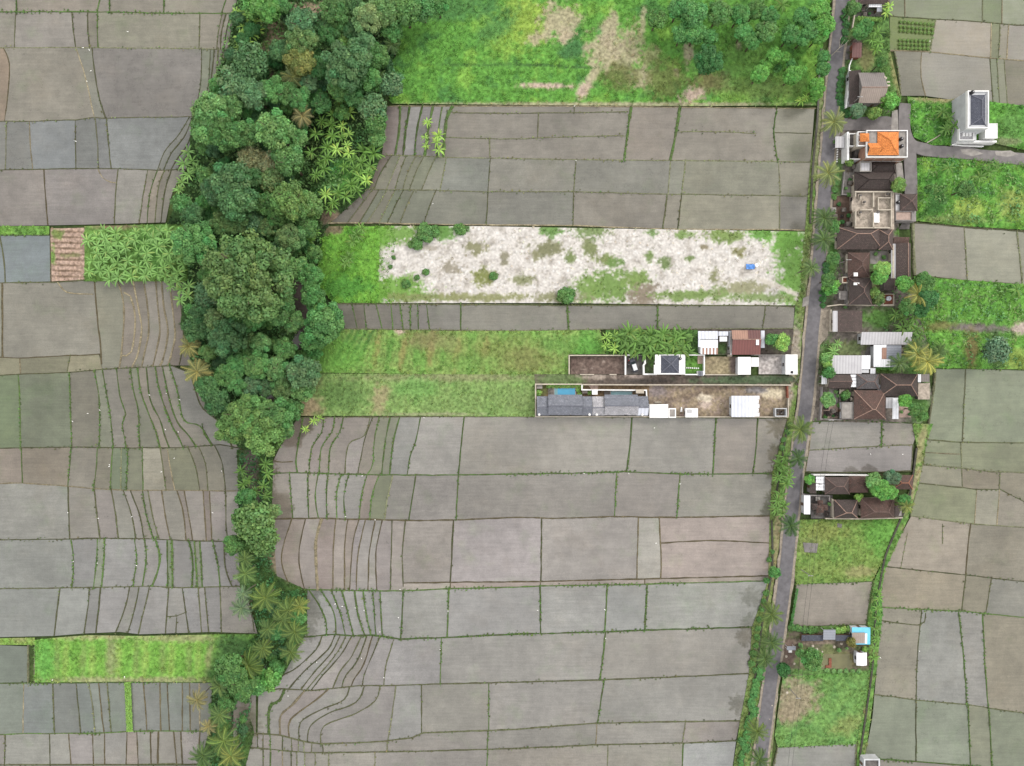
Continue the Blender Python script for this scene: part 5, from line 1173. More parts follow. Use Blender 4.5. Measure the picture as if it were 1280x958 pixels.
# bananas
def patch(pts, key, label, group, alt=None, altlabel=None):
    for p in pts:
        a = len(p) > 3 and p[3] == 'y'
        banana(p[0]+random.uniform(-.5, .5), p[1], p[2], alt if a else key, altlabel if a else label, group)
patch([(310,18,8),(318,28,9),(306,34,9),(314,44,9),(300,47,8),(322,40,8),(309,55,8),(302,60,7),(318,60,6),(296,15,6)],'lime','bright banana plant in the clump at the top of the curved western terraces','banana clump by the terraces')
grove=[(407,108,9),(398,133,10),(415,144,9),(437,141,9,'y'),(424,125,8),(400,118,8),(414,156,9),(428,158,7,'y'),(395,168,9),(416,170,9),(436,168,7,'y'),(409,185,10),(421,187,9,'y'),(434,182,6,'y'),(436,192,8,'y'),(389,191,8),(408,198,9),(405,212,9),(395,219,8),(456,190,12),(467,192,11),(452,204,10),(463,208,9),(444,212,9),(458,226,8,'y'),(450,222,10),(408,244,9,'y'),(423,241,9),(431,246,9),(417,254,8),(439,231,10),(446,238,9),(430,209,7),(402,152,8),(427,172,7),(460,216,8),(441,200,8),(412,262,7),(401,204,7)]
patch(grove,'bright','green banana plant in the grove between the forest and the northern paddies','eastern banana grove','lime','yellowish banana plant in the grove between the forest and the northern paddies')
plant=[]
rr=random.Random(3)
for i in range(60):
    for _ in range(30):
        x, y = rr.uniform(110,232), rr.uniform(288,350)
        if 160 < x < 195 and 305 < y < 325 and rr.random() < .7: continue
        if all((x-p[0])**2+(y-p[1])**2 > 82 for p in plant): plant.append((x,y,rr.uniform(7,9.5))); break
patch(plant,'light','banana plant in the plantation between the furrowed plot and the forest','western banana plantation')
patch([(236,190,9),(240,202,8),(231,205,9),(236,218,9),(228,228,8),(246,212,8),(224,238,7)],'light','banana plant on the grassy bank at the western forest edge above the plantation','bananas on the western bank')
patch([(222,352,9),(228,362,9),(236,370,8),(226,375,8),(236,358,8),(218,345,7),(214,358,6)],'light','banana plant hanging over the brown terraces at the foot of the plantation','bananas over the brown terraces')
hedge=[]
for i in range(40):
    for _ in range(30):
        x, y = rr.uniform(776,860), rr.uniform(416,441)
        if all((x-p[0])**2+(y-p[1])**2 > 64 for p in hedge): hedge.append((x,y,rr.uniform(10,13))); break
patch(hedge,'fresh','large deep green banana plant in the block behind the walled carport','banana block behind the carport')
patch([(758,422,7),(767,420,7),(757,432,6),(768,436,7)],'lime','small yellow green plant beside the banana block','young plants beside the banana block')
patch([(446,294,9),(440,302,8),(436,322,9),(432,330,8),(452,286,8)],'fresh','banana plant on the bright grass west of the sand lot','bananas west of the sand lot')
patch([(386,300,9),(390,316,8),(380,306,7),(394,290,7)],'bright','banana plant between the forest and the bright grass','bananas at the forest edge')
patch([(302,588,8),(305,605,8),(332,580,8),(334,592,8),(330,608,8),(320,614,7),(333,620,7),(311,600,7)],'fresh','banana plant on the narrow gully strip above the airy bamboo','bananas on the gully strip')
patch([(534,153,6),(531,172,5),(533,182,5),(548,170,8),(546,178,7),(549,188,7)],'lime','lone yellow green banana plant on the green bund among the northern paddies','bananas on the green bund')
patch([(382,537,5),(392,526,6),(399,523,5)],'lime','bright banana plant at the top of the southern terraces','bananas above the southern terraces')
patch([(981,572,9),(976,580,9),(986,585,8),(978,592,9),(986,597,8),(972,597,7),(982,604,8)],'fresh','banana plant in the tall roadside hedge above the bend','upper roadside banana hedge')
patch([(976,618,8),(972,626,8),(980,632,7),(970,636,8),(977,642,7)],'fresh','banana plant in the lower roadside hedge beside the pale paddies','lower roadside banana hedge')
patch([(895,6,9),(977,7,9),(967,13,8),(1022,4,8),(1030,12,8)],'fresh','banana plant among the orchard trees at the top edge','orchard bananas')
patch([(1096,42,9),(1090,50,9),(1098,54,8),(1094,62,7)],'bright','banana plant in the garden north of the old grey barn','garden bananas')
patch([(1112,8,7),(1108,16,7)],'lime','banana plant beside the top brown roof','bananas by the top roof')
patch([(1178,140,9),(1192,158,9),(1182,162,8),(1186,148,8)],'fresh','banana plant left of the tall white house','bananas by the tall white house')
patch([(1128,398,9),(1136,406,10),(1128,410,9),(1142,398,9),(1119,393,8),(1146,412,9),(1134,418,9),(1150,420,8)],'fresh','banana plant behind the white sheet roofs','bananas behind the white sheet roofs')
patch([(1175,434,10),(1183,440,9),(1176,446,8),(1270,362,9)],'bright','banana plant on the eastern scrub','bananas on the eastern scrub')
patch([(1042,440,8),(1046,430,6)],'light','banana plant in the garden by the road','garden bananas by the road')
patch([(1098,748,6),(1097,760,6),(1096,772,6),(1094,786,6),(1094,798,6),(1092,810,6),(1092,822,6),(1098,740,5)],'bright','leafy plant in the hedge along the eastern ditch','hedge plants along the eastern ditch')
patch([(1001,126,6),(1007,122,5)],'lime','small banana plant in the corner of the northern meadow','bananas in the meadow corner')
patch([(1186,210,8),(1224,222,8),(1236,215,9),(1210,228,8),(1245,206,6)],'fresh','banana plant in the scrub lot below the lane','bananas below the lane')
# orchard at the top right, garden trees
ORCH=[(849,9,14,'m','fresh','orchard tree at the top edge above the dark soft tree, leftmost big one'),(822,22,12,'m','mid','orchard tree furthest left over the straw coloured patch'),(867,18,16,'m','fresh','large orchard tree at the top edge'),
(900,15,14,'m','mid','orchard tree below the top edge bananas'),(853,42,12,'m','fresh','lower orchard tree, left of a pair above the dark soft tree'),(871,40,14,'m','fresh','lower orchard tree, right of a pair above the dark soft tree'),(888,46,10,'m','fresh','small orchard tree above the dark soft tree'),
(926,17,13,'m','fresh','orchard tree at the top edge over the grass gap'),(930,39,11,'m','fresh','orchard tree at the right of the grass gap'),(942,50,11,'m','fresh','lowest orchard tree on the right of the grass gap'),(958,37,14,'m','mid','broad orchard tree in the middle of the right group'),(962,19,12,'m','fresh','orchard tree near the dark soil plot'),(946,11,12,'m','mid','orchard tree at the top edge left of the dark soil plot'),
(989,43,12,'m','fresh','orchard tree below the dark soil plot'),(1003,20,11,'m','fresh','small orchard tree beneath the dark soil plot'),(1026,13,13,'m','bright','roadside orchard tree at the top edge'),(1032,31,13,'m','bright','roadside orchard tree overhanging the road'),(1015,36,12,'m','fresh','orchard tree left of the roadside pair'),(1024,45,10,'m','bright','small roadside orchard tree under the overhanging one'),(1005,48,9,'m','fresh','small orchard tree on the open grass'),
(886,74,17,'f','deep','dark soft rounded tree alone on the meadow'),(950,92,11,'m','bright','young bright tree on the meadow, lower of the left trio'),(957,81,8,'m','bright','young bright tree on the meadow, middle of the left trio'),(968,69,10,'m','bright','young bright tree on the meadow, top of the left trio'),(980,72,7,'m','bright','small young tree right of the left trio'),(972,86,5,'s','fresh','tiny bush between the two young tree groups'),(991,94,11,'m','bright','young tree on the right of the meadow, the larger'),(1001,89,7,'m','bright','young tree on the right of the meadow, the smaller'),(989,79,6,'m','fresh','young tree above the larger right one'),
(1021,108,10,'m','bright','leafy tree over the dark ditch by the road, lowest'),(1030,86,9,'m','fresh','leafy tree over the dark ditch by the road, middle'),(1030,71,8,'m','fresh','leafy tree over the dark ditch beside the bare tree'),(1019,119,7,'s','bright','bush beneath the lowest ditch tree'),
(1066,10,9,'m','mid','garden tree left of the top brown roof'),(1083,32,9,'m','fresh','green tree below the clipped hedge'),(1076,40,9,'m','fresh','green tree left of the garden bananas'),(1102,78,7,'m','mid','dark tree by the old grey barn'),
(1113,126,11,'s','bright','vine covered bush growing over the barn corner'),(1074,138,9,'m','grey','greyish bush at the front of the barn'),(1093,142,8,'s','ygreen','yellowish bush in front of the barn'),
(1046,178,4,'s','mid','tiny bush by the canopy of the orange roofed house'),(1124,231,9,'m','ygreen','yellow green tree right of the dark tiled house'),(1062,203,5,'s','ygreen','yellowish bush at the corner of the orange roofed house'),
(1042,283,9,'m','mid','green tree at the road beside the long brown roof'),(1042,323,9,'m','mid','round garden tree by the road under the long brown roof'),(1036,350,9,'m','mid','shady garden tree by the road'),(1038,358,10,'s','bright','bright round bush by the road, left of the twin hip roof house'),
(1104,336,10,'m','lime','bright round tree in the courtyard by the long narrow house'),(1099,347,9,'m','bright','green tree in the courtyard, lower one'),(1092,366,7,'s','ygreen','yellowish bush in the courtyard of the twin roofs'),(1098,374,7,'s','olive','olive green bush in the courtyard of the twin roofs'),
(1132,355,10,'m','bright','bright tree behind the small dark roofed house'),(1157,352,12,'m','mid','dark leafy tree at the corner of the grey green paddies'),(1160,374,12,'m','deep','deep green tree behind the yellow palm'),(1152,388,10,'m','deep','dark tree at the left of the tall green scrub'),(1135,384,10,'m','mid','green tree beside the lawn behind the garage'),
(1036,466,8,'s','fresh','bush left of the ribbed grey roof'),(1032,448,7,'s','light','light bush beside the road left of the ribbed grey roof'),(1034,455,6,'s','lime','yellowish bush by the road'),
(1036,500,9,'m','light','light round tree in the temple courtyard'),(1057,494,6,'s','mid','dark bush near the courtyard shrines'),(1132,501,8,'m','bright','bright tree behind the white canopy'),(1146,512,9,'m','mid','green tree at the end of the walled yard'),(1152,520,7,'s','mid','bush at the green bank beside the yard'),
(1094,601,11,'m','light','light green tree above the twin brown roofs, left'),(1102,612,12,'m','bright','bright green tree between the brown roofs'),(1114,616,9,'m','bright','bright tree right of the brown roofs'),(1116,597,10,'m','grey','greyish tree at the corner below the flooded plot'),(1131,626,8,'m','fresh','tree at the ditch beside the leaning palm'),(1012,600,6,'s','bright','small bright tree by the white panelled gate'),(1073,622,5,'s','lime','slim bright shrub between two brown roofs'),
(978,428,10,'s','lime','round bright bush behind the flat white roof by the road'),(965,424,8,'s','fresh','small bush left of the round bright bush'),
(1016,826,14,'m','mid','rounded tree beside the small garden pond'),(980,838,9,'s','deep','dark bush by the roadside garden'),(1001,817,6,'s','light','light bush left of the rounded garden tree'),(1064,803,6,'s','must','orange brown bush in the pond garden'),(1081,812,4,'s','lime','bright small bush above the white hut'),
(1246,438,15,'l','grey','dark airy tree on the eastern scrub below the dirt track'),(1208,236,11,'m','mid','dark round bush tree in the scrub lot below the lane'),(1163,236,7,'s','mid','small bush at the left of the scrub lot'),(968,716,7,'s','fresh','round bush on the road verge'),(958,726,4,'s','fresh','tiny bush below the round verge bush')]
for t in ORCH: tree(*t, cat='bush' if t[3] == 's' else 'tree', group='garden and roadside trees', name='bush' if t[3] == 's' else None)
# bushes on the sand lot
for x, y, r, l in [(520,304,9,'round dark green bush on the white sand, largest'),(531,290,12,'wide bush at the northern edge of the sand'),(575,286,8,'bush at the northern edge of the sand beside the paddies'),(521,347,4,'small round bush on the sand, lower of a pair'),(532,340,5,'small round bush on the sand, upper of a pair'),(507,355,6,'bush at the lower left corner of the sand'),(617,345,6,'oval bush in the middle of the sand'),(492,322,3,'tiny bush near the left edge of the sand'),(708,369,12,'flat bush at the southern edge of the sand'),(488,334,3,'tiny dull bush on the left of the sand'),(541,289,9,'second bush at the northern edge of the sand')]:
    shrub(x, y, r, 'mid', l, 'bushes on the sand lot')
# bright shrubs around the villa pool
for i, x in enumerate(range(686, 728, 5)): shrub(x, 482.5, 3.3, 'lime', 'clipped yellow green shrub in the row along the villa pool wall', 'shrubs along the villa pool')
for x, y in ((723,488),(725,493),(737,491)): shrub(x, y, 3.2, 'lime', 'yellow green shrub at the end of the turquoise pool', 'shrubs at the pool end')
shrub(673.5, 491, 4, 'lime', 'lone yellow green shrub in the left corner of the villa garden')
# verge bushes west of the road at the bottom
vb=[]
for i in range(26):
    t = i/25; x = 951-25*t+rr.uniform(-4,4); y = 838+118*t; vb.append((x, y, rr.uniform(3.5, 6)))
for x, y, r in vb: shrub(x, y, r, 'fresh', 'leafy shrub in the dense verge west of the road near the bottom', 'verge shrubs by the road')
for x, y, r in [(1053,88,5),(1052,96,5),(1051,104,5),(1050,112,5),(1050,120,5),(1051,128,5),(1054,136,5),(1061,142,5),(1068,144,5)]: shrub(x, y, r, 'deep', 'dark hedge shrub in front of the old grey barn', 'hedge before the barn')
for x, y, r in [(1058,30,5),(1057,40,5),(1056,50,5),(1056,22,5),(1058,14,5)]: shrub(x, y, r, 'deep', 'dark hedge shrub along the road near the top', 'hedge along the top road')
for x, y, r in [(1046,220,4),(1045,228,5),(1044,237,5),(1043,246,4)]: shrub(x, y, r, 'mid', 'green shrub by the road in front of the dark tiled house', 'shrubs before the dark house')
for x, y, r in [(1034,330,5),(1033,338,5),(1032,346,4),(1030,366,5),(1029,374,5),(1029,382,4)]: shrub(x, y, r, 'deep', 'hedge shrub by the road in front of the twin hip roof house', 'hedge before the twin roofs')
for x, y, r in [(990,785,5),(998,786,5),(1006,788,5),(1014,789,5),(1020,788,4)]: shrub(x, y, r, 'mid', 'shrub behind the dark strip roof', 'shrubs behind the dark strip roof')
for x, y, r in [(1048,789,5),(1055,788,5),(1062,787,4)]: shrub(x, y, r, 'lime', 'bright shrub between the small metal roof and the turquoise shed', 'bright shrubs by the turquoise shed')
for x, y, r in [(1034,838,3),(1042,839,3),(1050,839,3),(1058,839,3),(1066,839,3),(1074,839,3)]: shrub(x, y, r, 'light', 'low shrub in the row below the pond garden', 'low row below the pond')
for x, y, r in [(958,742,4),(955,752,3.5),(953,762,4),(950,775,4.5),(948,786,4),(947,797,4.5),(945,808,4),(942,818,5),(940,830,4.5),(944,838,4),(962,700,3.5),(966,690,3),(978,560,4),(980,550,3.5),(985,540,4),(988,532,4)]: shrub(x, y, r, 'mid', 'low shrub on the bank between the ditch and the western paddies', 'low bank shrubs')
_pr = random.Random(12)
for x, y in [(1050,489),(1047,495),(1044,490),(1053,499),(1030,493),(1048,507),(1041,520),(1031,521),(1062,226),(1057,236),(1060,244),(1052,278),(1060,270),(1048,256),(1094,318),(1104,322),(1092,340),(1098,312),(1056,384),(1090,384),(1126,515),(1136,518),(1020,641),(1036,630),(1018,612),(1015,596),(1075,14),(1086,18),(1000,806),(1012,812),(1048,812),(1058,810)]:
    p = W(x, y, .6); o = thing('potted_plant', 'small potted plant among the courtyard clutter of the village', 'potted plant', (p.x, p.y, .3), 'potted plants in the courtyards')
    MB().lathe(0, 0, [(.2, 0), (.3, .4), (.33, .45), (.26, .44)], 10).build('pot', M[_pr.choice(['brick','cream','stone'])], o, world=False)
    c = bpy.data.objects.new('foliage', _pr.choice(CROWN['s'])); q = _pr.uniform(.45, .8); c.scale = (q, q, q); c.location = (0, 0, .45); c.color = tint(_pr.choice(['mid','light','deep'])); link(c, o)
# hedges
def hedge_row(x0, y0, x1, y1, w, h, key, label):
    p0, p1 = W(x0, y0, h), W(x1, y1, h); d = (p1-p0); L = d.length; u = d.normalized(); n = Vector((-u.y, u.x, 0))
    k = int(L*w*90); rng = RNG
    a = rng.uniform(0, L, k); b = rng.uniform(-w/2, w/2, k); z = h*rng.uniform(.3, 1.0, k)**.5
    o = thing('hedge', label, 'hedge', (p0.x, p0.y, .1))
    P = np.stack([u.x*a+n.x*b, u.y*a+n.y*b, z], axis=1); Nn = rng.normal(size=(k, 3))*.6+np.array([0, 0, .8]); Nn /= np.linalg.norm(Nn, axis=1, keepdims=True)
    v, c = leaf_quads(P, Nn, .22, rng, .7, 1.3); f = np_mesh('foliage', v, np.arange(len(v)), 4, M['leaf'], c, parent=o); f.color = tint(key, .7)
    mb = MB()
    for i in range(max(2, int(L/1.2))):
        q = u*(.4+i*1.2); mb.tube([(q.x, q.y, -.1), (q.x, q.y, h*.7)], [.05, .03], 5)
    mb.build('stems', M['bark'], o, world=False)
hedge_row(1073, 22.5, 1103, 24.5, 1.1, 1.6, 'lime', 'clipped bright green hedge below the top courtyard')
hedge_row(1095, 460, 1124, 460.5, 1.0, 1.3, 'bright', 'green hedge between the patched white roof and the long brown roof')
hedge_row(997, 736, 989, 783, .7, 1.0, 'fresh', 'low hedge along the road beside the small brown paddy')
hedge_row(159.5, 853, 162, 915, 1.9, .5, 'lime', 'bright planted row between the narrow grey paddies')
# vegetable beds
vegb=[]
for yy in (27,33,38): vegb += [(x, yy+(x-1125)*.09) for x in range(1126, 1168, 5)]
for yy in (50,55,60): vegb += [(x, yy+(x-1125)*.03) for x in range(1125, 1162, 5)]
for x, y in vegb: shrub(x, y, 2.1, 'ygreen', 'vegetable plant in the square bed above the grey paddies', 'vegetable bed plants', 'vegetable plant', 'vegetable_plant')
# bare tree leaning over the road
def bare_tree():
    p = W(1033, 75, 0); o = thing('bare_tree', 'whitish leafless tree leaning over the road', 'tree', (p.x, p.y, 0))
    mb = MB(); mb.tube([(0,0,-.1),(.9,.6,2.0),(2.0,1.6,4.2)], [.16,.13,.08], 7); mb.build('trunk', M['deadwood'], o, world=False)
    mb = MB()
    for a, b in (((2,1.6,4.2),(3.2,2.2,5.4)),((2,1.6,4.2),(1.5,3.4,5.6)),((2,1.6,4.2),(3.0,3.6,5.9)),((1.4,1.1,3.0),(2.6,.4,4.2)),((3.2,2.2,5.4),(4.2,3.3,6.0)),((1.5,3.4,5.6),(1.9,4.6,6.1))): mb.tube([a, b], [.07, .025], 5)
    mb.build('branches', M['deadwood'], o, world=False)
bare_tree()
# egrets on the bunds
def egret_mesh():
    mb = MB()
    mb.tube([(-.34,0,.42),(-.2,0,.46),(0,0,.52),(.16,0,.56),(.24,0,.64),(.2,0,.76),(.27,0,.86),(.34,0,.88),(.5,0,.86)], [.02,.08,.13,.1,.045,.032,.035,.04,.006], 8)
    for s in (-.05, .05): mb.tube([(.0,s,.46),(.02,s,.2),(0,s,0)], [.02,.013,.012], 5)
    me = bpy.data.meshes.new('egret'); me.from_pydata(mb.v, [], mb.f); me.materials.append(M['feather']); me.update(); return me
EGR = egret_mesh()
birds=[(112,63),(104,60),(114,89),(109,102),(95,177),(160,40),(91,527),(110,517),(125,513),(92,702),(122,704),(171,707),(165,646),(123,648),(208,492),(187,494),(225,500),(207,537),(223,540),(137,583),(137,581),(218,573),(202,590),(277,589),(85,641),(266,641),(419,755),(455,763),(475,790),(452,823),(444,760),(550,812),(480,847),(396,828),(428,758),(360,870),(672,763),(756,762),(757,798),(786,592),(730,592),(850,605),(818,535),(453,595),(469,650),(432,646),(530,522),(720,201),(718,133),(541,255),(1162,52),(1128,568),(1088,568),(1149,814),(1100,822),(1015,602),(500,737),(156,846),(66,850),(560,764),(498,772),(820,679)]
for i, (x, y) in enumerate(birds):
    p = W(x, y, .45); o = bpy.data.objects.new('egret', EGR); s = random.uniform(.6, .8); o.scale = (s, s, s); o.location = (p.x, p.y, .24); o.rotation_euler = (0, 0, random.uniform(0, 6.28)); link(o)
    where = 'a paddy bund on the western terraces' if x < 300 else ('a paddy bund of the southern fields' if 300 <= x < 960 and y > 500 else ('a bund of the northern paddies' if x < 960 else 'a field edge east of the road'))
    tag(o, 'small white egret standing on '+where, 'bird', 'white egrets on the fields')
# ------------------------------------------------------------------ buildings
def R(x0, y0, x1, y1, z):
    a = W(x0, y1, z); b = W(x1, y0, z); return a.x, a.y, b.x, b.y
def start(name, label, cat, x, y, z=0, group=None):
    p = W(x, y, z); return thing(name, label, cat, (p.x, p.y, 0), group)
def openings(root, parent, xa, ya, xb, yb, z, sides, z0=0.0, door=True):
    """windows (frame, pane) and a door set proud of a wall box"""
    for si, s in enumerate(sides):
        L = (yb-ya) if s in 'we' else (xb-xa)
        n = max(1, int(L/3.2)); dd = n//2 if (door and si == 0 and z0 < 1) else -1
        for i in range(n):
            c = (i+.5)*L/n; isd = i == dd; hw = .45 if isd else .55; lo, hi = (z0+.02, z0+2.1) if isd else (z0+.95, z0+2.15)
            if hi > z-.15: hi = z-.15
            if lo >= hi-.3: continue
            def bx(a0, a1, q0, q1, d0, d1):
                m = MB()
                if s == 'w': m.box(xa-d1, ya+a0, q0, xa-d0, ya+a1, q1)
                if s == 'e': m.box(xb+d0, ya+a0, q0, xb+d1, ya+a1, q1)
                if s == 's': m.box(xa+a0, ya-d1, q0, xa+a1, ya-d0, q1)
                if s == 'n': m.box(xa+a0, yb+d0, q0, xa+a1, yb+d1, q1)
                return m
            f = bx(c-hw, c+hw, lo, hi, .003, .06).build('door' if isd else 'window', M['wood'] if isd else M['frame'], parent)
            if isd:
                bx(c+hw-.16, c+hw-.08, lo+.95, lo+1.15, .062, .1).build('handle', M['steel'], f)
            else:
                for k in (-1, 1): bx(c+(k-1)*hw/2+.04, c+(k+1)*hw/2-.04, lo+.06, hi-.06, .062, .075).build('pane', M['glass'], f)
def walls(root, r, z, mat, z0=-.1, inset=.45, sides='', door=True):
    xa, ya, xb, yb = r; xa += inset; ya += inset; xb -= inset; yb -= inset
    w = MB().box(xa, ya, z0, xb, yb, z).build('wall', mat, root)
    if sides: openings(root, w, xa, ya, xb, yb, z, sides, max(z0, 0), door)
    return w
def caps(roof, segs, mat, rad=.13, root=None):
    mb = MB()
    for a, b in segs:
        a = Vector(a); b = Vector(b); mb.tube([a+Vector((0,0,.03)), b+Vector((0,0,.03))], [rad, rad], 6)
    mb.build('ridge_caps', mat, roof)
def hip(root, r, ze, rise, mat, cap=None, th=.14, ridge=None, name='roof', inset=None):
    """hipped roof over the eaves rectangle r"""
    xa, ya, xb, yb = r; w = xb-xa; d = yb-ya
    k = inset if inset is not None else min(w, d)/2
    if w >= d:
        ry = ya+d*(ridge if ridge else .5); A = (xa+min(k, w/2-.05), ry, ze+rise); B = (xb-min(k, w/2-.05), ry, ze+rise); fs = [(0,1,5,4),(1,2,5),(2,3,4,5),(3,0,4)]
    else:
        rx = xa+w*(ridge if ridge else .5); A = (rx, ya+min(k, d/2-.05), ze+rise); B = (rx, yb-min(k, d/2-.05), ze+rise); fs = [(0,1,4),(1,2,5,4),(2,3,5),(3,0,4,5)]
    e = [(xa,ya,ze),(xb,ya,ze),(xb,yb,ze),(xa,yb,ze)]
    mb = MB(); mb.add(e+[A, B], fs)
    lo = [(x, y, z-th) for x, y, z in e]
    mb.add(e+lo, [(4,5,1,0),(5,6,2,1),(6,7,3,2),(7,4,0,3),(7,6,5,4)])
    o = mb.build(name, mat, root)
    if cap:
        if w >= d: sg = [(A, B), (e[0], A), (e[3], A), (e[1], B), (e[2], B)]
        else: sg = [(A, B), (e[0], A), (e[1], A), (e[2], B), (e[3], B)]
        caps(o, sg, cap)
    return o
def gable(root, r, ze, rise, axis, mat, cap=None, mat2=None, th=.12, ridge=.5, wallmat=None, name='roof'):
    xa, ya, xb, yb = r
    def slope(p):
        a, b, c, d = [Vector(v) for v in p]; lo = [v-Vector((0, 0, th)) for v in (a, b, c, d)]
        return MB().add([a, b, c, d]+lo, [(0,1,2,3),(7,6,5,4),(4,5,1,0),(5,6,2,1),(6,7,3,2),(7,4,0,3)])
    if axis == 'x':
        m = ya+(yb-ya)*ridge; s1 = [(xa,ya,ze),(xb,ya,ze),(xb,m-.003,ze+rise),(xa,m-.003,ze+rise)]; s2 = [(xb,yb,ze),(xa,yb,ze),(xa,m+.003,ze+rise),(xb,m+.003,ze+rise)]; rd = ((xa,m,ze+rise),(xb,m,ze+rise))
        gw = [((xa+.5, ya+.5), (xa+.5, yb-.5)), ((xb-.5, ya+.5), (xb-.5, yb-.5))]; pk = lambda q: m
    else:
        m = xa+(xb-xa)*ridge; s1 = [(xb,ya,ze),(xb,yb,ze),(m+.003,yb,ze+rise),(m+.003,ya,ze+rise)]; s2 = [(xa,yb,ze),(xa,ya,ze),(m-.003,ya,ze+rise),(m-.003,yb,ze+rise)]; rd = ((m,ya,ze+rise),(m,yb,ze+rise))
    o = slope(s1).build(name, mat, root); o2 = slope(s2).build(name, mat2 or mat, root)
    if cap: caps(o, [rd], cap)
    if wallmat:
        mb = MB()
        for q in ((xa+.55, xb-.7) if axis == 'x' else (ya+.55, yb-.7)):
            if axis == 'x': mb.add([(q,ya+.6,ze-.25),(q,yb-.6,ze-.25),(q,m,ze+rise-.25),(q+.15,ya+.6,ze-.25),(q+.15,yb-.6,ze-.25),(q+.15,m,ze+rise-.25)], [(0,2,1),(3,4,5),(0,1,4,3),(1,2,5,4),(2,0,3,5)])
            else: mb.add([(xa+.6,q,ze-.25),(xb-.6,q,ze-.25),(m,q,ze+rise-.25),(xa+.6,q+.15,ze-.25),(xb-.6,q+.15,ze-.25),(m,q+.15,ze+rise-.25)], [(0,1,2),(3,5,4),(0,3,4,1),(1,4,5,2),(2,5,3,0)])
        mb.build('gable_wall', wallmat, root)
    return o
def flat(root, r, z, mat, edge, ph=.45, pw=.18, name='roof_deck'):
    """flat roof slab with a parapet ring"""
    xa, ya, xb, yb = r
    o = MB().box(xa+pw+.003, ya+pw+.003, z-.2, xb-pw-.003, yb-pw-.003, z).build(name, mat, root)
    mb = MB(); a, b = z-.25, z+ph
    mb.box(xa, ya, a, xb, ya+pw, b); mb.box(xa, yb-pw, a, xb, yb, b); mb.box(xa, ya+pw+.001, a, xa+pw, yb-pw-.001, b); mb.box(xb-pw, ya+pw+.001, a, xb, yb-pw-.001, b)
    mb.build('parapet', edge, root); return o
def sheet(root, r, z, mat, dzx=0.0, dzy=.25, th=.05, name='roof_sheet', posts=None, pm='steel'):
    """single-pitch metal roof, higher by dzx to the east and dzy to the north"""
    xa, ya, xb, yb = r
    q = [(xa,ya,z),(xb,ya,z+dzx),(xb,yb,z+dzx+dzy),(xa,yb,z+dzy)]; lo = [(x, y, v-th) for x, y, v in q]
    o = MB().add(q+lo, [(0,1,2,3),(7,6,5,4),(4,5,1,0),(5,6,2,1),(6,7,3,2),(7,4,0,3)]).build(name, mat, root)
    if posts:
        for i, (x, y, v) in enumerate(q):
            cx, cy = (xa+xb)/2, (ya+yb)/2; x = x+(.25 if x < cx else -.25); y = y+(.25 if y < cy else -.25)
            MB().box(x-.06, y-.06, -.1, x+.06, y+.06, v-th-.1).build('post', M[pm], root)
    return o
def wall_run(label, poly, h, mat, th=.22, coping=None, closed=False, name='boundary_wall', cat='wall'):
    P = [W(x, y, h) for x, y in pl(poly)]; root = thing(name, label, cat, (P[0].x, P[0].y, 0))
    Q = P + [P[0]] if closed else P
    mb = MB(); cb = MB()
    for i, (a, b) in enumerate(zip(Q[:-1], Q[1:])):
        d = (b-a); d.z = 0; L = d.length; u = d.normalized(); n = Vector((-u.y, u.x, 0))
        s = 0 if (i == 0 and not closed) else th/2+.002
        for m, t, z0, z1, e in ((mb, th, -.1, h-.08, s), (cb, th+.12, h-.078, h, s+.06 if s else 0)):
            A = a+u*(e if s else 0); B = b+u*(t/2)
            c = [A-n*t/2, B-n*t/2, B+n*t/2, A+n*t/2]
            m.add([(v.x, v.y, z0) for v in c]+[(v.x, v.y, z1) for v in c], [(3,2,1,0),(4,5,6,7),(0,1,5,4),(1,2,6,5),(2,3,7,6),(3,0,4,7)])
    mb.build('wall_panel', mat, root); cb.build('coping', coping or mat, root); return root
def tank(label, x, y, z, r=.55, h=1.25, mat='blackplastic', group=None):
    p = W(x, y, z+h); o = thing('water_tank', label, 'water tank', (p.x, p.y, z), group)
    MB().lathe(0, 0, [(r*.95, .02), (r, .1), (r, h*.75), (r*.8, h*.88), (r*.35, h*.95)], 20).build('body', M[mat], o, world=False, smooth=True)
    MB().lathe(0, 0, [(r*.3, h*.951), (r*.3, h*1.02), (r*.22, h*1.05)], 14).build('lid', M['steel'], o, world=False)
    return o
def shrine(label, x, y, s=1.0, roof='thatch', group=None, tiers=1):
    p = W(x, y, 2*s); o = thing('shrine', label, 'shrine', (p.x, p.y, 0), group)
    b = MB(); b.box(-.7*s,-.7*s,-.1,.7*s,.7*s,.35*s); b.box(-.5*s,-.5*s,.352*s,.5*s,.5*s,.8*s); b.build('base', M['stone'], o, world=False)
    MB().box(-.32*s,-.32*s,.802*s,.32*s,.32*s,1.6*s).build('body', M['brick'], o, world=False)
    for k in range(tiers):
        z = (1.6+.55*k)*s; w = (.75-.17*k)*s
        MB().add([(-w,-w,z),(w,-w,z),(w,w,z),(-w,w,z),(0,0,z+.6*s)], [(0,1,4),(1,2,4),(2,3,4),(3,0,4),(3,2,1,0)]).build('roof', M[roof], o, world=False)
    MB().lathe(0, 0, [(.09*s, (2.2+.55*(tiers-1))*s-.05), (.12*s, (2.28+.55*(tiers-1))*s), (.02*s, (2.5+.55*(tiers-1))*s)], 8).build('finial', M['stone'], o, world=False)
    return o
def ac_unit(root, x, y, z):
    p = W(x, y, z); MB().box(p.x-.4, p.y-.2, z-.3, p.x+.4, p.y+.2, z+.3).build('air_conditioner', M['white'], root)

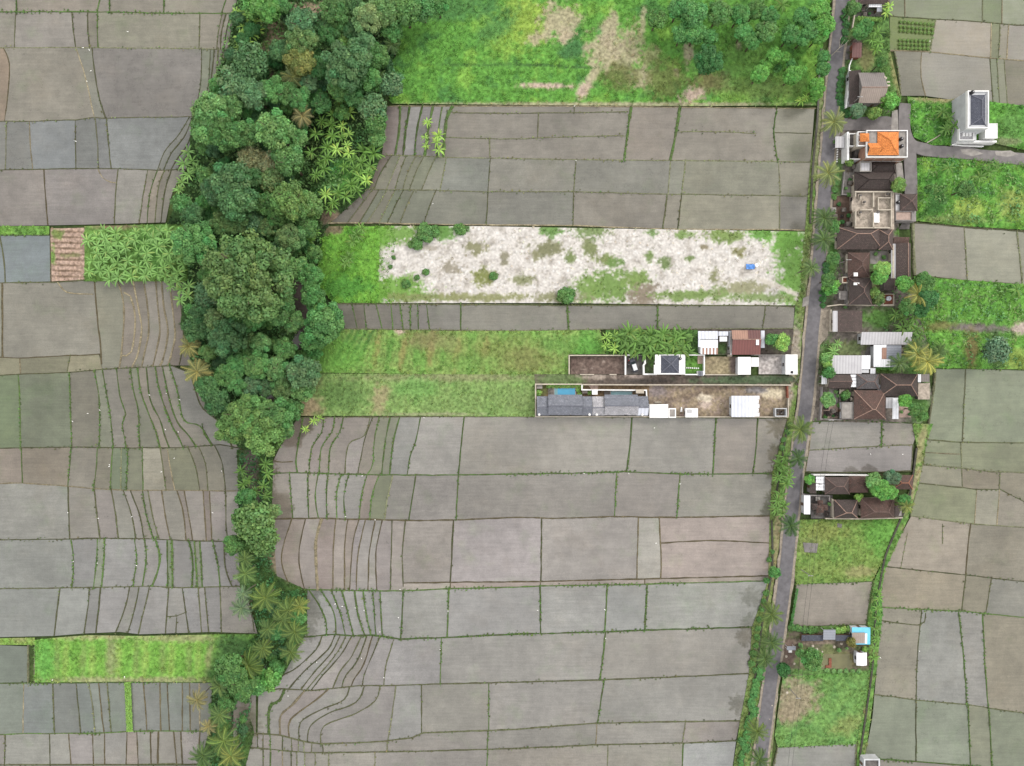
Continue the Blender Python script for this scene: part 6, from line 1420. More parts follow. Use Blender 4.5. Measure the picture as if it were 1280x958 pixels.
# === north end of the row
b = start('tiled_house', 'brown tiled house cut by the top edge of the picture beside the road', 'house', 1090, -8)
r = R(1073, -24, 1112, 5, 3.2); walls(b, r, 3.1, M['cream'], sides='sw'); hip(b, r, 3.2, 2.6, M['brown'], M['darkridge'])
c = start('canopy', 'narrow white canopy in front of the top brown roof', 'canopy', 1094, 7); sheet(c, R(1086, 4, 1102, 9, 2.6), 2.6, M['whitesheet'], 0, .2, posts=True)
c = start('lean_to', 'small grey lean-to beside the top courtyard', 'shed', 1099, 13); rr_ = R(1096, 9, 1102, 15, 2.3); walls(c, rr_, 2.2, M['greywall'], inset=.2, sides='w'); sheet(c, rr_, 2.3, M['zinc'], 0, .2)
sheet_px('courtyard', M['darkconcrete'], '1069,5 1103,5 1102,22 1068,22', .44)
for i, (x, y) in enumerate(((1073,12),(1080,11),(1082,17))): shrine(('stone shrine in the top courtyard nearest the road','middle stone shrine of the top courtyard','stone shrine of the top courtyard beside the hedge')[i], x, y, .8, 'stone', 'shrines of the top courtyard')
wall_run('low pale wall along the road beside the top courtyard', '1070,8 1068,22 1066,34', 1.3, M['cream'], .2)
b = start('roadside_kiosk', 'small rust brown roofed kiosk behind the road hedge', 'kiosk', 1070, 64); r = R(1065, 54, 1077, 72, 2.4); walls(b, r, 2.3, M['brick'], inset=.3, sides='w'); sheet(b, r, 2.4, M['darkredsheet'], -.1, .35)
sheet_px('courtyard', M['darkconcrete'], '1054,58 1066,58 1064,76 1052,76', .43)
wall_run('white posted fence wall along the roadside hedge above the barn', '1066,72 1062,82 1061,96', 1.2, M['white'], .15)
# old barn
b = start('old_barn', 'old grey gabled barn with a broken roof edge', 'barn', 1090, 110)
r = R(1073, 91, 1105, 129, 4.2); walls(b, r, 4.0, M['greywall'], sides='sw'); gable(b, r, 4.2, 2.2, 'x', M['palesheet'], M['ridge'], M['asbestos'], ridge=.42, wallmat=M['greywall'])
mb = MB(); p = W(1104, 104, 4.6)
for i in range(9):
    x, y = p.x+random.uniform(-1.2, 1.0), p.y+random.uniform(-2, 1.6); a = random.uniform(0, 3)
    mb.add([(x, y, 4.9+.05*i), (x+math.cos(a), y+math.sin(a), 4.85+.05*i), (x+math.cos(a)-.5*math.sin(a), y+math.sin(a)+.5*math.cos(a), 4.8+.05*i), (x-.5*math.sin(a), y+.5*math.cos(a), 4.95+.05*i)], [(0,1,2,3)])
mb.build('broken_sheets', M['cream'], b)
b = start('annex', 'dark brown side wing along the left of the old grey barn', 'annex', 1068, 110); r = R(1061.5, 89, 1074, 131, 3.0); walls(b, r, 2.9, M['whitewall'], inset=.25, sides='w'); sheet(b, r, 3.0, M['darkbrown'], .9, 0, .1)
wall_run('white wall in front of the barn wing along the road', '1063,88 1058,134', 2.0, M['white'], .3)
c = start('garden_pergola', 'small pale pergola among the bushes south of the barn', 'pergola', 1105, 137)
for k in range(4): a = W(1101+3*k, 134, 2.0); MB().box(a.x-.06, a.y-1.3, 1.92, a.x+.06, a.y+1.1, 2.0).build('beam', M['concrete'], c)
a = W(1101, 139, 2); a2 = W(1112, 139, 2); MB().box(a.x, a.y-.1, -.1, a.x+.2, a.y+.1, 1.9).build('post', M['concrete'], c); MB().box(a2.x-.2, a2.y-.1, -.1, a2.x, a2.y+.1, 1.9).build('post', M['concrete'], c)

# === orange roofed house
b = start('orange_roof_house', 'two storey house with bright orange L-shaped roof and white parapets', 'house', 1104, 182)
rm = R(1083, 163, 1134.5, 197, 7.0); walls(b, rm, 6.6, M['pinkwall'], inset=.05, sides='sew')
mb = MB(); xa, ya, xb, yb = rm
mb.box(xa-.1, ya-.06, 3.3, xb+.1, ya, 3.55); mb.build('floor_band', M['white'], b)
for k in range(5): MB().box(xa+(xb-xa)*k/4-.12-(.1 if k == 4 else -.1), ya-.11, 0, xa+(xb-xa)*k/4+.12-(.1 if k == 4 else -.1), ya-.062, 6.5).build('column', M['cream'], b)
flat(b, rm, 6.62, M['concrete'], M['white'], .5, .22)
r = R(1097, 165, 1123.5, 194, 7.0); hip(b, r, 6.95, 1.7, M['orange'], M['orange'], .12)
r2 = R(1084.5, 179, 1099, 194, 7.0); gable(b, r2, 6.93, 1.4, 'x', M['orange'], None, None, .1)
r = R(1071.5, 165, 1094, 183, 6.2); w = walls(b, r, 5.8, M['cream'], inset=.1, sides='w'); flat(b, r, 5.82, M['paver'], M['white'], .7, .2, 'terrace')
t = R(1075.5, 166.5, 1087, 177, 7.4); hip(b, t, 7.2, 1.0, M['orange'], None, .1, name='turret_roof')
xa, ya, xb, yb = t
for (x, y) in ((xa+.3, ya+.3), (xb-.3, ya+.3), (xa+.3, yb-.3), (xb-.3, yb-.3)): MB().box(x-.1, y-.1, 5.83, x+.1, y+.1, 7.05).build('column', M['white'], b)
r = R(1060, 168, 1072, 199, 4.2); flat(b, R(1061, 167, 1072, 183, 4.2), 3.5, M['darkconcrete'], M['white'], .8, .2, 'terrace'); walls(b, R(1061, 167, 1072, 183, 4.2), 3.2, M['cream'], inset=.06, sides='w')
MB().box(*[v for v in (R(1059, 165, 1061.4, 200, 4)[0], R(1059, 165, 1061.4, 200, 4)[1], 0, R(1059, 165, 1061.4, 200, 4)[2], R(1059, 165, 1061.4, 200, 4)[3], 4.0)]).build('front_wall', M['white'], b)
MB().box(*[v for v in (R(1061.5, 198.6, 1081, 200, 3)[0], R(1061.5, 198.6, 1081, 200, 3)[1], 0, R(1061.5, 198.6, 1081, 200, 3)[2], R(1061.5, 198.6, 1081, 200, 3)[3], 3.2)]).build('side_wall', M['white'], b)
s0 = R(1072, 185, 1081, 197, 4)
for k in range(9): MB().box(s0[0], s0[1]+k*(s0[3]-s0[1])/9, .4, s0[2]-k*.15, s0[1]+(k+1)*(s0[3]-s0[1])/9-.02, .6+k*.32).build('stair_step', M['darkconcrete'], b)
tank('black water tank on the orange roofed house, the northern one', 1128, 173, 6.63, .55, 1.15, group='black tanks on the orange roofed house')
tank('black water tank on the orange roofed house, the southern one', 1128.5, 182, 6.63, .55, 1.15, group='black tanks on the orange roofed house')
c = start('carport', 'grey roofed gate canopy in front of the orange roofed house', 'carport', 1050, 178); sheet(c, R(1044, 171, 1055.5, 185, 2.7), 2.7, M['greysheet'], .1, .1, posts=True)
wr = thing('picket_fence', 'row of short white posts by the road before the orange roofed house', 'fence', W(1047, 187))
for k in range(6): a = W(1047.3-.2*k, 187+k*3, .9); MB().box(a.x-.17, a.y-.17, -.1, a.x+.17, a.y+.17, .9).build('post', M['white'], wr)
# === dark tiled house and its boxy annex
b = start('tiled_house', 'large dark tiled house directly below the orange roofed house', 'house', 1092, 226)
r = R(1068, 215, 1118, 241, 3.4); walls(b, r, 3.3, M['cream'], sides='w'); hip(b, r, 3.4, 2.8, M['darkbrown'], M['thatch'])
r = R(1086, 203, 1119, 217, 3.2); walls(b, r, 3.1, M['cream'], sides='e'); hip(b, r, 3.25, 1.9, M['darkbrown'], M['thatch'])
b = start('concrete_water_house', 'small concrete box room with sunken roof between orange and dark roofs', 'outbuilding', 1082, 209); r = R(1074.5, 202.5, 1089, 215, 4.2); walls(b, r, 4.0, M['concrete'], inset=.02, sides='s'); flat(b, r, 4.02, M['greysheet'], M['concrete'], .4, .25)
sheet_px('concrete_path', M['concrete'], '1119,204 1127,204 1130,232 1121,232', .3); sheet_px('courtyard', M['concrete'], '1055,216 1067,216 1067,243 1053,243', .3)
sheet_px('courtyard', M['soil'], '1042,246 1068,244 1068,286 1048,286 1040,275', .35)
wall_run('low grey wall in front of the dark tiled house', '1056,214 1053,243 1068,244', 1.2, M['greywall'], .2)
for i, (x, y, s) in enumerate(((1066,222,.8),(1064,228,.9),(1069,208,1.0),(1060,206,.7))): shrine(('stone shrine before the dark tiled house, middle of three near the entry','stone shrine before the dark tiled house, lowest one','carved shrine beside the concrete box room','small shrine at the corner of the orange roofed house')[i], x, y, s, 'stone', 'shrines before the dark tiled house')
# === unfinished concrete house
b = start('unfinished_house', 'pale unfinished concrete house with open roomed top floor', 'building site', 1093, 262)
r = R(1068, 239, 1118, 287, 3.6); w = walls(b, r, 3.3, M['rawconcrete'], inset=.1, sides='wn', door=True); xa, ya, xb, yb = r
MB().box(xa, ya, 3.302, xb, yb, 3.5).build('floor_slab', M['rawconcrete'], b)
def pw(x0, y0, x1, y1, h=1.1):
    q = R(x0, y0, x1, y1, 4.4); return MB().box(q[0], q[1], 3.503, q[2], q[3], 3.5+h).build('partition_wall', M['cream'], b)
for a in ((1068.5,239.2,1117,240.8),(1091,241,1092.4,259),(1091,266,1092.4,285),(1097.2,247,1113,248.2),(1097.2,248.4,1098.4,263),(1113.4,241,1114.6,284),(1075,262,1090.8,263.2),(1098.6,262,1113.2,263.2),(1068.6,241,1069.8,246),(1068.8,264,1070,283),(1068.6,284.4,1112,285.8),(1075,244,1076.2,250)): pw(*a)
for (x, y) in ((1077,244),(1077,265),(1082,252),(1099,265),(1111,242)):
    q = W(x, y, 5); MB().box(q.x-.6, q.y-.6, 3.504, q.x+.6, q.y+.6, 3.95).build('column_base', M['rawconcrete'], b); MB().box(q.x-.25, q.y-.25, 3.952, q.x+.25, q.y+.25, 4.7).build('column', M['darkconcrete'], b)
for (x0, y0, x1, y1) in ((1091,266,1100,278),): q = R(x0, y0, x1, y1, 4.6); MB().box(q[0]+.5, q[1], 3.51, q[2], q[3], 4.3).build('stair_head', M['white'], b)
for i in range(16):
    q = W(random.uniform(1072, 1088), random.uniform(267, 283), 3.6) if i < 9 else W(random.uniform(1099, 1112), random.uniform(249, 261), 3.6)
    a = random.uniform(0, 3.1); L = random.uniform(.6, 1.6); z = 3.52+.03*i
    MB().tube([(q.x, q.y, z), (q.x+math.cos(a)*L, q.y+math.sin(a)*L, z+.05)], [.07, .07], 5).build('timber_prop', M['deadwood'], b)
for k in range(6): q = W(1072+k*8.5, 238.5, 3.6); MB().box(q.x-.12, q.y, 3.2, q.x+.12, q.y+.75, 3.45).build('beam_end', M['rawconcrete'], b)
mb = MB(); q = W(1068.5, 258, 3.4); n = 10
vs = []
for k in range(n+1):
    a = math.pi/2+math.pi*k/n; vs += [(q.x+1.3*math.cos(a)*.8, q.y+2.6*math.sin(a), 3.1), (q.x+1.3*math.cos(a)*.8, q.y+2.6*math.sin(a), 3.49)]
vs += [(q.x, q.y, 3.1), (q.x, q.y, 3.49)]; mb.add(vs, [(2*k, 2*k+2, 2*k+3, 2*k+1) for k in range(n)]+[(2*k+1, 2*k+3, 2*n+3) for k in range(n)]); mb.build('balcony', M['rawconcrete'], b)
b = start('small_house', 'small house with a square brown hip roof right of the unfinished house', 'house', 1134, 254)
r = R(1121, 242, 1146, 277, 3.0); walls(b, r, 2.8, M['greywall'], inset=.1, sides='e'); flat(b, R(1119, 242, 1127, 264, 3.2), 2.9, M['greysheet'], M['greywall'], .35, .18)
hip(b, R(1125.5, 242.5, 1147, 263.5, 3.6), 3.5, 1.6, M['brown'], M['darkridge']); flat(b, R(1119, 264.3, 1140, 276, 3.0), 2.82, M['paver'], M['greywall'], .4, .18, 'terrace')
tank('dark water tank in front of the small square hip roof', 1124, 252.5, 2.92, .5, .9)
for i, (x, y, s) in enumerate(((1043,262,1.0),(1045,270,.8),(1056,262,.9),(1053,270,.7),(1062,280,1.1))): shrine(('pale shrine in the yard before the unfinished house, nearest the road','small stone shrine near the road below the palest one','stone shrine in the middle of the yard before the unfinished house','lowest small shrine of the yard before the unfinished house','shrine at the corner of the long brown roof')[i], x, y, s, ('concrete','stone','stone','thatch','stone')[i], 'shrines before the unfinished house')
sheet_px('courtyard', M['darkconcrete'], '1128,278 1137,278 1136,287 1122,287', .3)
# === long brown house and neighbours
b = start('tiled_house', 'long brown hip roofed house with pale ridge below the unfinished house', 'house', 1080, 298)
r = R(1046, 284, 1103, 312, 3.2); walls(b, r, 3.1, M['cream'], inset=.7, sides='sw'); hip(b, r, 3.2, 2.7, M['brown'], M['ridge'], ridge=.62, inset=5.0)
b = start('tiled_house', 'short brown wing with pale ridges at the right end of the long brown house', 'house', 1108, 300); r = R(1098.3, 287, 1116, 312.5, 3.7); walls(b, r, 3.5, M['cream'], inset=.7, sides='s'); hip(b, r, 3.75, 1.6, M['brown'], M['ridge'])
b = start('tiled_shed', 'low reddish brown shed roof above the long narrow house', 'shed', 1126, 301); r = R(1116.5, 297, 1136, 305, 2.6); walls(b, r, 2.5, M['greywall'], inset=.25, sides='s'); sheet(b, r, 2.6, M['redbrown'], 0, .5, .1)
b = start('tiled_house', 'long narrow brown roofed house standing beside the grey green paddies', 'house', 1127, 330)
r = R(1114, 304.5, 1138, 351, 3.0); walls(b, r, 2.9, M['cream'], sides='w'); gable(b, R(1120, 304.5, 1138.5, 351, 3.1), 3.1, 1.2, 'y', M['brown'], M['ridge'], ridge=.68, wallmat=M['cream']); sheet(b, R(1114, 305, 1119.8, 350, 2.8), 2.75, M['greysheet'], .25, 0)
b = start('tiled_house', 'reddish brown hip roofed house, upper of the twin roofs by the road', 'house', 1073, 331); r = R(1060, 316, 1087, 347, 3.2); walls(b, r, 3.1, M['cream'], sides='we'); hip(b, r, 3.2, 2.3, M['redbrown'], M['darkridge'])
MB().box(*(lambda q: (q[0], q[1], 2.2, q[2], q[3], 2.6))(R(1058, 318, 1059.8, 341, 2.6))).build('gutter_wall', M['cream'], b)
b = start('tiled_house', 'dark brown hip roofed house, lower of the twin roofs by the road', 'house', 1075, 364); r = R(1061, 347.5, 1090, 381, 3.4); walls(b, r, 3.3, M['cream'], sides='we'); rf = hip(b, r, 3.4, 2.4, M['darkbrown'], M['darkridge'])
for (x0, y0, x1, y1) in ((1067, 341, 1072, 345.6), (1067, 353.6, 1074, 356.6)):
    q = R(x0, y0, x1, y1, 4.6); MB().box(q[0], q[1], 4.5, q[2], q[3], 4.75).build('skylight', M['white'], b)
c = start('gateway', 'cream framed gateway left of the twin brown roofs', 'gateway', 1056, 350)
q = R(1053, 346, 1060, 354, 3); mb = MB(); mb.box(q[0], q[1], -.1, q[2], q[1]+.3, 2.8); mb.box(q[0], q[3]-.3, -.1, q[2], q[3], 2.8); mb.box(q[0]-.002, q[1]+.302, -.1, q[0]+.3, q[3]-.302, 2.8); mb.build('frame_wall', M['cream'], c); MB().box(q[0]+.5, q[1]+.35, 2.0, q[2], q[3]-.35, 2.15).build('roof_slab', M['brick'], c)
b = start('garden_pavilion', 'dark flat roofed pavilion left of the lower twin roof', 'pavilion', 1053, 370); sheet(b, R(1047, 364, 1060, 375, 2.6), 2.6, M['darkconcrete'], .05, .1, .12, posts=True, pm='wood'); MB().box(*(lambda q: (q[0], q[1], 2.72, q[2], q[3], 3.0))(R(1048.5, 366, 1050.5, 373.5, 2.9))).build('vent_box', M['concrete'], b)
wall_run('grey wall along the front of the twin brown roofs', '1059,342 1059,382', 2.0, M['greywall'], .25)
wall_run('pale wall dividing the twin roofs compound from the garage', '1034,383 1050,381 1088,382 1116,381', 1.7, M['cream'], .22)
sheet_px('courtyard', M['concrete'], '1087,314 1112,314 1112,332 1087,330', .3)
b = start('small_house', 'small dark roofed outhouse beside the long narrow house', 'outhouse', 1112, 356); r = R(1104.5, 348.5, 1119.5, 363.5, 2.8); walls(b, r, 2.7, M['greywall'], inset=.3, sides='s'); gable(b, r, 2.85, .8, 'y', M['darkbrown'], M['darkridge'], ridge=.8)
b = start('wash_house', 'roofless wash house with tiled floor under the small dark outhouse', 'outhouse', 1111, 375); q = R(1104, 367.5, 1118, 382.5, 1.8); walls(b, q, 1.2, M['paver'], inset=.05, sides=''); flat(b, q, 1.22, M['brick'], M['cream'], .5, .2, 'floor')
tank('pale blue water tank on the wash house', 1112, 373, 1.23, .75, 1.0, 'bluesheet')
b = start('garage', 'plain brown roofed garage with a white front strip by the road', 'garage', 1060, 401); r = R(1041, 388.5, 1078, 415, 3.0); walls(b, r, 2.9, M['cream'], sides='ws'); gable(b, R(1047, 388.5, 1078, 415, 3.1), 3.05, .9, 'y', M['brown'], None, ridge=.62, wallmat=M['cream']); sheet(b, R(1041, 388.8, 1046.8, 414.8, 3.0), 2.95, M['greysheet'], .12, 0)
wall_run('pale wall in front of the brown garage', '1039,387 1038,414 1074,415', 1.4, M['cream'], .2)
sheet_px('courtyard', M['gravel'], '1024,384 1038,384 1034,420 1024,432 1019,420', .4)
# === white sheet roofs
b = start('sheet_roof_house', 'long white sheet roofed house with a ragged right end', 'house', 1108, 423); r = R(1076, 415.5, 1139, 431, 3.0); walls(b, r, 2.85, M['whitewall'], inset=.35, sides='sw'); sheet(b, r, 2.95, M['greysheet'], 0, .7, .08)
b = start('patched_roof_house', 'house roofed with patched white, grey and rusty sheets', 'house', 1110, 445); r = R(1092, 431.5, 1127.5, 459, 2.8); walls(b, r, 2.6, M['whitewall'], inset=.3, sides='s')
for (x0, y0, x1, y1, m, z) in ((1092,431.5,1102,459,'whitesheet',2.8),(1102.2,435,1108,449,'rustsheet',2.9),(1102.2,431.3,1108,434.8,'whitesheet',2.92),(1108.2,432,1126.5,449,'zinc',2.95),(1102.2,449.3,1113,459,'whitesheet',2.75),(1113.2,449.3,1121,459,'zinc',2.72),(1121.2,449.3,1127.5,459,'whitesheet',2.77)): sheet(b, R(x0, y0, x1, y1, z), z, M[m], .02, .12, .05)
b = start('flat_roof_house', 'wide light grey ribbed roof house with a white strip at its right end', 'house', 1062, 456); r = R(1038, 444.5, 1087.5, 467.5, 3.1); walls(b, r, 3.0, M['whitewall'], inset=.3, sides='wn'); sheet(b, R(1038, 444.5, 1077, 467.5, 3.2), 3.15, M['greysheet'], .1, .3, .08); sheet(b, R(1077.2, 444.5, 1087.5, 461.5, 3.3), 3.35, M['whitesheet'], .05, .2, .08)
c = start('canopy', 'small white canopy at the corner of the ribbed grey roof', 'canopy', 1090, 464); sheet(c, R(1087.8, 460.5, 1094, 467.5, 2.5), 2.5, M['whitesheet'], .05, .15, posts=True)
sheet_px('courtyard', M['darkconcrete'], '1084,434 1092,434 1092,444 1080,444', .3)
tb = thing('laundry_pile', 'pile of pale sacks beside the patched roof house', 'sacks', W(1091, 455, .3))
for i in range(7): a = W(1089+random.uniform(0, 5), 450+i*1.6, .6); mb = MB(); mb.lathe(a.x, a.y, [(.25, .1), (.5, .3), (.45, .6), (.15, .8)], 9); mb.build('sack', M['cream'], tb)
# === row of brown roofs
b = start('tiled_house', 'brown gabled house at the road end of the brown roof row', 'house', 1049, 476); r = R(1034, 468.5, 1063, 485.5, 3.0); walls(b, r, 2.9, M['cream'], sides='sw'); gable(b, r, 3.05, 1.4, 'x', M['brown'], M['darkridge'], wallmat=M['cream'])
c = start('canopy', 'small white canopy at the road end of the brown roof row', 'canopy', 1030, 475); sheet(c, R(1027, 469.5, 1033.5, 480.5, 2.5), 2.5, M['whitesheet'], .1, .05, posts=True)
c = start('panel_roof', 'white panelled roof strip with dark gaps in the brown roof row', 'canopy', 1066, 476)
for k in range(4): sheet(c, R(1063.3, 468.5+k*4, 1070.2, 472+k*4, 2.9), 2.9, M['whitesheet'], .05, .05, posts=(k in (0, 3)))
b = start('tiled_house', 'grey hip roofed house in the middle of the brown roof row', 'house', 1085, 477); r = R(1071, 468, 1098.5, 486.5, 3.2); walls(b, r, 3.1, M['cream'], sides='s'); hip(b, r, 3.2, 1.8, M['greytile'], M['darkridge'])
b = start('tiled_house', 'wide dark brown hip roofed house with pale hip lines at the right of the row', 'house', 1124, 481); r = R(1101, 467.5, 1147, 495.5, 3.3); walls(b, r, 3.2, M['cream'], sides='s'); hip(b, r, 3.3, 2.5, M['darkbrown'], M['ridge'])
c = start('canopy', 'pale little canopy between the grey hip roof and the wide dark one', 'canopy', 1100, 486); sheet(c, R(1097, 481, 1102.5, 490.5, 2.4), 2.4, M['greysheet'], .05, .05, posts=True)
b = start('small_house', 'small grey roofed shed with a white strip behind the wide dark house', 'shed', 1154, 473); r = R(1147.5, 468, 1161, 477.5, 2.7); walls(b, r, 2.5, M['greywall'], inset=.2, sides='e'); sheet(b, R(1147.5, 468, 1151, 478, 2.7), 2.7, M['whitesheet'], .05, .05); sheet(b, R(1151.2, 468, 1161.5, 477.5, 2.7), 2.75, M['asbestos'], .05, .1)
b = start('concrete_platform', 'stained bare concrete platform at the right end of the brown roof row', 'platform', 1155, 489); r = R(1147.5, 479, 1162, 499.5, 2.0); walls(b, r, 1.9, M['darkconcrete'], inset=.05, sides='e', door=False); MB().box(r[0], r[1], 1.902, r[2], r[3], 2.05).build('slab', M['rawconcrete'], b)
b = start('tiled_house', 'brown hip roofed house with pinkish ridge lines directly above the flooded plot', 'house', 1087, 506); r = R(1067.5, 488, 1107, 524, 3.3); walls(b, r, 3.2, M['cream'], sides='sw'); hip(b, r, 3.3, 2.6, M['redbrown'], M['ridge'], ridge=.34)
b = start('flat_roof_house', 'small pale grey flat roofed room between courtyard and pink ridged house', 'outbuilding', 1060, 513); r = R(1052, 503, 1068, 523.5, 2.9); walls(b, r, 2.7, M['whitewall'], inset=.1, sides='w'); flat(b, r, 2.72, M['concrete'], M['greywall'], .15, .2)
c = start('canopy', 'grey and white double canopy right of the pink ridged house', 'canopy', 1113, 508); sheet(c, R(1107.3, 497, 1116.3, 510.5, 2.6), 2.6, M['greysheet'], .05, .1, posts=True)
c = start('canopy', 'tall white canopy right of the grey one beside the pink ridged house', 'canopy', 1119, 511); sheet(c, R(1115.5, 497.5, 1123, 524, 2.75), 2.8, M['whitesheet'], .05, .1, posts=True)
sheet_px('courtyard', M['paver'], '1123,508 1138,508 1138,522 1123,522', .3); sheet_px('courtyard', M['paver'], '1026,505 1050,505 1050,523 1026,523', .3); sheet_px('courtyard', M['concrete'], '1036,486 1050,486 1050,504 1036,504', .3)
wall_run('grey courtyard wall facing the road beside the shrines', '1028,484 1026,524 1052,525', 1.5, M['greywall'], .22)
wall_run('dark inner wall between the shrines and the pink ridged house', '1050,486 1050,523', 1.4, M['stone'], .25)
for i, (x, y, s, rf) in enumerate(((1032,503,1.2,'concrete'),(1034,510,.9,'thatch'),(1036,517,1.1,'thatch'),(1043,514,.9,'stone'),(1053,490,1.0,'cream'),(1056,493,.7,'cream'),(1066,499,.8,'cream'),(1071,492,1.0,'paver'),(1046,518,.8,'thatch'))):
    shrine(('pale topped shrine by the road wall','thatched shrine just below the pale topped one','large thatched shrine in the courtyard corner','stone shrine in the middle of the pink courtyard','cream shrine above the round courtyard tree','small cream shrine behind the round courtyard tree','cream shrine at the corner of the pink ridged house','pinkish shrine above the pink ridged house','thatched shrine by the dark inner wall')[i], x, y, s, rf, 'shrines of the walled courtyard', 1+(i % 3 == 2))
# === compound below the flooded plot
wall_run('white wall along the flooded plot behind the brown roofs', '1017,594 1050,594 1086,594.5', 1.9, M['white'], .25)
wall_run('grey wall by the road in front of the white panelled gate', '1004,592 1003,618 1012,619', 1.2, M['greywall'], .2)
b = start('tiled_house', 'lichen stained brown hip roofed house right of the white panels', 'house', 1046, 607); r = R(1031, 596.5, 1062, 618, 3.2); walls(b, r, 3.1, M['cream'], sides='nw'); hip(b, r, 3.2, 2.0, M['brown'], M['darkridge'])
b = start('tiled_house', 'brown hip roofed house left of the light green trees', 'house', 1073, 605); r = R(1061.5, 595.5, 1085, 616, 3.5); walls(b, r, 3.3, M['cream'], sides='n'); hip(b, r, 3.5, 1.9, M['redbrown'], None)
c = start('panel_roof', 'white panelled roof beside the lichen stained brown house', 'canopy', 1025, 604)
for k in range(4): sheet(c, R(1020, 596+k*4.4, 1031, 599.9+k*4.4, 2.8), 2.8, M['whitesheet'], .03, .03, posts=(k in (0, 3)))
b = start('tiled_shed', 'low dark brown roof left of the white panels', 'shed', 1016, 608); r = R(1012, 601, 1020, 617, 2.5); walls(b, r, 2.4, M['greywall'], inset=.2, sides='w'); sheet(b, r, 2.5, M['darkbrown'], .3, 0, .1)
b = start('tiled_house', 'small reddish hip roofed house at the ditch end of the lower compound', 'house', 1128, 602); r = R(1115, 594, 1141, 612, 2.9); walls(b, r, 2.8, M['cream'], sides='n'); hip(b, r, 2.9, 1.6, M['redbrown'], M['orangeridge'])
b = start('white_gatehouse', 'narrow white roofed gatehouse by the road', 'gatehouse', 1009, 631); r = R(1005, 619.5, 1012.5, 643, 2.9); walls(b, r, 2.8, M['whitewall'], inset=.15, sides='w'); sheet(b, r, 2.9, M['whitesheet'], .15, .05, .08)
sheet_px('courtyard', M['darkconcrete'], '1013,619 1040,619 1040,648 1013,648', .4)
wall_run('grey wall around the red temple courtyard', '1013,619.5 1037,620 1037,626', 1.4, M['greywall'], .25)
for i, (x, y, s, rf, t) in enumerate(((1020,634,1.3,'brown',1),(1026,629,1.1,'redbrown',2),(1026,637,1.5,'redbrown',1),(1032,635,1.2,'redbrown',1),(1023,642,1.1,'brown',1),(1034,643,.9,'thatch',1),(1023,624,.9,'concrete',1))):
    shrine(('brown roofed shrine at the left of the red temple courtyard','tiered red shrine at the top of the red temple courtyard','largest red shrine in the centre of the temple courtyard','red shrine at the right of the temple courtyard','brown shrine at the bottom of the temple courtyard','dark thatched shrine in the lower right corner of the temple courtyard','grey shrine by the north wall of the temple courtyard')[i], x, y, s, rf, 'red temple shrines', t)
c = start('offering_altar', 'pale altar table in the middle of the red temple courtyard', 'altar', 1026, 634); q = R(1024.8, 631, 1027, 639, 2.2); MB().box(q[0], q[1], 1.8, q[2], q[3], 2.0).build('table_top', M['white'], c)
for sx in (0, 1): MB().box(q[0]+.1 if not sx else q[2]-.3, q[1]+.1, .3, q[0]+.3 if not sx else q[2]-.1, q[3]-.1, 1.798).build('support', M['brick'], c)
b = start('tiled_house', 'dark grey brown hip roofed house right of the red temple courtyard', 'house', 1057, 636); r = R(1043, 625, 1072, 647.5, 3.1); walls(b, r, 3.0, M['cream'], sides='nw'); hip(b, r, 3.1, 2.0, M['darkbrown'], M['ridge'], ridge=.34)
b = start('tiled_house', 'weathered wide brown hip roofed house beside the mown lawn', 'house', 1097, 635); r = R(1076, 622.5, 1118, 647.5, 3.2); walls(b, r, 3.1, M['cream'], sides='nw'); hip(b, r, 3.2, 2.2, M['redbrown'], M['darkridge'], ridge=.36)
b = start('tiled_shed', 'little dark shed at the right end of the weathered wide house', 'shed', 1122, 641); r = R(1118.5, 633, 1128, 646, 2.4); walls(b, r, 2.3, M['greywall'], inset=.2, sides='n'); sheet(b, r, 2.4, M['darkbrown'], -.2, .1, .1)
wall_run('pale wall between the lower compound and the mown lawn', '1032,648.5 1080,649 1128,647.5', 1.5, M['cream'], .22)
wall_run('cream side wall of the dark grey brown house', '1041,624 1042,647', 2.2, M['cream'], .25)
# === garden with pond at the bottom
b = start('turquoise_shed', 'shed with a turquoise roof edge and a brownish white roof', 'shed', 1076, 796)
r = R(1065, 784.5, 1088, 806, 2.8); walls(b, r, 2.5, M['whitewall'], inset=.3, sides='nw'); sheet(b, r, 2.7, M['turq'], 0, .1, .08); sheet(b, R(1065, 791, 1081, 804.5, 3.0), 2.95, M['palesheet'], .05, .1, .06, 'upper_sheet'); sheet(b, R(1081.2, 792, 1084, 805, 3.0), 2.9, M['whitesheet'], .05, .1, .06, 'upper_sheet')
c = start('metal_canopy', 'small zinc roofed canopy among the bright shrubs', 'canopy', 1036, 793); sheet(c, R(1029, 787, 1044, 800, 2.6), 2.6, M['zinc'], .1, .2, posts=True)
b = start('strip_shed', 'long low dark roof strip running along the pond garden', 'shed', 1032, 798)
for (x0, x1) in ((1002, 1029), (1044.5, 1064.5)): r = R(x0, 794, x1, 801.5, 1.8); walls(b, r, 1.7, M['wood'], inset=.15, sides='s', door=False); sheet(b, r, 1.8, M['darkslate'], 0, .12, .06)
b = start('white_hut', 'small white roofed hut beside the ditch hedge', 'hut', 1077, 824); r = R(1070.5, 816, 1083.5, 832, 2.5); walls(b, r, 2.4, M['whitewall'], inset=.25, sides='nw'); gable(b, r, 2.5, .35, 'y', M['whitesheet'], None)
c = start('roadside_stall', 'small grey roofed stall at the garden entrance by the road', 'stall', 989, 810); sheet(c, R(983.5, 808, 994.5, 813, 2.1), 2.1, M['zinc'], .05, .1, posts=True); q = R(986, 813, 990, 816, .8); MB().box(q[0], q[1], 0, q[2], q[3], .8).build('counter', M['white'], c)
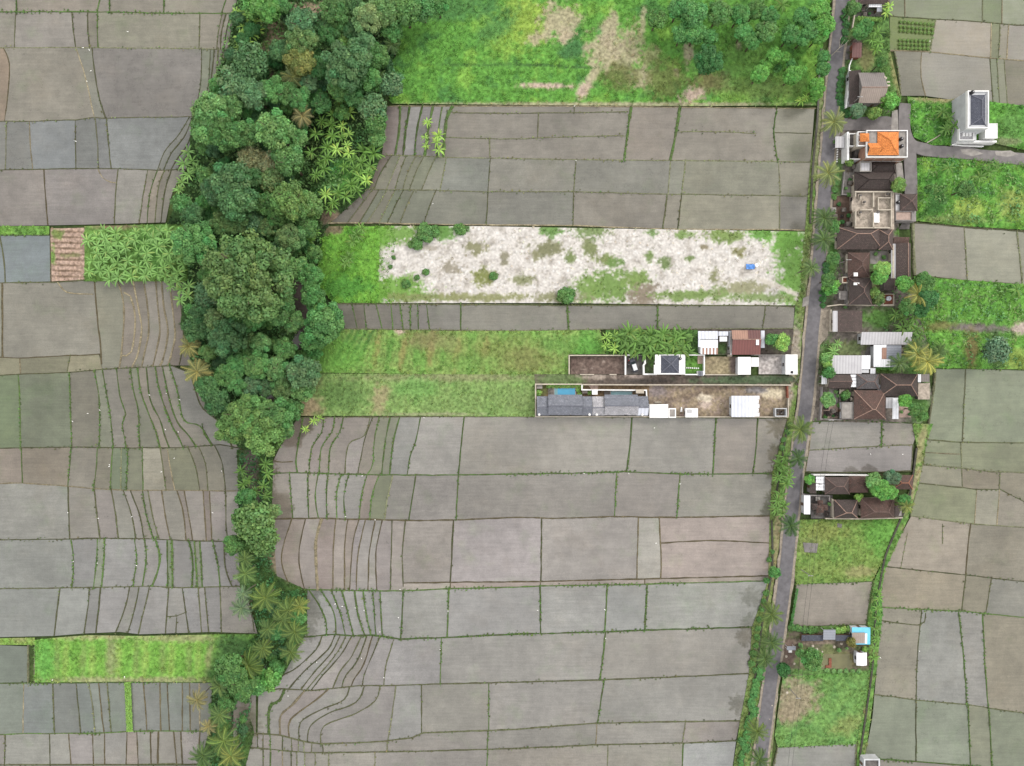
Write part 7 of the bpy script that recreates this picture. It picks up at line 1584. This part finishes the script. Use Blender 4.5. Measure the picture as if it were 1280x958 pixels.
sheet_px('pond', MATS['pond_water'] if 'pond_water' in MATS else mat_flat('pond_water', C(124, 122, 86), .8, 1.2, .4, .05, .5), '1024,817 1064,817 1064,836 1024,835', .38)
sheet_px('pond', MATS['pond_water'], '999,812 1007,812 1006,834 999,832', .37)
c = start('pond_jetty', 'small brown plank jetty in the garden pond', 'jetty', 1038, 829); q = R(1036, 823, 1039.5, 835, .6); MB().box(q[0], q[1], .5, q[2], q[3], .6).build('deck', M['brick'], c); q2 = R(1032, 832, 1036, 835, .6); MB().box(q2[0], q2[1], .5, q2[2]-.002, q2[3], .6).build('deck', M['brick'], c)
for yy in (.2, .8): MB().box(q[0]+.1, q[1]+yy*(q[3]-q[1]), -.2, q[0]+.25, q[1]+yy*(q[3]-q[1])+.15, .498).build('post', M['wood'], c)
for i, (x, y) in enumerate(((983,821),(980,838),(1028,815),(1021,812),(1016,808),(1043,809),(1052,805),(984,866),(962,899),(965,882),(993,830))):
    p = W(x, y, .4); o = thing('rock', 'whitish rock near the roadside garden, '+('beside the stall','under the dark bush','on the pond rim, longest','on the pond rim above the long one','by the path to the canopy','between pond and shed','near the orange brown bush','on the bare ground by the road, upper','on the bare ground, biggest white one','on the bare ground between two others','by the garden entrance bushes')[i], 'rock', (p.x, p.y, .15))
    mb = MB(); s = random.uniform(.3, .6); mb.lathe(0, 0, [(s*.8, -.1), (s, .12), (s*.75, .32), (s*.25, .42)], 7); mb.build('stone', M['cream'], o, world=False)
b = start('white_corner_house', 'corner of a white walled building at the bottom edge beside the ditch', 'house', 1088, 966); r = R(1080, 949, 1100, 985, 3.0); walls(b, r, 2.6, M['whitewall'], inset=.05, sides='w'); flat(b, r, 2.62, M['darkconcrete'], M['whitewall'], .4, .4)
# === tall white house
b = start('white_townhouse', 'tall white house with a recessed grey blue roof standing alone', 'house', 1212, 140)
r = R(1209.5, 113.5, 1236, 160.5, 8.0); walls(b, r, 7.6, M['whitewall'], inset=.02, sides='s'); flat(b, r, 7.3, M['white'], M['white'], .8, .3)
hip(b, R(1212, 117, 1233.5, 157.5, 7.9), 7.45, 1.1, M['darkslate'], M['paleridge'], .1, ridge=.65, inset=2.2)
r = R(1199, 158.8, 1233, 176, 4.4); q = walls(b, R(1199, 161, 1222, 175, 4.2), 3.7, M['whitewall'], inset=.05, sides='s'); flat(b, R(1199, 161, 1218, 175.5, 4.4), 3.75, M['greysheet'], M['white'], .6, .3, 'balcony')
for k in range(3): q = R(1203.5+k*4, 165.5, 1206.5+k*4, 170.5, 4.2); MB().box(q[0], q[1], 3.755, q[2], q[3], 4.2).build('lounger', M['white'], b)
r = R(1231.5, 154.5, 1247, 173, 3.6); walls(b, r, 3.4, M['white'], inset=.1, sides='e'); flat(b, r, 3.5, M['white'], M['white'], .12, .15, 'annex_roof')
MB().box(*(lambda q: (q[0], q[1], -.1, q[2], q[3], 2.4))(R(1196, 175.8, 1246, 178.2, 2.4))).build('front_wall', M['white'], b)
tank('dark tank on the corner of the tall white house', 1217, 114.5, 7.62, .55, 1.2)
wall_run('white sloping garden wall in front of the tall white house', '1190,181 1204,182.5 1229,183', .9, M['white'], .2)
wall_run('pale leaning pole fence in the grass left of the tall white house', '1159,178.5 1168,173.5 1175,169', .7, M['deadwood'], .18)
# === walled compound in the middle
wall_run('white wall around the bare brown soil lot', '711.5,468 711.5,444.5 781,444.5', 1.5, M['cream'], .25)
wall_run('broken low wall along the alley under the soil lot', '725,468.4 742,468.4', .5, M['cream'], .2); wall_run('short remnant of wall on the alley beside the carport', '762,468.4 770,468.4', .5, M['cream'], .2)
sheet_px('paved_yard', M['darkconcrete'], '783,444.5 806,444.5 806,468 783,468', .3)
wall_run('white wall around the paved yard with the parked car', '788,444 782,444 782,468', 2.0, M['white'], .28)
wall_run('stepped white wall between the paved yard and the little garden', '806,444 806.5,454 804.5,457 805,468 820,468', 2.0, M['white'], .35)
wall_run('thin white wall behind the paved yard', '789,444.3 806,444.3', 1.0, M['concrete'], .2)
b = start('villa', 'white villa with a square dark slate roof in the walled compound', 'villa', 838, 456)
r = R(820, 443.5, 856.5, 468.3, 3.5); walls(b, r, 3.3, M['white'], inset=.05, sides='we'); MB().box(r[0], r[1], 3.302, r[2], r[3], 3.5).build('roof_slab', M['white'], b)
hip(b, R(826.5, 444.5, 849, 466.5, 3.8), 3.62, 1.5, M['darkslate'], M['paleridge'], .1)
MB().box(*(lambda q: (q[0], q[1], 3.503, q[2], q[3], 3.9))(R(819, 443.6, 822.5, 456, 3.9))).build('parapet', M['white'], b); MB().box(*(lambda q: (q[0], q[1], 3.503, q[2], q[3], 3.9))(R(817.5, 456.3, 821.5, 468, 3.9))).build('parapet', M['white'], b)
tank('dark dish tank on the white villa roof', 850.5, 448.5, 3.503, .45, .5)
wall_run('white wall around the villa lawn', '857,444 880.5,444 880.5,468 871,468.4 857,468.4', 1.8, M['white'], .22)
sheet_px('terrace', M['paver'], '871.5,444.8 879.5,444.8 879.5,455 871.5,455', .45)
b = start('gate_pavilion', 'little gate pavilion at the corner of the villa lawn', 'gateway', 876, 467); r = R(872, 463.5, 880.5, 470, 2.2); walls(b, r, 2.0, M['white'], inset=.1, sides='s'); gable(b, R(873, 464, 879, 470, 2.3), 2.1, .5, 'y', M['slate'], None)
for i in range(7): o = thing('stepping_stone', 'round white stepping stone in the row across the villa lawn', 'stepping stone', W(858.5+i*2.4, 460+.1*i, .4), 'stepping stones of the villa lawn'); MB().lathe(0, 0, [(.2, -.2), (.24, .02), (.2, .06)], 9).build('slab', M['white'], o, world=False)
wall_run('white wall of the sandy yard beside the villa lawn', '881.5,468.6 922,468.6', .8, M['cream'], .2); wall_run('pale pillar wall at the back of the sandy yard', '910,444.6 914,444.6', 1.0, M['cream'], .5)
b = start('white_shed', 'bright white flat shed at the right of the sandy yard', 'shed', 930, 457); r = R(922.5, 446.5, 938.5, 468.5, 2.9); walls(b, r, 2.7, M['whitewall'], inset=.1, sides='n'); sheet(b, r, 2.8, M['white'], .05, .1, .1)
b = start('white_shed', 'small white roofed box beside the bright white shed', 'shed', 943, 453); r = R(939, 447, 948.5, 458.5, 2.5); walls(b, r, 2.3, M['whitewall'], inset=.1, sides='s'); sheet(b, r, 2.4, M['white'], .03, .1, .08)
b = start('white_shop', 'white flat roofed shop at the road with a dark roof hatch', 'shop', 989, 456); r = R(982, 443.3, 997, 468.3, 3.6); walls(b, r, 3.4, M['whitewall'], inset=.08, sides='ew'); MB().box(r[0], r[1], 3.402, r[2], r[3], 3.6).build('roof_slab', M['white'], b); q = R(988.5, 464, 991.5, 467, 3.7); MB().box(q[0], q[1], 3.603, q[2], q[3], 3.75).build('roof_hatch', M['blackplastic'], b)
wall_run('grey edge wall along the north of the paved lot', '939,444 982,444', 1.0, M['concrete'], .2)
b = start('sheet_roof_house', 'bluish white roofed house whose lower sheets show rust stripes', 'house', 886, 428)
walls(b, R(874, 414, 897, 443, 2.9), 2.6, M['whitewall'], inset=.3, sides='e'); sheet(b, R(873, 414, 897.5, 424, 3.2), 3.0, M['bluesheet'], 0, -.1); sheet(b, R(876, 425, 897.5, 435, 3.0), 2.75, M['whitesheet'], 0, .15)
for k in range(10): sheet(b, R(876+k*2.15, 435.2, 878+k*2.15, 443, 2.8), 2.7, M['rustsheet' if k % 2 else 'whitesheet'], 0, .05)
sheet(b, R(873, 424.3, 875.8, 434, 3.0), 2.8, M['bluesheet'], 0, .1)
b = start('canopy', 'white split canopy between the bluish roof and the red roofed house', 'canopy', 904, 421); sheet(b, R(898, 414.5, 910, 420, 2.7), 2.7, M['bluesheet'], 0, .1, posts=True); sheet(b, R(899.5, 421, 909, 427, 2.6), 2.55, M['whitesheet'], 0, .05)
b = start('red_roof_house', 'house with a dark red corrugated gable roof', 'house', 933, 428); r = R(911, 413, 951, 443.5, 3.4); walls(b, r, 3.2, M['greywall'], sides='w')
gable(b, R(915, 424, 950.5, 443.5, 3.3), 3.2, .9, 'x', M['redsheet'], M['ridge'], None, ridge=.97); xa, ya, xb, yb = R(915, 413, 950.5, 424, 3.6); m_ = xa+(xb-xa)*.56
sheet(b, (xa, ya, m_-.01, yb), 4.05, M['rustsheet'], 0, -.75); sheet(b, (m_+.01, ya, xb, yb), 4.1, M['darkredsheet'], 0, -.8)
q = R(945, 424.5, 948.5, 431.5, 4.0); MB().box(q[0], q[1], 3.9, q[2], q[3], 4.15).build('skylight', M['whitesheet'], b)
sheet(b, R(911, 414, 915, 434, 2.9), 2.8, M['zinc'], .1, 0, .05, 'lean_to_sheet'); sheet(b, R(913, 431, 916.8, 443.5, 3.2), 3.05, M['greysheet'], .1, 0, .05, 'lean_to_sheet'); sheet(b, R(951, 413.5, 956, 435, 2.6), 2.65, M['bluesheet'], -.1, 0, .05, 'lean_to_sheet')
# === grey shingled villas and the big lot
wall_run('white perimeter wall of the shingled villas', '727.5,480.5 669.5,480.5 669.5,521 811,521', 2.0, M['cream'], .26)
wall_run('white back wall of the right shingled villa', '727.5,481 727.5,487.5 808,488 808.5,496', 1.9, M['white'], .25)
b = start('villa', 'left shingled villa with dark grey roofs beside the turquoise pool', 'villa', 706, 507)
def gv(b, r0, ze, rise, mN, mS, rd=.5, k='x'): walls(b, r0, ze-.1, M['white'], sides='n'); gable(b, r0, ze, rise, k, mS, M['paleridge'], mN, ridge=rd, wallmat=M['white'])
gv(b, R(671, 495.5, 686, 519.5, 3.0), 3.0, 1.5, M['slate'], M['slate'], .42); gv(b, R(685.2, 493.5, 727.5, 519.2, 3.3), 3.5, 1.8, M['slate'], M['slate'], .46); gv(b, R(727.2, 495.7, 740, 519.5, 3.0), 3.02, 1.5, M['slate'], M['slate'], .42)
b = start('villa', 'right shingled villa with pale weathered roofs beside the pale pool', 'villa', 776, 507)
gv(b, R(740.3, 495.7, 756, 519.5, 3.0), 3.04, 1.5, M['paleslate'], M['paleslate'], .42); gv(b, R(755.5, 493.5, 797, 519.2, 3.3), 3.5, 1.8, M['slate'], M['paleslate'], .46); gv(b, R(795.5, 495.5, 810, 519.5, 3.0), 3.06, 1.5, M['slate'], M['bluesheet'], .42)
for i, (x, y) in enumerate(((674,518.5),(713,518),(737,518.5),(746,518.5),(782,518.3),(803,518.7))):
    tank('round white roof vent in the row on the south eaves of the villas' if i not in (1, 4) else ('dark roof vent on the south eaves of the left villa' if i == 1 else 'dark roof vent on the south eaves of the right villa'), x, y, 3.1, .38, .6, 'white' if i not in (1, 4) else 'blackplastic', 'roof vents of the shingled villas')
def pool(label, x0, y0, x1, y1, mat):
    o = start('swimming_pool', label, 'pool', (x0+x1)/2, (y0+y1)/2); q = R(x0, y0, x1, y1, .4)
    mb = MB(); e = .25; mb.box(q[0]-e, q[1]-e, -.1, q[2]+e, q[1], .42); mb.box(q[0]-e, q[3], -.1, q[2]+e, q[3]+e, .42); mb.box(q[0]-e, q[1]+.001, -.1, q[0], q[3]-.001, .42); mb.box(q[2], q[1]+.001, -.1, q[2]+e, q[3]-.001, .42)
    mb.build('rim', M['concrete'], o); MB().box(q[0]+.003, q[1]+.003, -.1, q[2]-.003, q[3]-.003, .34).build('water', M[mat], o)
    MB().box(q[0]+.003, q[1]+.003, .342, q[0]+1.0, q[3]-.003, .37).build('step', M['palepool'], o)
pool('turquoise swimming pool in front of the left shingled villa', 693, 485.5, 719, 494, 'pool')
pool('pale blue swimming pool in front of the right shingled villa', 763.5, 489.5, 790, 494, 'palepool')
sheet_px('terrace', M['stone'], '685,485 692,485 692,494 685,494', .4); sheet_px('terrace', M['darkconcrete'], '755,489.5 762.5,489.5 762.5,494 755,494', .4); sheet_px('terrace', M['paver'], '735,481.5 748,481.5 747,487 739,487', .35)
for i, (x0, y0, x1, y1, m, z) in enumerate(((671,481.5,678,486,'concrete',1.2),(727.8,488,734.5,492,'stone',1.6),(740,487,747,493.5,'white',2.4),(795,487,805,492,'cream',2.4))):
    b = start('pump_house', ('grey pump box in the left corner of the villa garden','dark pump box between the two villas','small white roofed box room between the two villas','cream roofed box room right of the pale pool')[i], 'outbuilding', (x0+x1)/2, (y0+y1)/2); r = R(x0, y0, x1, y1, z); walls(b, r, z-.15, M['greywall'], inset=.1, sides='n', door=(z > 2)); MB().box(r[0], r[1], z-.148, r[2], r[3], z).build('roof_slab', M[m], b)
wall_run('long pale wall between the alley and the big sandy lot', '728,481 812,481.3 900,481.3 988,481.6', 1.6, M['cream'], .25)
wall_run('white wall of the big sandy lot along the paddies', '811.5,521.3 900,521.4 985,521.6 986,498', 1.5, M['cream'], .18)
wall_run('reddish wall of the big sandy lot at the road end', '984.5,483 985,497', 1.6, M['brick'], .3)
b = start('white_shed', 'white roofed shed next to the right shingled villa', 'shed', 823, 513); r = R(812, 505.5, 835.3, 522.5, 2.9); walls(b, r, 2.7, M['whitewall'], inset=.12, sides='n'); gable(b, r, 2.8, .3, 'y', M['white'], None)
b = start('white_shed', 'lower white annex with a hole in its roof beside the white shed', 'shed', 840, 516); r = R(835.6, 510.5, 845, 522.5, 2.3); walls(b, r, 2.1, M['whitewall'], inset=.12, sides='n'); flat(b, r, 2.12, M['concrete'], M['white'], .2, .35)
b = start('white_shed', 'white flat roofed shed alone on the south wall of the sandy lot', 'shed', 865, 516); r = R(857, 510.5, 872.5, 522, 2.6); walls(b, r, 2.4, M['whitewall'], inset=.12, sides='nw'); flat(b, r, 2.42, M['white'], M['white'], .1, .3); MB().box(r[0]+.6, (r[1]+r[3])/2, 2.423, r[0]+2.0, r[3]-.5, 2.6).build('roof_unit', M['steel'], b)
b = start('warehouse', 'bluish white warehouse with loose sheets on its right eave', 'warehouse', 931, 508); r = R(914.5, 495, 949, 521.5, 3.6); walls(b, r, 3.4, M['whitewall'], inset=.3, sides='nw'); gable(b, R(914.5, 495, 943.5, 521.5, 3.6), 3.55, .5, 'y', M['bluesheet'], None, ridge=.55)
for k in range(5): sheet(b, R(943.6, 495+k*5.3, 949.5-(k % 2), 499.6+k*5.3, 3.5), 3.45, M['whitesheet'], -.1, .04, .05, 'eave_sheet')
b = start('ruined_hut', 'roofless grey hut in the corner of the sandy lot by the road', 'hut', 977, 515); r = R(969.5, 510.5, 984, 521, 2.2); q = r; mb = MB(); e = .25
mb.box(q[0], q[1], -.1, q[2], q[1]+e, 2.0); mb.box(q[0], q[3]-e, -.1, q[2], q[3], 2.0); mb.box(q[0], q[1]+e+.001, -.1, q[0]+e, q[3]-e-.001, 2.0); mb.box(q[2]-e, q[1]+e+.001, -.1, q[2], q[3]-e-.001, 2.0); mb.build('wall', M['whitewall'], b)
openings(b, b, q[0], q[1], q[2], q[3], 2.0, 'n', 0)
for i in range(7): x, y = random.uniform(q[0]+.6, q[2]-.6), random.uniform(q[1]+.6, q[3]-.6); MB().box(x-.3, y-.2, .3, x+.3, y+.25, .8+.1*i).build('rubble', M['darkconcrete'], b)
# loose building material in the lot
for i, (x0, y0, x1, y1, h, m, lab) in enumerate(((818,502,827,504.3,.6,'cream','stack of pale planks above the white shed'),(849,517.5,857,521,.5,'paver','pile of pinkish slabs left of the lone white shed'),(850.5,509,853,515,.4,'white','white board leaning near the pinkish slabs'))):
    q = R(x0, y0, x1, y1, h); o = thing('plank_stack', lab, 'stack', ((q[0]+q[2])/2, (q[1]+q[3])/2, .1))
    n = 4
    for k in range(n): MB().box(q[0]+.05*k, q[1]+(q[3]-q[1])*k/n+.02, .1, q[2]-.04*k, q[1]+(q[3]-q[1])*(k+1)/n-.02, h+.04*k).build('plank', M[m], o)
for i, (x, y, n) in enumerate(((880,499,9),(906,502,6),(872,504,6),(917,467,6))):
    p = W(x, y, .2); o = thing('rubble_heap', ('white rubble heap in the middle of the sandy lot','white rubble heap left of the warehouse','scattered white debris left of the main heap','white scraps in the corner of the small sandy yard')[i], 'rubble', (p.x, p.y, .15))
    for k in range(n):
        a, b_ = random.gauss(0, 1.0), random.gauss(0, .5); s = random.uniform(.14, .34)
        MB().add([(a-s,b_-s*.6,0),(a+s,b_-s*.7,0),(a+s*.9,b_+s*.7,0),(a-s*.8,b_+s*.6,0),(a+random.uniform(-.4,.4)*s,b_,s*1.1)], [(0,1,4),(1,2,4),(2,3,4),(3,0,4),(3,2,1,0)]).build('debris', M['cream'], o, world=False)
o = start('tarp_shelter', 'blue tarpaulin shelter on the white sand lot', 'tarp', 940, 333); q = R(933, 330, 944, 336.5, 1.2)
mb = MB(); vs = []; nx, ny = 9, 6
for j in range(ny+1):
    for i in range(nx+1): vs.append((q[0]+(q[2]-q[0])*i/nx, q[1]+(q[3]-q[1])*j/ny, 1.0+.25*math.sin(i*1.3)*math.cos(j*1.1)-.25*abs(j-3)/3))
mb.add(vs, [(j*(nx+1)+i, j*(nx+1)+i+1, (j+1)*(nx+1)+i+1, (j+1)*(nx+1)+i) for j in range(ny) for i in range(nx)]); mb.build('tarpaulin', M['tarp'], o)
for (x, y) in ((q[0]+.2, q[1]+.2), (q[2]-.2, q[1]+.2), (q[0]+.2, q[3]-.2), (q[2]-.2, q[3]-.2)): MB().box(x-.04, y-.04, 0, x+.04, y+.04, .85).build('pole', M['wood'], o)
p = W(945.5, 332, .4); o = thing('white_sack', 'white sack lying right of the blue tarpaulin', 'sack', (p.x, p.y, .2)); MB().lathe(0, 0, [(.3, .0), (.7, .2), (.6, .45), (.2, .6)], 9).build('bag', M['white'], o, world=False)
# === vehicles
def car(label, x, y, ang):
    p = W(x, y, 1.0); o = thing('parked_car', label, 'car', (p.x, p.y, .32), None, math.radians(ang))
    # body profile lofted along the length (x forward)
    st = [(-2.25,.62,.45,.85,.0),(-2.1,.82,.3,1.0,.0),(-1.2,.88,.25,1.02,.0),(.7,.88,.25,1.0,.0),(1.5,.86,.28,.95,.0),(2.1,.78,.32,.85,.0),(2.28,.6,.42,.7,.0)]
    vs = []; fs = []
    for X, w, z0, z1, _ in st: vs += [(X,-w,z0),(X,-w*1.0,z1-.15),(X,-w*.88,z1),(X,w*.88,z1),(X,w,z1-.15),(X,w,z0)]
    for i in range(len(st)-1):
        for k in range(6): fs.append((6*i+k, 6*i+(k+1) % 6, 6*i+6+(k+1) % 6, 6*i+6+k))
    fs += [(0,1,2,3,4,5)[::-1], tuple(6*(len(st)-1)+k for k in range(6))]
    body = MB().add(vs, fs).build('body', M['carpaint'], o, world=False, smooth=False, bevel=.04)
    g = [(-2.0,.7,1.0),(-1.7,.66,1.62),(.25,.66,1.62),(1.05,.72,.99)]
    vs = []; [vs.extend([(X,-w,z),(X,w,z)]) for X, w, z in g]
    MB().add(vs, [(0,2,3,1),(2,4,5,3),(4,6,7,5),(0,6,4,2),(1,3,5,7)]).build('windows', M['glass'], o, world=False)
    MB().box(-1.72,-.64,1.6,.25,.64,1.68).build('roof_panel', M['silver'], o, world=False, bevel=.03)
    for X in (-1.4, 1.35):
        for s in (-1, 1):
            w = MB().tube([(X, s*.72, .33), (X, s*.9, .33)], [.33, .33], 16).build('wheel', M['rubber'], o, world=False); MB().tube([(X, s*.901, .33), (X, s*.915, .33)], [.2, .2], 12).build('rim', M['silver'], w, world=False)
    for s in (-1, 1): MB().box(2.1, s*.6-.16, .6, 2.29, s*.6+.16, .75).build('headlight', M['lamp'], o, world=False); MB().box(.75, s*.9-.1, .98, .95, s*.9+.1, 1.12).build('mirror', M['carpaint'], o, world=False)
    return o
car('dark car with a silver roof parked in the walled paved yard', 792, 456.5, 108)
def motorbike(label, x, y, ang, mat):
    p = W(x, y, .5); o = thing('motorbike', label, 'motorbike', (p.x, p.y, .3), None, math.radians(ang))
    for X in (-.6, .62): MB().tube([(X, -.05, .28), (X, .05, .28)], [.28, .28], 16).build('wheel', M['rubber'], o, world=False)
    MB().add([(-.75,-.14,.5),(.3,-.16,.4),(.62,-.1,.75),(.45,-.08,.9),(-.75,.14,.5),(.3,.16,.4),(.62,.1,.75),(.45,.08,.9)], [(0,1,2,3),(7,6,5,4),(0,4,5,1),(1,5,6,2),(2,6,7,3),(3,7,4,0)]).build('body', M[mat], o, world=False, bevel=.03)
    MB().box(-.7, -.13, .74, .15, .13, .84).build('seat', M['rubber'], o, world=False, bevel=.03)
    MB().tube([(.48, -.36, 1.0), (.5, 0, .98), (.48, .36, 1.0)], [.025]*3, 6).build('handlebar', M['steel'], o, world=False)
    MB().tube([(.45, 0, .95), (.62, 0, .28)], [.04, .04], 6).build('fork', M['steel'], o, world=False)
    return o
motorbike('red motorbike parked at the wall beside the dark car', 785.3, 452, 70, 'redpaint'); motorbike('dark motorbike near the red one in the paved yard', 785.2, 457.5, 80, 'carpaint')
# === utility poles with cables along the east side of the road
POLES = [(1019,-20),(1061,133),(1047,330),(1026,524),(1014,602),(1001,712),(986,860),(972,985)]
POLES[0] = (1072, -12)
tops = []
where = ['at the top edge','by the barn hedge','by the long brown house','by the walled shrine courtyard','by the white panelled gate','beside the small brown paddy','on the bare ground by the road','below the bottom edge']
for (x, y), wv in zip(POLES, where):
    p = W(x, y, 0); tops.append(p)
    if not -5 < y < 960: continue
    o = thing('utility_pole', 'concrete utility pole '+wv, 'utility pole', (p.x, p.y, 0))
    MB().tube([(0,0,-.2),(0,0,7.5)], [.16,.1], 10).build('shaft', M['concrete'], o, world=False); MB().box(-.8,-.06,7.0,.8,.06,7.12).build('crossarm', M['steel'], o, world=False)
    for sx in (-.65, 0, .65): MB().lathe(sx, 0, [(.05, 7.121), (.07, 7.2), (.03, 7.28)], 8).build('insulator', M['white'], o, world=False)
for i in range(3, len(tops)-1):
    for k, off in enumerate((-.65, .65)):
        a, b_ = tops[i], tops[i+1]; o = thing('power_cable', 'black power cable spanning from the pole '+where[i]+(', road side' if k == 0 else ', field side'), 'cable', (a.x, a.y, 0))
        pts = [(a.x+off+(b_.x-a.x)*t, a.y+(b_.y-a.y)*t, 7.25-1.0*4*t*(1-t)*.6) for t in [j/12 for j in range(13)]]; MB().tube(pts, [.035]*13, 5).build('wire', M['cable'], o)
# ------------------------------------------------------------------ light, sky, camera
undergrowth('1144,352 1210,354 1276,358 1276,402 1200,402 1160,404', 3.2, (104,158,70), .1, 1.4, .5)
undergrowth('1148,200 1205,199 1276,206 1276,282 1205,280 1148,274', 2.6, (104,158,70), .1, 1.2, .5)
undergrowth('1138,126 1186,128 1194,150 1190,178 1160,180 1140,165', 2.6, (104,158,70), .1, 1.2, .5)
undergrowth('1180,415 1276,416 1276,458 1174,458', 2.6, (104,158,70), .1, 1.2, .5)
undergrowth('1036,60 1048,60 1044,130 1034,132', 1.2, 'deep', .1, .5, .3)
undergrowth('1042,320 1054,318 1052,345 1030,384 1028,370', 2.0, 'mid', .1, 1.0, .35)
undergrowth('1026,430 1042,425 1038,442 1036,470 1024,480 1020,470', 2.0, 'mid', .1, 1.0, .35)
undergrowth('952,836 962,836 944,920 938,956 924,956 932,900', 2.0, 'fresh', .1, .8, .35)
SUN_EL, SUN_AZ = 41.0, 48.0       # azimuth clockwise from north (picture up)
world = bpy.data.worlds.new('World'); SC.world = world; world.use_nodes = True
nt = world.node_tree; nt.nodes.clear()
out = nt.nodes.new('ShaderNodeOutputWorld'); bg = nt.nodes.new('ShaderNodeBackground')
sky = nt.nodes.new('ShaderNodeTexSky'); sky.sky_type = 'NISHITA'; sky.sun_disc = False
sky.sun_elevation = math.radians(SUN_EL); sky.sun_rotation = math.radians(SUN_AZ)
sky.air_density = 1.2; sky.dust_density = 2.0
tc = nt.nodes.new('ShaderNodeTexCoord')
n1 = noise_node(nt, tc.outputs['Generated'], 3.0, 5, .55)
cl = mrange(nt, n1.outputs[0], .35, .65, .62, 1.4)
cloud = mixc(nt, 1.0, (8.3, 8.0, 7.6, 1), val2col(nt, cl), 'MULTIPLY')
nt.links.new(mixc(nt, .8, sky.outputs[0], cloud), bg.inputs[0])      # thin bright overcast over the blue sky
bg.inputs[1].default_value = 0.12
nt.links.new(bg.outputs[0], out.inputs[0])
sd = bpy.data.lights.new('sun', 'SUN'); sd.energy = 1.25; sd.angle = math.radians(15); sd.color = (1.0, .95, .88)
so = bpy.data.objects.new('sun', sd); COL.objects.link(so)
az = math.radians(SUN_AZ); el = math.radians(SUN_EL)
d = Vector((math.sin(az)*math.cos(el), math.cos(az)*math.cos(el), math.sin(el)))
so.rotation_euler = d.to_track_quat('Z', 'Y').to_euler(); so.location = d*200
cd = bpy.data.cameras.new('camera'); cd.sensor_width = 36; cd.lens = 36*H/(1280*MPP); cd.clip_end = 3000
co = bpy.data.objects.new('camera', cd); COL.objects.link(co); co.location = (0, 0, H); SC.camera = co
SC.view_settings.view_transform = 'Standard'; SC.view_settings.look = 'None'; SC.view_settings.gamma = 1; SC.view_settings.use_curve_mapping = False
SC.view_settings.exposure = 1.08
SC.cycles.max_bounces = 5; SC.cycles.diffuse_bounces = 3; SC.cycles.glossy_bounces = 3; SC.cycles.transmission_bounces = 2
